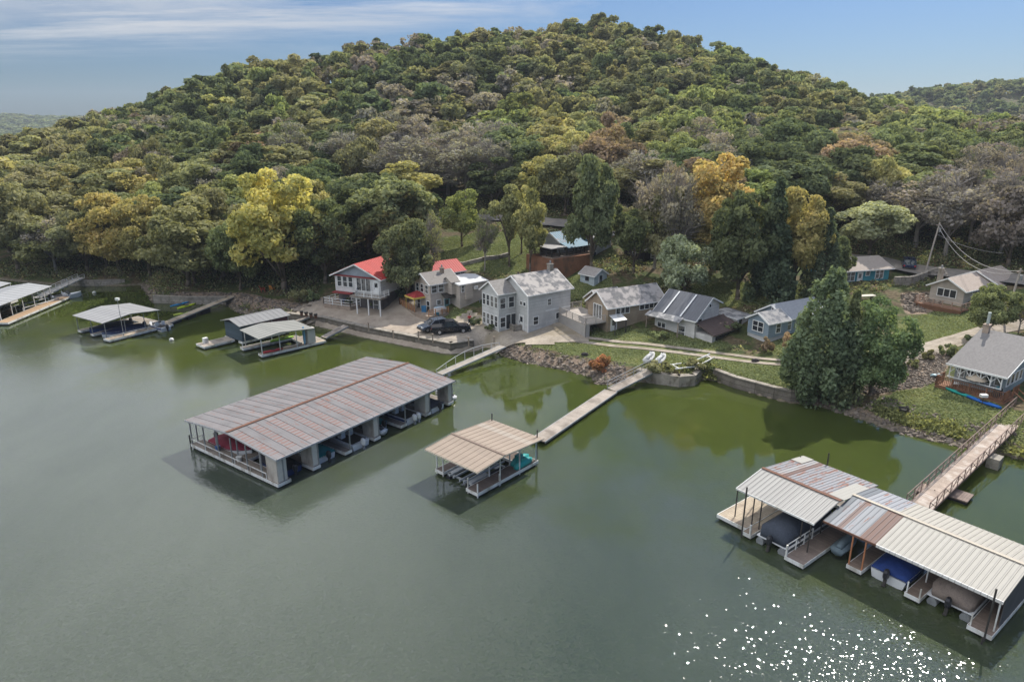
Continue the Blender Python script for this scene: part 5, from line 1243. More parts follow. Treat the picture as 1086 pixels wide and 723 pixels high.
def dock_single():
    K = (-2.9,51.2); r = dock('single_slip_dock', 'single-slip boat dock with a tan ribbed roof in open water', K, 48.5)
    tan = metal_roof('tan_ribbed_roof', (.56,.445,.345), [(6.2,7.0,(.62,.55,.46),.6)], pitch=.3, seam=.22, metal=.05, rough=.55)
    # ridge runs along local y: build in a frame turned by 90 degrees
    m = TB(0,0,rad(90)); 
    # in turned frame x' = y, y' = -x ; eaves at x=-.3 and x=8.3, ridge x=3.0
    gable_mesh(m, -.35, 6.15, -8.3, .3, 2.72, 3.05, -3.0, .08, 2.75, .6); rf = m.build('roof', tan, r)
    m = TB(0,0,rad(90)); m.bar((-.4,-3.0,3.08),(6.2,-3.0,3.08),.22,.04); m.build('ridge_cap', M('brown_cap',(.20,.15,.12),.6,.1), rf)
    f = MB(); f.bar((-.33,-.38,2.66),(-.33,6.18,2.66),.04,.14); f.bar((-.3,-.38,2.66),(3,-.38,2.98),.04,.12); f.bar((3,-.38,2.98),(8.3,-.38,2.68),.04,.12); f.build('fascia', M('cream_fascia',(.6,.52,.42),.6,.05), rf)
    dw = M('dark_brown_deck',(.17,.135,.115),.85,.25,1,stripe=(0,.16,.5))
    deckpart(r, 0, 8.0, .0, 1.35, .5, dw); deckpart(r, .6, 8.0, 4.9, 5.9, .5, dw); deckpart(r, 6.4, 8.0, 1.4, 4.85, .5, dw)
    posts(r, [(.1,.1,1.3),(.1,1.25,1.5),(2.8,.08,1.2),(2.8,1.28),(2.9,.08),(5.5,.08),(5.5,1.28),(7.8,.08),(7.8,5.8),(.7,5.0),(.7,5.82),(4.5,5.82),(6.4,4.8)], .0, 2.75, .09, WHITE)
    t = MB(); 
    for y in (.1,5.8): t.bar((0,y,2.62),(8,y,2.62),.08,.1)
    t.bar((3,0,2.8),(3,5.9,2.8),.08,.1); t.build('roof_frame', GALV, r)
    # boat lift: pale frame in the slip
    l = MB()
    for x in (1.0,3.1,5.2): l.bar((x,1.6,.35),(x,4.7,.35),.14)
    for y in (2.3,2.8,3.6,4.1): l.bar((.6,y,.45),(5.9,y,.45),.12,.16)
    l.box(.9,3.0,1.7,2.2,.25,.45); l.box(.9,5.9,4.2,4.65,.22,.42); r2 = thing('boat_lift', 'empty pale grey boat lift cradle in the tan-roofed slip', 'boat lift', (K[0],K[1],0), rad(48.5)); l.build('cradle', M('lift_grey',(.40,.42,.43),.5,.15,1), r2)
    for y in (1.95,4.4): MB().tube((.7,y,.0),(5.8,y,.0),.28,.28,10).build('air_tank', FLOAT, r2)
    c, s = math.cos(rad(48.5)), math.sin(rad(48.5))
    def loc(x, y): return (K[0]+x*c-y*s, K[1]+x*s+y*c)
    te = M('turquoise_plastic', (.015,.30,.30), .5, .12, 2)
    for k,(x,y) in enumerate([(5.2,.35),(5.5,1.0)]):
        j = thing('paddle_boat', ['turquoise paddle boat on the near edge of the tan-roofed dock','turquoise paddle boat behind the near one on the tan-roofed dock'][k], 'paddle boat', (*loc(x,y), .51), rad(48.5))
        MB().loft([[(a,-h,z*.4),(a,-h*.8,0),(a,h*.8,0),(a,h,z*.4),(a,h*.6,z),(a,-h*.6,z)] for a,h,z in ((0,.2,.4),(.4,.32,.6),(1.2,.34,.62),(1.9,.3,.55),(2.3,.1,.4))]).build('hull', te, j, True); MB().box(.6,1.3,-.22,.22,.6,.85).build('seat', te, j)
    for x, y in ((8.1,.2),(8.1,5.9)): MB().tube((x,y,-2.5),(x,y,3.5),.06,.06,6).build('piling', DARKM, r)
dock_single()
def walkway(name, label, A, B, w, zA, zB, deckm=DECKX, railh=0, railmat=GALV, trussed=False, floats=True, arch=False, cat='walkway', bal=0, sides=(1,-1)):
    A, B = Vector((*A[:2],zA)), Vector((*B[:2],zB)); d = B-A; L = math.hypot(d.x,d.y); a = math.atan2(d.y,d.x)
    r = thing(name, label, cat, (A.x,A.y,0), a)
    def zz(x): return zA+(zB-zA)*x/L
    n = max(2, int(L/1.5)); m = MB()
    m.add([(0,-w/2,zA-.08),(L,-w/2,zB-.08),(L,w/2,zB-.08),(0,w/2,zA-.08),(0,-w/2,zA),(L,-w/2,zB),(L,w/2,zB),(0,w/2,zA)],[(0,3,2,1),(4,5,6,7),(0,1,5,4),(1,2,6,5),(2,3,7,6),(3,0,4,7)])
    m.build('walk_deck', deckm, r)
    e = MB(); e.bar((0,-w/2-.04,zA-.1),(L,-w/2-.04,zB-.1),.06,.2); e.bar((0,w/2+.04,zA-.1),(L,w/2+.04,zB-.1),.06,.2); e.build('side_beam', railmat, r)
    if railh:
        for sg in sides:
            q = MB(); y = sg*(w/2+.05)
            for i in range(n+1):
                x = L*i/n; h = railh*(1 if not arch else .35+.85*math.sin(math.pi*min(1,max(0,i/n))))
                q.bar((x,y,zz(x)-.15),(x,y,zz(x)+h),.06)
                if i < n:
                    x2 = L*(i+1)/n; h2 = railh*(1 if not arch else .35+.85*math.sin(math.pi*min(1,(i+1)/n)))
                    q.bar((x,y,zz(x)+h),(x2,y,zz(x2)+h2),.06)
                    if not arch: q.bar((x,y,zz(x)+h*.5),(x2,y,zz(x2)+h2*.5),.04)
                    if trussed: q.bar((x,y,zz(x)) if i%2 else (x,y,zz(x)+h),(x2,y,zz(x2)+h2) if i%2 else (x2,y,zz(x2)),.045)
            q.build('railing', railmat, r)
    if floats:
        k = max(1, int(L*floats/3)) if not isinstance(floats, bool) else max(1,int(L/3))
        for i in range(k):
            x = L*(i+.2)/k*(1 if floats is True else floats)
            if zz(x) < 1.0: MB().box(x,x+L/k*.6,-w/2+.1,w/2-.1,-.25,zz(x)-.1).build('float', FLOAT, r)
    return r
A0 = (2.6,61.6)
MID = W(648,414,.5)
walkway('floating_walkway', 'floating plank walkway from the tan-roofed dock towards shore', A0, MID, 1.5, .5, .5, DECKX, 0, GALV)
walkway('shore_ramp', 'wooden ramp with thin rails linking the floating walkway to the bank', (MID[0]+.1,MID[1]+.15), W(694,390,1.6), 1.3, .55, 1.55, DECKX, .85, GALV, floats=False, sides=(1,))
e0 = W(466,396,.6); walkway('gangway', 'pale gangway with arched white rails from the long dock to shore', e0, W(533,367,1.4), 1.0, .6, 1.45, M('pale_gangway',(.35,.315,.27),.85,.2,1,stripe=(0,.16,.4)), 1.0, M('grey_white_rail',(.5,.5,.5),.5,.1), False, False, True, sides=(1,))
GP = W(1087,432,2.0)
walkway('gangway', 'long brown truss gangway from the lower right docks to the cottage lawn', W(972,541,.6), GP, 1.6, .65, 1.9, M('worn_gangway_boards',(.42,.34,.28),.9,.3,1.5,stripe=(0,.16,.5),dirt=(.58,.52,.46)), 1.05, M('brown_truss_rail',(.22,.16,.135),.8,.3,2), True, False)
for k,(px,py) in enumerate([(1018,525),(985,520)]):
    x,y = W(px,py,.3); o = thing('float_platform', ['small weathered raft at the right of the brown gangway','small broken raft at the left of the brown gangway'][k], 'raft', (x,y,0), rad(42)); MB().box(-.9,.9,-.8,.8,.25,.36).build('raft_deck', M('grey_brown_raft',(.22,.17,.145),.9,.35,2,stripe=(1,.2,.5)), o); MB().box(-.8,.8,-.7,.7,-.2,.25).build('float', FLOAT, o)
    if k: MB().bar((-.7,-.6,.36),(-.7,-.6,.9),.08).bar((.7,-.6,.36),(.7,-.6,.8),.08).bar((-.8,-.5,.75),(.8,-.6,.6),.1).bar((-.8,.2,.45),(.7,.5,.55),.14).build('broken_timber', OLDWOOD, o)
px_,py_ = W(1056,484,1.0); o = MB().box(-.7,.7,-.5,.5,-1.5,1.0).build('concrete_footing', CONC, loc=(px_,py_,0), rz=rad(42)); tag(o,'concrete footing block under the brown gangway at the shore','footing')

def docks_right():
    K = (17.8,47.7); rot = -52
    r = dock('covered_boat_dock', 'covered dock with white front roof slope and rust-streaked grey rear slope, lower right', K, rot)
    white = metal_roof('whitish_ribbed_roof', (.58,.565,.53), pitch=.38, seam=.5, metal=.05, rough=.5)
    greyr = metal_roof('rusty_grey_roof', (.40,.41,.44), [(1.45,1.85,(.20,.085,.055),.85),(.9,1.45,(.55,.54,.52),.5)], pitch=.3, seam=.35, rust=.42, metal=.2)
    L = 6.35; yr = 3.3; Wd = 9.6
    m = MB(); sec = [(-.15,3.0),(yr,3.62),(yr,3.54),(-.15,2.92)]; m.loft([[(x,y,z) for y,z in sec] for x in (L,-.1)])
    for i in range(18): x = -.05+i*(L)/17; m.bar((x,-.14,3.015),(x,yr-.02,3.635),.05,.03)
    f = m.build('front_roof', white, r)
    MB().bar((-.1,-.18,2.94),(L,-.18,2.94),.04,.14).bar((-.13,-.15,2.94),(-.13,yr,3.56),.04,.12).build('fascia', WHITE, f)
    m = MB(); sec = [(yr+.02,3.60),(Wd,2.72),(Wd,2.64),(yr+.02,3.52)]; m.loft([[(x,y,z) for y,z in sec] for x in (L,-.1)])
    for i in range(22): x = -.05+i*(L)/21; m.bar((x,yr+.05,3.61),(x,Wd-.01,2.735),.05,.03)
    g = m.build('rear_roof', greyr, r); MB().bar((-.12,yr+.0,3.66),(L+.05,yr+.0,3.66),.3,.04).build('ridge_cap', RUSTM, g)
    # patch sheets: pale panels on the rear slope
    pm = metal_roof('pale_patch_sheets', (.60,.58,.52), pitch=.3, seam=.3, metal=.05)
    def patch(x0,x1,y0,y1):
        q = MB(); z = lambda y: 3.60-(y-yr)*.88/(Wd-yr)+.045
        q.add([(x0,y0,z(y0)),(x1,y0,z(y0)),(x1,y1,z(y1)),(x0,y1,z(y1)),(x0,y0,z(y0)+.02),(x1,y0,z(y0)+.02),(x1,y1,z(y1)+.02),(x0,y1,z(y1)+.02)],[(0,3,2,1),(4,5,6,7),(0,1,5,4),(1,2,6,5),(2,3,7,6),(3,0,4,7)]); q.build('roof_patch', pm, g)
    patch(-.08,.9,7.6,9.6); patch(5.3,6.5,3.6,8.0)
    deckpart(r, -1.05, 1.55, -.9, 9.3, .5, DECKN); deckpart(r, 1.6, 2.3, -1.4, 6, .48, DECKN)
    deckpart(r, 5.35, 6.75, -1.75, 9.0, .5, M('mid_brown_deck',(.25,.20,.17),.85,.25,1,stripe=(1,.16,.5))); deckpart(r, 1.6, 5.3, 8.0, 9.0, .5)
    posts(r, [(.0,-.1),(.75,-.1),(1.5,-.1),(0,2.5),(0,4.5),(2.2,-.2),(5.4,.0),(5.4,3),(6.1,-.1),(2.2,6),(0,7),(0,9),(6.2,7)], .45, 3.0, .07, DARKM)
    rl = MB(); rail_run(rl, [(5.4,-1.6,.5),(5.4,1.8,.5)], .9, .07, (1,.5), 1.2); rl.build('railing', WHITE, r)
    MB().bar((2.2,-1.35,.3),(2.2,-1.35,1.3),.12).bar((5.4,-1.7,.2),(5.4,-1.7,1.4),.12).build('corner_post', WHITE, r)
    for x,y,h in ((1.6,-1.5,4.3),(2.0,9.8,3.8),(-.6,9.5,2)): MB().tube((x,y,-2.5),(x,y,h),.06,.06,6).build('piling', DARKM, r)
    c, s = math.cos(rad(rot)), math.sin(rad(rot))
    def loc(x, y, z=0): return (K[0]+x*c-y*s, K[1]+x*s+y*c, z)
    pontoon('pontoon_boat', 'pontoon boat under a dark blue-grey cover below the white roof slope', loc(3.85,-1.2,.1), rad(rot+90), 7.0, 2.5, M('blue_black_canvas',(.055,.065,.085),.75,.3,1.2))
    # ---- right-hand row
    r2 = dock('covered_boat_dock', 'long covered dock with cream ribbed roof and one rust-red panel at the lower right', loc(6.4,1.05), rot)
    bands = [(.0,.5,(.16,.19,.22),.8),(1.0,1.4,(.22,.10,.065),.8),(2.65,3.75,(.20,.085,.055),.95),(3.75,30,(.58,.55,.48),1.0)]
    cream = metal_roof('cream_roof', (.40,.42,.45), bands, pitch=.36, seam=.45, rust=.1, metal=.1)
    bands2 = [(0,.8,(.16,.19,.22),.8),(3.2,30,(.60,.56,.48),1.0)]
    cream2 = metal_roof('cream_rear_roof', (.46,.48,.52), bands2, pitch=.36, seam=.3, rust=.12, metal=.1)
    L2 = 11.3; yr2 = 4.1; W2 = 7.6
    m = MB(); sec = [(-.1,2.9),(yr2,3.5),(yr2,3.42),(-.1,2.82)]; m.loft([[(x,y,z) for y,z in sec] for x in (L2,.02)])
    for i in range(32): x = .05+i*(L2-.08)/31; m.bar((x,-.09,2.912),(x,yr2-.02,3.515),.045,.03)
    f = m.build('front_roof', cream, r2); MB().box(3.8,L2,-.16,-.105,2.72,2.93).build('fascia', M('scalloped_white',(.75,.73,.70),.5,.1,2,stripe=(0,.36,.7)), f); MB().box(.02,3.79,-.16,-.105,2.76,2.92).build('fascia', RUSTM, f)
    m = MB(); sec = [(yr2+.02,3.48),(W2,2.95),(W2,2.87),(yr2+.02,3.4)]; m.loft([[(x,y,z) for y,z in sec] for x in (L2,.02)])
    for i in range(32): x = .05+i*(L2-.08)/31; m.bar((x,yr2+.05,3.488),(x,W2-.01,2.965),.045,.03)
    g = m.build('rear_roof', cream2, r2); MB().bar((.0,yr2,3.54),(L2,yr2,3.54),.28,.04).build('ridge_cap', M('tan_cap',(.42,.37,.30),.6,.1), g)
    bd = M('brown_deck',(.24,.185,.15),.85,.25,1,stripe=(1,.16,.5))
    deckpart(r2, 2.2, 3.2, -.25, 7.4, .5, bd); deckpart(r2, 6.1, 7.0, -.2, 7.4, .5, bd); deckpart(r2, 9.9, 11.2, -.4, 7.4, .5, bd); deckpart(r2, .0, 9.85, 6.3, 7.35, .52, bd)
    posts(r2, [(2.25,-.1),(3.15,-.1)], .3, 2.85, .09, M('orange_rust_post',(.42,.18,.09),.7,.2))
    posts(r2, [(6.15,-.1,1.3),(6.95,-.1,1.2),(10.0,-.3,1.3),(6.5,2,2.85),(6.5,5,3.3),(11.1,.2,2.85),(11.1,2,2.9),(11.1,4,3.3),(11.1,6,3.0),(2.7,5,3.3)], .2, 2.85, .08, WHITE)
    st = MB(); st.box(11.15,11.19,.8,7.3,.52,2.85); st.build('end_wall', M('dark_screen',(.10,.10,.105),.8,.2), r2)
    for x,y,h in ((10.9,-.55,3.8),(11.9,4.5,5.0),(10.9,-.9,.5)): MB().tube((x,y,-2.5),(x,y,h),.06,.06,6).build('piling', DARKM, r2)
    def loc2(x, y, z=0): return loc(6.4+x, 1.05+y, z)
    a = rad(rot+90)
    jetski('jet ski under a grey-blue cover in the dark slip beside the rust-posted finger', loc2(1.1,.3,.5), a, M('blue_grey_cover',(.16,.21,.24),.8,.2,2), cover=True)
    runabout('motor_boat', 'white bass boat with dark blue cover and raised black outboard under the cream roof', loc2(4.65,.5,.15), a, 5.4, 2.5, WH, M('royal_blue_canvas',(.025,.055,.20),.7,.25,2), NAVY)
    pontoon('pontoon_boat', 'wide white pontoon boat under a faded taupe cover beneath the cream roof', loc2(8.45,.55,.1), a, 6.0, 2.7, M('taupe_canvas',(.26,.21,.18),.85,.3,2))
docks_right()

def dock_c():
    K = (-38.8,93.7); rot = 50
    r = dock('covered_boat_dock', 'dark blue-sided covered dock with low grey roof, behind the open grey-roofed slip', K, rot)
    rf = metal_roof('dull_grey_roof', (.42,.42,.42), pitch=.4, seam=.15, metal=.1)
    gable_mesh(MB(), -.3, 8.0, -.2, 5.2, 2.9, 3.5, None, .08, None, .8).build('roof', rf, r)
    blue = M('dark_slate_siding',(.07,.10,.125),.75,.15,1,stripe=(2,.3,.4)); mar = M('maroon_siding',(.13,.06,.07),.8,.2,1)
    MB().box(.1,2.2,.1,4.8,.52,2.85).build('boathouse_wall', blue, r); MB().box(2.22,7.6,.12,.2,1.6,2.85).build('side_screen', mar, r)
    deckpart(r, 0, 7.8, 0, 1.0, .5, DECKX); deckpart(r, 0, 7.8, 3.9, 4.9, .5, DECKX); deckpart(r, 6.6, 7.8, 1.05, 3.85, .5, DECKX); deckpart(r, -4.6, -.1, 2.0, 4.4, .5, DECKX)
    posts(r, [(2.3,.1),(5,.1),(7.7,.1),(7.7,4.8),(5,4.8)], .4, 2.85, .1, GALV)
    w = MB().box(-3.9,-3.3,3.3,3.9,.504,1.3); w.build('dock_box', WHITE, r)
    walkway('gangway', 'short pale gangway from the blue-sided dock to the gravel lot', W(311,341.5,.6), W(329,334.5,1.4), 1.1, .6, 1.4, DECKX, 0, GALV, False, False)
def dock_d():
    K = (-33.9,87.8); rot = 44
    r = dock('covered_boat_dock', 'open covered dock with pale green-grey roof and tall beige locker', K, rot)
    rf = metal_roof('pale_greygreen_roof', (.50,.50,.46), pitch=.45, seam=.12, metal=.05)
    m = TB(0,0,rad(90)); gable_mesh(m, -.3, 5.9, -7.9, .3, 2.75, 3.25, -2.8, .08, 2.9, .8); m.build('roof', rf, r)
    deckpart(r, 0, 9.6, .0, 1.1, .5, DECKN); deckpart(r, -.6, 7.8, 4.6, 5.6, .5, DECKX); deckpart(r, 6.6, 9.6, 1.15, 4.55, .5, DECKX); 
    posts(r, [(.1,.1),(2.7,.1),(.1,5.4),(4,5.4),(7.7,5.4),(5.2,.1),(-.5,5,1.2)], .3, 2.75, .09, WHITE)
    locker(r, 6.9, 8.1, .1, 1.0, .5, 2.75)
    c, s = math.cos(rad(rot)), math.sin(rad(rot)); loc = lambda x,y: (K[0]+x*c-y*s, K[1]+x*s+y*c)
    kayak('lime green kayak resting on the deck behind the beige locker', (*loc(3.4,4.7),.51), rad(rot), M('lime_plastic',(.30,.55,.03),.4,.1))
    kayak('cream kayak on the near deck beside the red one', (*loc(3.3,.55),.51), rad(rot+4), M('cream_plastic',(.62,.48,.34),.4,.1), 3.0)
    kayak('red kayak lying on the near deck of the pale-roofed dock', (*loc(.4,.5),.51), rad(rot-2), M('red_plastic',(.50,.04,.05),.4,.1), 2.8)
    b = MB().loft([[(0,-.28*k,z),(.1,-.28*k,z),(.1,.28*k,z),(0,.28*k,z)] for k,z in ((.4,.0),(1,.5),(1,1.9),(.35,2.6))]); o = b.build('paddle_board', M('sky_blue_board',(.16,.40,.62),.4,.05), loc=(*loc(6.5,.5),.51), rz=rad(rot)); tag(o, 'light blue paddle board standing upright beside the beige locker', 'paddle board')
    walkway('gangway', 'short grey gangway from the pale-roofed dock to the seawall', W(343,357.5,.6), W(367,345,1.4), 1.1, .6, 1.4, DECKX, 0, GALV, False, False)
dock_c(); dock_d()
def dock_b():
    K = (-59.5,95.7); rot = 58
    r = dock('covered_boat_dock', 'covered dock with broad pale grey roof and a tall thin light pole, left side', K, rot)
    rf = metal_roof('pale_grey_roof', (.52,.52,.52), pitch=.6, seam=.1, metal=.05)
    m = TB(0,0,rad(90)); gable_mesh(m, -.3, 8.1, -8.6, .3, 2.85, 3.35, -4.0, .08, None, 1.2); m.build('roof', rf, r)
    deckpart(r, -.3, 9.6, -1.4, .2, .5, DECKN); deckpart(r, 7.6, 9.4, .25, 8, .5, DECKX); deckpart(r, 0, 7.5, 7.0, 8.0, .5); deckpart(r, 0, 7.5, 3.5, 4.3, .5)
    posts(r, [(.1,.1),(3,.1),(6,.1),(8.3,.1),(.1,3.9),(.1,7.9),(8.3,7.9)], .3, 2.85, .09, GALV)
    rl = MB(); rail_run(rl, [(-.2,-1.3,.5),(7.5,-1.3,.5)], .5, .05, (1,), 2); rl.build('railing', WHITE, r)
    c, s = math.cos(rad(rot)), math.sin(rad(rot)); loc = lambda x,y,z=0: (K[0]+x*c-y*s, K[1]+x*s+y*c, z)
    runabout('motor_boat', 'dark boat moored in the front slip of the light-pole dock', loc(6.6,1.9), rad(rot+180), 6.2, 2.3, WH, M('navy_canvas',(.03,.04,.09),.8,.2,2), NAVY)
    runabout('motor_boat', 'covered dark boat in the rear slip of the light-pole dock', loc(6.6,5.7), rad(rot+180), 6, 2.2, NAVY, M('black_blue_canvas',(.03,.04,.06),.8,.2,2))
    runabout('motor_boat', 'small white boat tied to the walkway right of the light-pole dock', loc(7.8,-2.4), rad(rot+90), 4.2, 1.8, WH, None, NAVY)
    p = thing('light_pole', 'tall thin pole with a white lamp head on the left dock', 'light pole', loc(2.0,-1.0,.5)); MB().tube((0,0,0),(0,0,5.4),.05,.035,6).build('pole', GALV, p); MB().box(-.25,.25,-.2,.2,5.4,5.75).build('lamp_head', WHITE, p)
    walkway('floating_walkway', 'pale floating walkway with kayaks leading from the light-pole dock to the bank', loc(9.6,.4), W(250,312,1.4), 1.3, .5, 1.35, DECKN, 0, GALV)
    x,y = W(188,328.5,.8); kayak('lime yellow kayak lying across the pale floating walkway', (x,y,.85), rad(64), M('lime_yellow',(.50,.62,.03),.4,.1), 3.8)
    x,y = W(181,327,.8); kayak('blue kayak at the left edge of the pale floating walkway', (x-.3,y+.5,.85), rad(60), M('blue_kayak_plastic',(.02,.22,.50),.4,.1), 3.6)
    x,y = W(184,334.5,0); kayak('slim yellow kayak floating beside the walkway', (x,y,-.08), rad(40), M('yellow_green_plastic',(.52,.60,.08),.4,.1), 3.2)
dock_b()
def dock_a():
    K = (-81.9,105.5); rot = 93
    r = dock('covered_boat_dock', 'covered dock with white gable roof and wooden walkway at the left edge', K, rot)
    rf = metal_roof('white_grey_roof', (.58,.59,.60), pitch=.6, seam=.12, metal=.05)
    gable_mesh(MB(), -.3, 14.0, -.3, 7.5, 2.9, 3.5, None, .08, None, 1.2).build('roof', rf, r)
    MB().box(-.1,.1,.5,7.2,.6,2.85).build('end_screen', M('pale_blue_grey',(.38,.44,.48),.7,.1), r)
    MB().box(1,13,6.8,6.9,.6,2.8).build('rear_wall', M('brown_board_wall',(.24,.15,.11),.8,.2,1), r)
    deckpart(r, -1.6, 16, -2.0, -.1, .5, M('orange_brown_deck',(.42,.29,.18),.85,.2,1,stripe=(0,.16,.5))); deckpart(r, 0, 13.8, 6.0, 7.0, .5)
    posts(r, [(x,.1) for x in (.1,3,6,9,12,13.8)], .3, 2.85, .1, WHITE)
    c, s = math.cos(rad(rot)), math.sin(rad(rot)); loc = lambda x,y,z=0: (K[0]+x*c-y*s, K[1]+x*s+y*c, z)
    r2 = dock('covered_boat_dock', 'second white dock roof cut by the left picture edge', loc(4,8.6), rot); gable_mesh(MB(), 0, 13, 0, 7, 2.9, 3.5, None, .08, None, 1.2).build('roof', rf, r2); deckpart(r2, 0, 13, 0, 1.2, .5); posts(r2, [(.1,.1),(6,.1),(12.8,.1),(.1,6.8),(12.8,6.8)], .3, 2.85, .1, WHITE)
    g = walkway('gangway', 'pale gangway running back to the cove seawall at the far left', W(38,316,.6), W(86,293.5,1.7), 1.3, .6, 1.6, M('pale_grey_boards',(.50,.47,.43),.85,.2,1,stripe=(0,.16,.4)), .7, WHITE, False, False)
    l = thing('boat_lift', 'empty white boat lift frame in the green water by the left docks', 'boat lift', (*W(25,331,0),0), rad(75)); m = MB(); rail_run(m, [(0,0,-.3),(7,0,-.3)], 1.0, .12, (1,), 2.3, rw=.12); rail_run(m, [(0,2.4,-.3),(7,2.4,-.3)], 1.0, .12, (1,), 2.3, rw=.12); m.build('lift_frame', WHITE, l); MB().bar((1,0,.1),(1,2.4,.1),.1).bar((6,0,.1),(6,2.4,.1),.1).build('cross_beam', GALV, l)
    runabout('motor_boat', 'small open white boat beyond the far left walkway', (*W(56,318,0),0), rad(40), 4.6, 1.8, WH, None, None)
    for k,(px,py) in enumerate([(100,311),(182,361),(95,289)][:2]):
        x,y = W(px,py,0); o = MB().ball((0,0,.12),(.35,.35,.3)).build('mooring_buoy', WHITE, loc=(x,y,0)); tag(o, ['white mooring buoy in the left cove','white mooring buoy in the green water below the kayak walkway'][k], 'buoy')
dock_a()

# ------------------------------------------------------------ vehicles
PAINT = {}
def paint(name, c, r=.25, metal=.5):
    m, nt, b = nodes(name); b.inputs['Base Color'].default_value = (*c,1); b.inputs['Metallic'].default_value = metal; b.inputs['Roughness'].default_value = r; b.inputs['Coat Weight'].default_value = .5
    n = nz(nt, 3, objco(nt), 3); lk(nt, mth(nt,'MULTIPLY_ADD',n,.2,r-.08), b.inputs['Roughness']); return m
TYRE = M('tyre_rubber', (.03,.03,.03), .9, .2, 4)
def vehicle(name, label, cat, loc, rz, prof, cab, W_, L, body, wheels, bed=None):
    """prof: lower body side outline (x,z); cab: greenhouse outline. x forward"""
    r = thing(name, label, cat, loc, rz); h = W_/2
    m = MB(); n = len(prof); m.add([(x,-h,z) for x,z in prof]+[(x,h,z) for x,z in prof], [tuple(range(n)), tuple(range(2*n-1,n-1,-1))]+[(i,n+i,n+(i+1)%n,(i+1)%n) for i in range(n)]); 
    bo = m.build('body', body, r); bv = bo.modifiers.new('bevel','BEVEL'); bv.width = .06; bv.segments = 2
    k = .84; m = MB(); n = len(cab); zl = min(z for x,z in cab); zh = max(z for x,z in cab)
    w = lambda z: h*(.94-(.94-k)*(z-zl)/(zh-zl))
    m.add([(x,-w(z),z) for x,z in cab]+[(x,w(z),z) for x,z in cab], [tuple(range(n)), tuple(range(2*n-1,n-1,-1))]+[(i,n+i,n+(i+1)%n,(i+1)%n) for i in range(n)]); m.build('window_glass', GLASS, r)
    xs = [x for x,z in cab if z > zh-.08]; m = MB(); m.box(min(xs)-.04,max(xs)+.04,-h*k-.01,h*k+.01,zh-.01,zh+.05); 
    lo = sorted(cab, key=lambda p: (p[1],p[0])); x0, x1 = min(x for x,z in cab if z < zl+.08), max(x for x,z in cab if z < zl+.08)
    for sg in (-1,1):
        m.bar((x0,sg*h*.935,zl),(min(xs),sg*h*k,zh),.08); m.bar((x1,sg*h*.935,zl),(max(xs),sg*h*k,zh),.08); xm = (x0+x1)/2; m.bar((xm,sg*h*.945,zl),(xm,sg*h*k,zh),.09)
    m.build('cabin_roof', body, r)
    for x in wheels:
        for sg in (-1,1):
            t = MB().tube((x,sg*(h-.2),.37),(x,sg*(h+.02),.37),.37,.37,16).build('wheel', TYRE, r); MB().tube((x,sg*(h+.021),.37),(x,sg*(h+.03),.37),.22,.22,12).build('rim', M('alloy_rim',(.5,.5,.5),.35,.1,metal=.7), t)
    for sg in (-1,1):
        MB().box(L-.06,L+.012,sg*h*.75-.18,sg*h*.75+.18,.72,.9).build('headlight', M('headlight_lens',(.7,.7,.7),.2,.05), r); MB().box(-.012,.05,sg*h*.82-.12,sg*h*.82+.12,.8,1.05).build('tail_light', M('red_lens',(.4,.02,.02),.3,.1), r)
        MB().box(x1-.25,x1-.05,sg*(h+.12)-.09,sg*(h+.12)+.09,zl+.02,zl+.18).build('mirror', body, r)
    MB().box(-.06,.02,-h*.9,h*.9,.42,.62).box(L-.02,L+.06,-h*.9,h*.9,.38,.6).build('bumper', DARKM, r)
    if bed: MB().box(bed[0],bed[1],-h+.12,h-.12,bed[2]+.002,bed[2]+.05).build('bed_cover', M('black_vinyl',(.025,.025,.028),.6,.1), r)
    return r
def cars():
    x, y = W(456.5,354,1.7); z = gz(x+2.5,y+.8)+.12
    vehicle('pickup_truck', 'black pickup truck with covered bed parked on the gravel above the seawall', 'pickup truck', (x,y+.4,z), rad(14),
      [(0,.42),(0,1.08),(1.95,1.10),(4.0,1.12),(5.3,1.05),(5.65,.9),(5.7,.42)], [(1.95,1.08),(2.15,1.78),(3.35,1.80),(4.15,1.10)], 1.95, 5.7, paint('black_paint',(.018,.02,.028)), (1.15,4.6), (.1,1.85,1.09))
    x, y = W(450,353,1.6)
    vehicle('suv', 'grey-blue car parked behind the black pickup truck', 'car', (x-.2+4.0*math.cos(rad(35)),y+.6+4.0*math.sin(rad(35)),gz(x+1.5,y+2)+.12), rad(215),
      [(0,.4),(0,.95),(.4,1.0),(3.3,1.0),(4.3,.88),(4.55,.7),(4.6,.4)], [(.25,.98),(.6,1.5),(2.5,1.55),(3.35,1.0)], 1.8, 4.6, paint('blue_grey_paint',(.12,.15,.20)), (.85,3.75))
    x, y, z = G(974,291); 
    vehicle('van', 'dark blue van with open tailgate parked beside the tall utility pole', 'van', (x-1,y+1.2,z+.12), rad(65),
      [(0,.42),(0,1.1),(3.7,1.1),(4.6,.95),(4.8,.7),(4.8,.42)], [(.05,1.08),(.15,1.95),(3.2,1.95),(3.9,1.12)], 1.95, 4.8, paint('navy_paint',(.02,.035,.09)), (.9,3.8))
cars()
def skin_body(name, verts, edges, radii, mat, parent, rootv=0, sub=1):
    me = bpy.data.meshes.new(name); me.from_pydata(verts, edges, []); o = bpy.data.objects.new(name, me); COL.objects.link(o); o.parent = parent
    sk = o.modifiers.new('skin','SKIN'); 
    for i, rr in enumerate(radii): me.skin_vertices[0].data[i].radius = rr if isinstance(rr, tuple) else (rr, rr)
    me.skin_vertices[0].data[rootv].use_root = True
    ss = o.modifiers.new('sub','SUBSURF'); ss.levels = sub; ss.render_levels = sub; me.materials.append(mat); return o
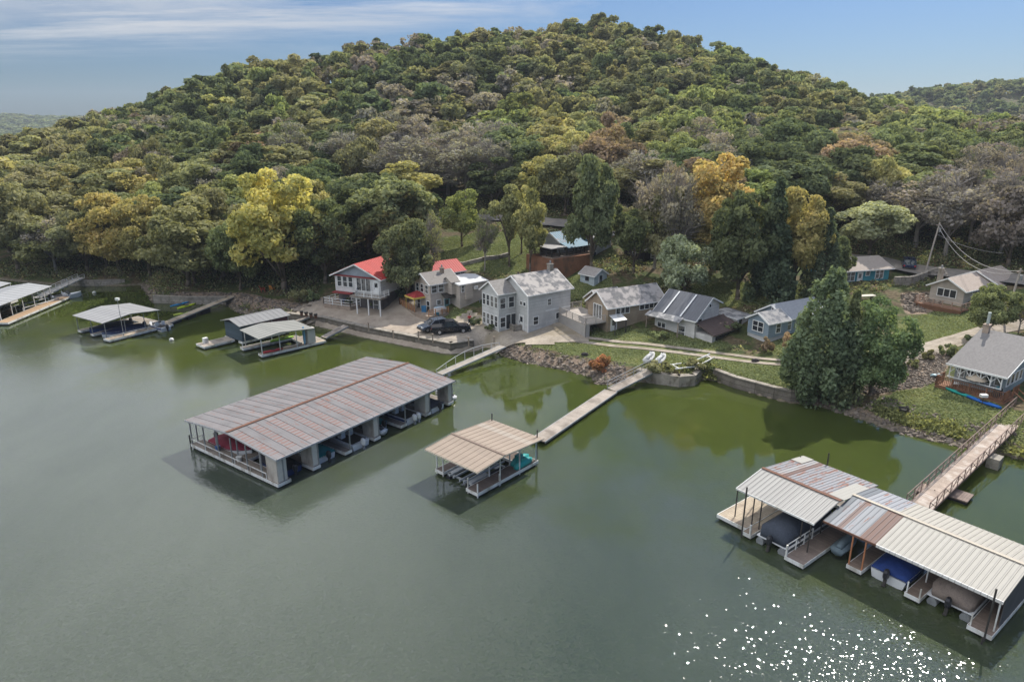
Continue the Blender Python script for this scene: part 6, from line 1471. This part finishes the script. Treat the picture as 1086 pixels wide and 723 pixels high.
def person():
    x, y, z = G(498,346.5); r = thing('person', 'person in a red top and dark trousers standing at the nose of the black pickup', 'person', (x,y,z+.12), rad(200))
    me = bpy.data.meshes.new('body')
    V = [(0,0,.95),(0,0,1.15),(0,0,1.38),(0,0,1.5),(0,.01,1.62),(0,.01,1.73),(.19,0,1.40),(.25,.02,1.14),(.22,-.1,.92),(.21,-.16,.82),(-.19,0,1.40),(-.25,.0,1.14),(-.25,-.06,.9),(-.25,-.09,.8),(.1,0,.88),(.11,-.01,.5),(.12,.02,.09),(.12,-.13,.04),(-.1,0,.88),(-.12,.03,.5),(-.13,.08,.09),(-.13,-.06,.04)]
    E_ = [(0,1),(1,2),(2,3),(3,4),(4,5),(2,6),(6,7),(7,8),(8,9),(2,10),(10,11),(11,12),(12,13),(0,14),(14,15),(15,16),(16,17),(0,18),(18,19),(19,20),(20,21)]
    Rr = [(.15,.10),(.14,.10),(.16,.11),.055,.085,.075,.06,.045,.035,.03,.06,.045,.035,.03,.085,.06,.045,.035,.085,.06,.045,.035]
    skin = M('skin_tone',(.45,.27,.20),.7,.05); skin_body('body', V, E_, Rr, skin, r, 0, 2)
    k = lambda s, q: (q[0]*s+.014, q[1]*s+.014) if isinstance(q, tuple) else (q+.014, q+.014)
    ids = [1,2,6,7,10,11]; VV = [V[0],V[1],V[2],V[6],V[7],V[10],V[11]]
    skin_body('shirt', VV, [(0,1),(1,2),(2,3),(3,4),(2,5),(5,6)], [(.165,.115),(.158,.115),(.175,.125),.078,.062,.078,.062], M('red_cloth',(.50,.05,.06),.8,.1), r, 0, 2)
    skin_body('trousers', [(0,0,.98),V[14],V[15],(.12,.01,.16),V[18],V[19],(-.13,.07,.16)], [(0,1),(1,2),(2,3),(0,4),(4,5),(5,6)], [(.16,.115),.10,.075,.062,.10,.075,.062], M('dark_cloth',(.04,.045,.07),.8,.1), r, 0, 2)
    MB().ball((0,.02,1.72),(.095,.10,.10),10,7).build('hair', M('brown_hair',(.06,.035,.02),.8,.2), r, True)
person()

# ------------------------------------------------------------ poles, wires and small things
def pole(label, x, y, z, h, lean=0, arm=True):
    r = thing('utility_pole', label, 'utility pole', (x,y,z)); MB().tube((0,0,-.8),(lean,0,h),.16,.11,8).build('pole', M('grey_pole_wood',(.38,.34,.30),.9,.2,2), r)
    if arm: MB().bar((lean-.1-.6,-.35,h-.4),(lean+.6,.35,h-.4),.1,.12).build('crossarm', OLDWOOD, r)
    MB().tube((lean+.25,0,h-1.6),(lean+.25,0,h-.9),.18,.18,8).build('transformer', GALV, r); return r
x0, y0, z0 = G(976,291); pole('tall leaning grey utility pole beside the dark blue van', x0+.3, y0-.6, z0, 8.6, 1.0)
x1, y1, z1 = G(1064,344); pole('short grey utility pole at the right edge behind the round tree', x1, y1, z1, 7.5, .7)
def wires():
    a = Vector((x0+1.3, y0-.6, z0+8.4)); b = Vector((x1+.7, y1, z1+7.2))
    for k, (o, sag, lab) in enumerate([(.0,2.2,'upper power line strung between the two utility poles at the right'),(.45,2.7,'lower power line strung between the two utility poles at the right')]):
        m = MB(); pts = [a.lerp(b, t/14)+Vector((0,o,-sag*4*(t/14)*(1-t/14)-k*.3)) for t in range(15)]; m.path([tuple(p) for p in pts], .035, 4); q = m.build('power_line', M('cable_grey',(.42,.40,.38),.6,.05)); tag(q, lab, 'power line')
    c = Vector((x0+10, y0-4.5, z0+4.2)); m = MB(); pts = [a.lerp(c, t/8)+Vector((0,0,-.6*4*(t/8)*(1-t/8)-1.8*(1-t/8))) for t in range(9)]; m.path([tuple(p) for p in pts], .03, 4); q = m.build('service_wire', M('cable_grey',(.42,.40,.38))); tag(q, 'thin service wire from the leaning pole to the ranch house', 'power line')
wires()
def small():
    te = M('teal_kayak_plastic',(.01,.33,.28),.4,.1); bl = M('bright_blue_plastic',(.01,.13,.50),.4,.1)
    x,y,z = G(1001,413); x2,y2,_ = G(1022,421); kayak('teal kayak on the grass in the shade of the redwood deck', (x,y,z+.03), math.atan2(y2-y,x2-x), te, 3.7)
    x,y,z = G(1024,422); x2,y2,_ = G(1047,430); kayak('bright blue kayak on the grass beside the teal one', (x,y,z+.03), math.atan2(y2-y,x2-x), bl, 3.7)
    x,y,z = G(1041,430); t = thing('pedestal_sign', 'small white box on a thin post in front of the blue kayak', 'post box', (x,y,z)); MB().tube((0,0,0),(0,0,.95),.03,.03,6).build('post', DARKM, t); MB().box(-.35,.35,-.2,.2,.95,1.25).build('box', WHITE, t)
    x,y,z = G(958,437); t = thing('fire_pit', 'round black fire pit on the lawn near the shore', 'fire pit', (x,y,z)); MB().tube((0,0,.12),(0,0,.4),.45,.55,14,False).tube((0,0,.1),(0,0,.16),.45,.45,14).build('bowl', DARKM, t)
    for k in range(3): MB().bar((.35*math.cos(k*2.1),.35*math.sin(k*2.1),-.02),(.3*math.cos(k*2.1),.3*math.sin(k*2.1),.14),.05).build('leg', DARKM, t)
    x,y,z = G(986,402); kayak('small pale blue board lying on the rocky slope', (x,y,z+.1), rad(10), M('pale_blue_board',(.45,.62,.68),.4,.1), 1.6)
    # covered watercraft and white pipe frames on the block pier
    x,y,z = G(689,386); t = rad(60); jetski('grey-white covered jet ski on the bank, left one of two', (x-.6,y-.6,z+.25), t, M('offwhite_cover',(.55,.55,.53),.8,.15,2), cover=True); jetski('grey-white covered jet ski on the bank, right one of two', (x+.7,y-1.2,z+.25), t, M('offwhite_cover2',(.60,.60,.58),.8,.15,2), cover=True)
    x,y,z = G(735,391); r = thing('boat_trailer', 'white tubular boat lift frame lying on the weedy pier top', 'boat lift frame', (x,y,z+.1), rad(20)); m = MB(); m.path([(-3,-.6,.3),(0,-.8,.35),(3,0,.9)],.09,6); m.path([(-3,.9,.3),(.5,.9,.3),(3.2,1.2,.95)],.09,6); m.build('side_rail', WHITE, r); m = MB(); m.bar((-2.5,-.6,.3),(-2.5,.9,.3),.12); m.bar((0,-.8,.35),(.5,.9,.3),.12); m.bar((2.6,0,.8),(2.8,1.1,.85),.1); m.ball((.2,-.6,.5),(.3,.25,.25)); m.build('cross_beam', WHITE, r)
    x,y,z = G(918,318); t = thing('picnic_table', 'pale slab table on the yellow grass below the teal house', 'table', (x,y,z), rad(10)); MB().box(-1.4,1.4,-.5,.5,.6,.7).build('tabletop', M('pale_slab',(.62,.57,.48),.7,.1), t)
    for a in (-1.1,1.1): MB().box(a-.08,a+.08,-.4,.4,-.1,.597).build('leg', OLDWOOD, t)
    x,y,z = G(648,311); 
    o = MB().tube((0,0,0),(0,0,.3),.9,.7,12).ball((.2,.1,.35),(.4,.35,.2)).build('stone_ring', STONEW, loc=(x-.6,y-.5,z)); tag(o, 'pale stone planting ring on the grass in front of the small shed', 'planter')
    x,y,z = G(760,383)
    for k,(px,py) in enumerate([(801,384),(620,377)]):
        x,y,z = G(px,py); o = MB().ball((0,0,.15),(.55,.35,.3),7,4).build('dark_boulder', M('dark_rock',(.05,.045,.045),.9,.3,3), loc=(x,y,z)); tag(o, ['dark boulder on the lawn edge below the dirt track','dark boulder on the bank near the orange bush'][k], 'boulder')
    x,y,z = G(318,327)
    for k in range(4):
        t = thing('mooring_winch', ['rusty hand winch at the left end of the seawall','second rusty winch beside the first on the seawall','third rusty winch of the seawall row','rusty winch nearest the short gangway on the seawall'][k], 'winch', (*W(320+k*5,334.5+k*1.0,1.5),1.47), rad(30)); MB().box(-.2,.2,-.15,.15,0,.5).build('stand', RUSTM, t); MB().tube((-.25,0,.65),(.25,0,.65),.18,.18,8).build('drum', DARKM, t)
    # brush pile of orange leaves by the sand point
small()
def yard_chairs():
    for k,(px,py,c,lab) in enumerate([(279,310,(.50,.06,.04),'red wooden yard chair on the bank beneath the yellow sycamore'),(289,309,(.62,.24,.05),'orange wooden yard chair on the bank right of the red one'),(463,338,(.05,.20,.30),'blue yard chair on the gravel in front of the redwood deck'),(560,352,(.60,.58,.54),'white lawn chair on the drive below the grey house patio')]):
        x,y,z = G(px,py); m = M('chair_paint_%d' % k, c, .6, .1); t = thing('yard_chair', lab, 'chair', (x,y,z+.05), rad(120+k*40))
        MB().box(-.3,.3,-.3,.3,.36,.41).build('seat', m, t); MB().bar((0,.28,.40),(0,.55,1.05),.6,.05).build('backrest', m, t)
        for a in (-.28,.28):
            MB().bar((a,-.28,-.05),(a,-.28,.60),.07).build('leg', m, t); MB().bar((a,.3,-.05),(a,.3,.62),.07).build('leg', m, t); MB().box(a-.06,a+.06,-.35,.4,.62,.65).build('armrest', m, t)
yard_chairs()
# bollards / fence posts along the lot edge
for k,(px,py,l) in enumerate([(391,349,'left'),(417,357,''),(444,358,''),(459,361,''),(497,365,''),(524,364,'')]):
    x,y = W(px,py,1.5); o = MB().bar((0,0,-.2),(0,0,1.0),.16).box(-.12,.12,-.12,.12,1.0,1.08).build('mooring_post', OLDWOOD, loc=(x,y,1.4)); tag(o, ['weathered wooden post at the left of the seawall edge, nearest the pale-roofed dock','weathered wooden post on the seawall midway along the gravel lot','weathered wooden post on the seawall left of the parked vehicles','weathered wooden post below the black pickup truck','dark wooden post at the corner right of the pickup','dark wooden post where the arched gangway lands'][k], 'post', 'wooden posts along the seawall')
# ------------------------------------------------------------ rocks, shrubs, undergrowth, single trees
def rocks():
    rng = random.Random(5); V = []; F = []
    cube = [(-1,-1,-1),(1,-1,-1),(1,1,-1),(-1,1,-1),(-.8,-.8,1),(.8,-.8,1),(.8,.8,1),(-.8,.8,1)]; fc = [(0,3,2,1),(4,5,6,7),(0,1,5,4),(1,2,6,5),(2,3,7,6),(3,0,4,7)]
    def rock(x, y, s):
        z = gz(x, y); a = rng.uniform(0,6.28); b = rng.uniform(-.5,.5); n = len(V); ca, sa = math.cos(a), math.sin(a); sx, sy, sz_ = s*rng.uniform(.6,1.2), s*rng.uniform(.5,.9), s*rng.uniform(.35,.7)
        for vx, vy, vz in cube:
            vx = (vx+rng.uniform(-.35,.35))*sx; vy = (vy+rng.uniform(-.35,.35))*sy; vz = (vz+rng.uniform(-.3,.3))*sz_; vx, vz = vx*math.cos(b)-vz*math.sin(b), vx*math.sin(b)+vz*math.cos(b)
            V.append((x+vx*ca-vy*sa, y+vx*sa+vy*ca, z+vz+sz_*.25))
        F.extend(tuple(i+n for i in f) for f in fc)
    for i in range(len(SH)-1):
        a, b = SH[i], SH[i+1]; w = (a[2]+b[2])/2
        if w < 1.3 or a[0] < -62 and i < 6: continue
        if SHORE[i][0] < -50 or SHORE[i][0] > 1100: continue
        L = math.hypot(b[0]-a[0], b[1]-a[1]); d = ((b[0]-a[0])/L, (b[1]-a[1])/L); nrm = (-d[1], d[0])
        if nrm[1] < 0: nrm = (d[1], -d[0])
        for _ in range(int(L*w*7.0)):
            t = rng.random()*L; o = rng.uniform(-.25, w*1.0)
            rock(a[0]+d[0]*t+nrm[0]*o, a[1]+d[1]*t+nrm[1]*o, rng.uniform(.07,.24)*(1.2 if o < w*.6 else .8))
    for poly, n, s in (([(908,398),(930,384),(975,374),(1008,374),(1000,400),(985,409),(930,419),(905,416)], 2600, .17),([(955,314),(985,312),(998,323),(962,333)], 260, .34),([(180,311),(250,311),(335,325),(300,330),(240,324),(180,321)], 330, .3)):
        pw = [G(a,b)[:2] for a,b in poly]; xs = [p[0] for p in pw]; ys = [p[1] for p in pw]; k = 0
        while k < n:
            x, y = rng.uniform(min(xs),max(xs)), rng.uniform(min(ys),max(ys))
            if inpoly(np.array([x]),np.array([y]),pw)[0]: rock(x,y,rng.uniform(.3,1.1)*s); k += 1
    me = bpy.data.meshes.new('riprap_rocks'); me.from_pydata(V, [], F)
    m, nt, b = nodes('riprap'); at = nt.nodes.new('ShaderNodeNewGeometry'); c = ramp(nt, at.outputs['Random Per Island'], [(0,(.06,.045,.035)),(.45,(.16,.12,.085)),(.8,(.26,.20,.15)),(1,(.38,.32,.26))])
    lk(nt, mix(nt, nz(nt, 5, geopos(nt)), c, (.16,.14,.12)), b.inputs['Base Color']); b.inputs['Roughness'].default_value = .95; me.materials.append(m)
    o = bpy.data.objects.new('riprap_rocks', me); COL.objects.link(o); tag(o, 'loose grey and tan rocks along the banks', 'rocks', kind='stuff')
rocks()
def undergrowth():
    cs = []; nr = []; tn = []; n = 30000
    X = RNG.uniform(-110, 110, n*3); Y = RNG.uniform(60, 165, n*3); d, w = shore_d(X, Y); ro = road_off(X, Y)
    gx = np.clip(np.searchsorted(ax, X)-1, 0, len(ax)-2); gy = np.clip(np.searchsorted(ay, Y)-1, 0, len(ay)-2); lw = lawn[gy,gx]+rocky[gy,gx]*.9
    nzv = np.array([noise.noise((x*.13, y*.13, 1.7)) for x, y in zip(X, Y)])
    px = 543+724*X/np.maximum(1, Y*.985)
    edge = np.where((px < 330) | (ro > 4), 1.0, 0.0)
    p = np.clip(.12+nzv*1.1+edge*.6, 0, 1)*(lw < .3)*(d > 1.0)*(np.abs(ro) > 3.6)
    track = np.array([min(math.hypot(x-t[0], y-t[1]) for t in TRACK[::1]) for x, y in zip(X, Y)])
    lotd = inpoly(X, Y, [W(*q, 1.6) for q in [(303,326),(345,314),(400,318),(436,320),(500,334),(540,338),(600,345),(640,352),(610,362),(525,364),(477,372),(386,352),(318,336)]])
    # keep off footprints of buildings and decks
    foot = np.zeros(len(X), bool)
    for o in list(S.objects):
        if o.parent is None and o.get('category') in ('house','shed','deck'):
            c, s = math.cos(-o.rotation_euler.z), math.sin(-o.rotation_euler.z)
            bx = [v.co for ch in o.children if ch.type == 'MESH' for v in ch.data.vertices]
            x0 = min(v.x for v in bx)-.3; x1 = max(v.x for v in bx)+.3; y0 = min(v.y for v in bx)-.3; y1 = max(v.y for v in bx)+.3
            lx = (X-o.location.x)*c-(Y-o.location.y)*s; ly = (X-o.location.x)*s+(Y-o.location.y)*c
            foot |= (lx > x0) & (lx < x1) & (ly > y0) & (ly < y1)
    line = np.full(len(X), 1e9)
    for a, b in zip(TRACK[:-1], TRACK[1:]):
        dx, dy = b[0]-a[0], b[1]-a[1]; k = np.clip(((X-a[0])*dx+(Y-a[1])*dy)/(dx*dx+dy*dy), 0, 1); line = np.minimum(line, np.hypot(X-a[0]-k*dx, Y-a[1]-k*dy))
    keep = (RNG.random(len(X)) < p) & ~lotd & ~foot & (line > 2.0)
    idx = np.nonzero(keep)[0][:26000]
    m = 7; c = []; var = []
    for i in idx:
        h = (.25+.9*max(0, nzv[i]))*(1.9 if edge[i] else 1.0); z = gz(X[i], Y[i])
        q = RNG.normal(size=(m,3))*[.28,.28,.3]*(1.5 if edge[i] else 1)*.9; q[:,2] = np.abs(q[:,2])*h*1.6+.05
        c.append(q+[X[i],Y[i],z])
    c = np.concatenate(c); nn = rdir(len(c)); nn[:,2] += .4; nn /= np.linalg.norm(nn,axis=1)[:,None]
    v, var = leaf_quads(c, nn, .26, 1.5)
    cols = np.array([TINT['green'],TINT['olive'],TINT['dark'],(.26,.24,.10),(.18,.12,.07)]); base = cols[np.repeat(RNG.choice(5, len(idx), p=[.3,.3,.16,.12,.12]), m)]*RNG.uniform(.8,1.15,(len(c),1))
    me = mesh_quads('undergrowth', v, var, LEAF_G, base); o = bpy.data.objects.new('undergrowth', me); COL.objects.link(o); tag(o, 'low weeds and brush between the houses and under the trees', 'undergrowth', kind='stuff')
undergrowth()
def fringe():
    # unmown yellow-green bank along the cottage lawn and tufts on the lawns
    pts = [G(a,b)[:2] for a,b in [(930,437),(950,447),(975,452),(1000,458),(1018,463)]]; c = []
    for a, b in zip(pts[:-1], pts[1:]):
        for _ in range(900):
            t = random.random(); x = a[0]+(b[0]-a[0])*t+random.gauss(0,.35); y = a[1]+(b[1]-a[1])*t+random.gauss(0,.55); c.append((x,y,gz(x,y)+random.uniform(.02,.45)))
    for a, b in (((1062,478),(1110,492)),((686,398),(740,402)),((745,397),(760,401))):
        p, q = G(*a), G(*b)
        for _ in range(500): t = random.random(); x = p[0]+(q[0]-p[0])*t+random.gauss(0,.5); y = p[1]+(q[1]-p[1])*t+random.gauss(0,.5); c.append((x,y,max(.3,gz(x,y))+random.uniform(.02,.5)))
    c = np.array(c); nn = rdir(len(c)); v, var = leaf_quads(c, nn, .22, 1.8); base = np.tile((.26,.28,.09), (len(c),1))*RNG.uniform(.6,1.2,(len(c),1))
    me = mesh_quads('bank_grass', v, var, LEAF_G, base); o = bpy.data.objects.new('bank_grass', me); COL.objects.link(o); tag(o, 'tall yellow-green grass along the banks', 'grass', kind='stuff')
    # short turf
    c = []; 
    ys, xs = np.nonzero(lawn > .6)
    sel = RNG.integers(0, len(ys), 70000)
    X = ax[xs[sel]]+RNG.uniform(-.45,.45,len(sel)); Y = ay[ys[sel]]+RNG.uniform(-.45,.45,len(sel)); line = np.full(len(X), 1e9)
    for a, b in zip(TRACK[:-1], TRACK[1:]):
        dx, dy = b[0]-a[0], b[1]-a[1]; k = np.clip(((X-a[0])*dx+(Y-a[1])*dy)/(dx*dx+dy*dy), 0, 1); line = np.minimum(line, np.hypot(X-a[0]-k*dx, Y-a[1]-k*dy))
    ok = line > 1.3; X, Y = X[ok], Y[ok]
    c = np.array([(x,y,gz(x,y)+.05) for x,y in zip(X,Y)]); nn = rdir(len(c)); nn[:,2] = np.abs(nn[:,2])+.6; nn /= np.linalg.norm(nn,axis=1)[:,None]
    v, var = leaf_quads(c, nn, .13, 2.0, .35+.3*RNG.random(len(c))); nzv = np.array([noise.noise((x*.25,y*.25,5)) for x,y,_ in c])[:,None]
    base = np.array((.215,.255,.10))*(1+nzv*.3)+np.clip(nzv,0,1)*np.array((.08,.05,.02)); me = mesh_quads('lawn_grass', v, var, LEAF_G, np.clip(base,0,1)); o = bpy.data.objects.new('lawn_grass', me); COL.objects.link(o); tag(o, 'mown patchy green grass on the lawns', 'grass', kind='stuff')
fringe()
def T1(px, py, kind, tint, wpx, hpx, label, name='broadleaf_tree', cat='tree', var=None, group=None, tv=None):
    """single tree with its foot under pixel (px,py), crown width and total height in pixels"""
    x, y, z = G(px, py); t = PX(x,y,z)[2]; s = t/724
    return tree(x, y, z-.1, kind, tint, wpx*s/2/1.0, hpx*s*1.03, label, name, cat, group, var, tv)
T1(302,310,'fluffy','yellow',112,134,'large yellow-green sycamore crown on the bank left of the red-roofed house',var=0,tv=[.56,.52,.13])
T1(200,305,'fluffy','olive',100,96,'big dark olive tree behind the stone wall and kayak walkway',var=1)
T1(128,290,'fluffy','yellow',86,92,'golden olive tree at the back of the left cove',tv=[.50,.41,.12])
T1(160,294,'fluffy','yellow',66,90,'olive tree between the golden tree and the big dark olive tree')
T1(60,290,'sparse','grey',60,62,'bare greyish lilac tree behind the far left dock')
T1(20,288,'fluffy','olive',80,100,'broad olive tree at the left picture edge')
T1(345,300,'fluffy','green',74,95,'dark spreading tree directly left of the red-roofed house',var=2)
T1(255,308,'round','green',60,80,'green tree between the big olive tree and the yellow sycamore')
T1(432,321,'fluffy','green',66,92,'olive leafy tree standing in front of the red roof')
T1(424,313,'cone','cedar',40,44,'dark cedar bush hiding the side of the red-roofed house',name='cedar_tree')
T1(455,305,'sparse','olive',40,82,'thin forked tree between the red roof and the tan house')
T1(395,262,'fluffy','green',60,60,'green tree behind the ridge of the red roof')
T1(490,262,'round','lime',50,60,'bright yellow-green tree beside the upper road')
T1(562,293,'tall','yellow',46,106,'tall olive-yellow tree with dark trunk behind the grey house',var=0)
T1(540,283,'tall','olive',42,92,'olive tree with slim trunk left of the tall olive-yellow one',var=1)
T1(514,288,'sparse','green',34,66,'slender small-crowned tree on the green slope behind the tan house')
T1(553,270,'tall','yellow',36,80,'yellowing tree at the road bend behind the grey house')
T1(627,288,'fluffy','green',66,125,'tall green tree rising in front of the blue-roofed house',var=1)
T1(596,290,'shrub','dark',26,22,'dark ivy bush on the brown terrace wall',name='shrub',cat='shrub')
T1(655,258,'sparse','olive',40,50,'straggly tree right of the blue-roofed house')
T1(672,290,'round','green',58,70,'mid green tree in front of the dark cabin')
T1(704,292,'fluffy','olive',60,96,'olive oak growing right of the dark cabin')
T1(694,285,'sparse','grey',70,115,'grey half-bare tree above the taupe house',var=0)
T1(716,300,'sparse','grey',60,120,'pale bare-branched tree left of the dark oaks')
T1(757,285,'fluffy','orange',96,124,'large oak turning gold at the top above the white house',var=0,tv=[.52,.40,.12])
T1(724,318,'round','pale',64,74,'pale green leafy tree leaning over the white house')
T1(782,318,'fluffy','dark',84,122,'dark dense oak behind the white house',var=2)
T1(815,316,'cone','cedar',62,118,'dark cedar between the oaks and the teal house',name='cedar_tree')
T1(842,306,'fluffy','yellow',74,110,'olive-gold oak behind the light blue cottage',var=1,tv=[.42,.36,.11])
T1(868,318,'cone','cedar',52,92,'dark spruce-like cedar left of the teal house',name='cedar_tree')
T1(880,303,'fluffy','dark',50,60,'dark tree directly behind the light blue cottage roof')
T1(921,272,'round','pale',84,60,'rounded silvery green tree behind the teal house',var=0)
T1(866,425,'feather','cedar',90,134,'tall feathery dark evergreen, left of the pair by the shore',name='evergreen_tree',var=0,tv=[.17,.23,.12])
T1(922,419,'bushy','cedar',82,112,'rounded dark evergreen, right of the pair by the shore',name='evergreen_tree',var=1,tv=[.16,.235,.095])
T1(893,421,'cone','green',50,112,'narrow dark evergreen filling the gap between the shore pair',name='evergreen_tree',var=1)
T1(845,418,'shrub','green',46,34,'low green bush at the left foot of the evergreens',name='shrub',cat='shrub')
T1(1046,358,'fluffy','green',52,62,'small round green tree behind the lakeside cottage',var=2)
T1(1080,352,'sparse','yellow',34,40,'small yellowing tree at the right edge beside the cottage roof')
T1(838,376,'shrub','rust',26,28,'reddish shrub at the corner of the light blue cottage',name='shrub',cat='shrub')
T1(812,374,'shrub','rust',18,18,'small rusty bush below the light blue cottage window',name='shrub',cat='shrub')
T1(634,398,'shrub','orange',24,18,'orange-leaved bush on the rocky bank beside the sand point',name='shrub',cat='shrub',tv=[.42,.17,.06])
T1(640,390,'shrub','orange',18,15,'second smaller orange bush behind the orange-leaved bush',name='shrub',cat='shrub',tv=[.46,.22,.08])
T1(318,322,'shrub','olive',22,16,'tufted ornamental grass bush left of the gravel lot',name='shrub',cat='shrub')
T1(331,320,'shrub','green',18,14,'green bush beside the tufted ornamental grass bush',name='shrub',cat='shrub')
for k,(px,py,w,h,tn,l) in enumerate([(371,325,14,12,'green','left of the patio steps'),(398,326,16,13,'green','before the basement of the red-roofed house'),(735,392,30,12,'olive','on top of the block pier'),(700,393,34,12,'olive','at the landing of the middle walkway'),(1003,378,18,16,'green','nearest the cottage on the rocky slope'),(985,383,16,13,'olive','second from the cottage on the rocky slope'),(968,390,14,11,'olive','third from the cottage on the rocky slope'),(953,394,13,10,'yellow','fourth from the cottage on the rocky slope'),(938,398,13,10,'olive','at the left end of the rocky slope row'),(1028,366,14,12,'green','on the track edge behind the cottage roof'),(505,345,16,10,'dark','at the lower corner of the grey house'),(748,398,22,16,'green','where the block pier meets the seawall'),(700,360,18,10,'green','beside the porch of the white house'),(775,352,22,12,'dark','below the side deck of the white house'),(520,352,12,8,'dark','by the drive in front of the grey house')]):
    T1(px,py,'shrub',tn,w,h,'%s shrub %s' % (WORDS[tn], l),name='shrub',cat='shrub')
def haze():
    mb = MB().box(-2500, 2500, -60, 2600, -4.6, 150)
    m = bpy.data.materials.new('haze'); m.use_nodes = True; nt = m.node_tree; nt.nodes.remove(nt.nodes['Principled BSDF'])
    v = nt.nodes.new('ShaderNodeVolumePrincipled'); v.inputs['Color'].default_value = (.75,.83,.95,1); v.inputs['Density'].default_value = .00014; v.inputs['Anisotropy'].default_value = .2
    lk(nt, v.outputs[0], nt.nodes['Material Output'].inputs['Volume'])
    o = mb.build('haze', m); tag(o, 'thin blue air haze over the lake', 'haze', kind='stuff')
haze()
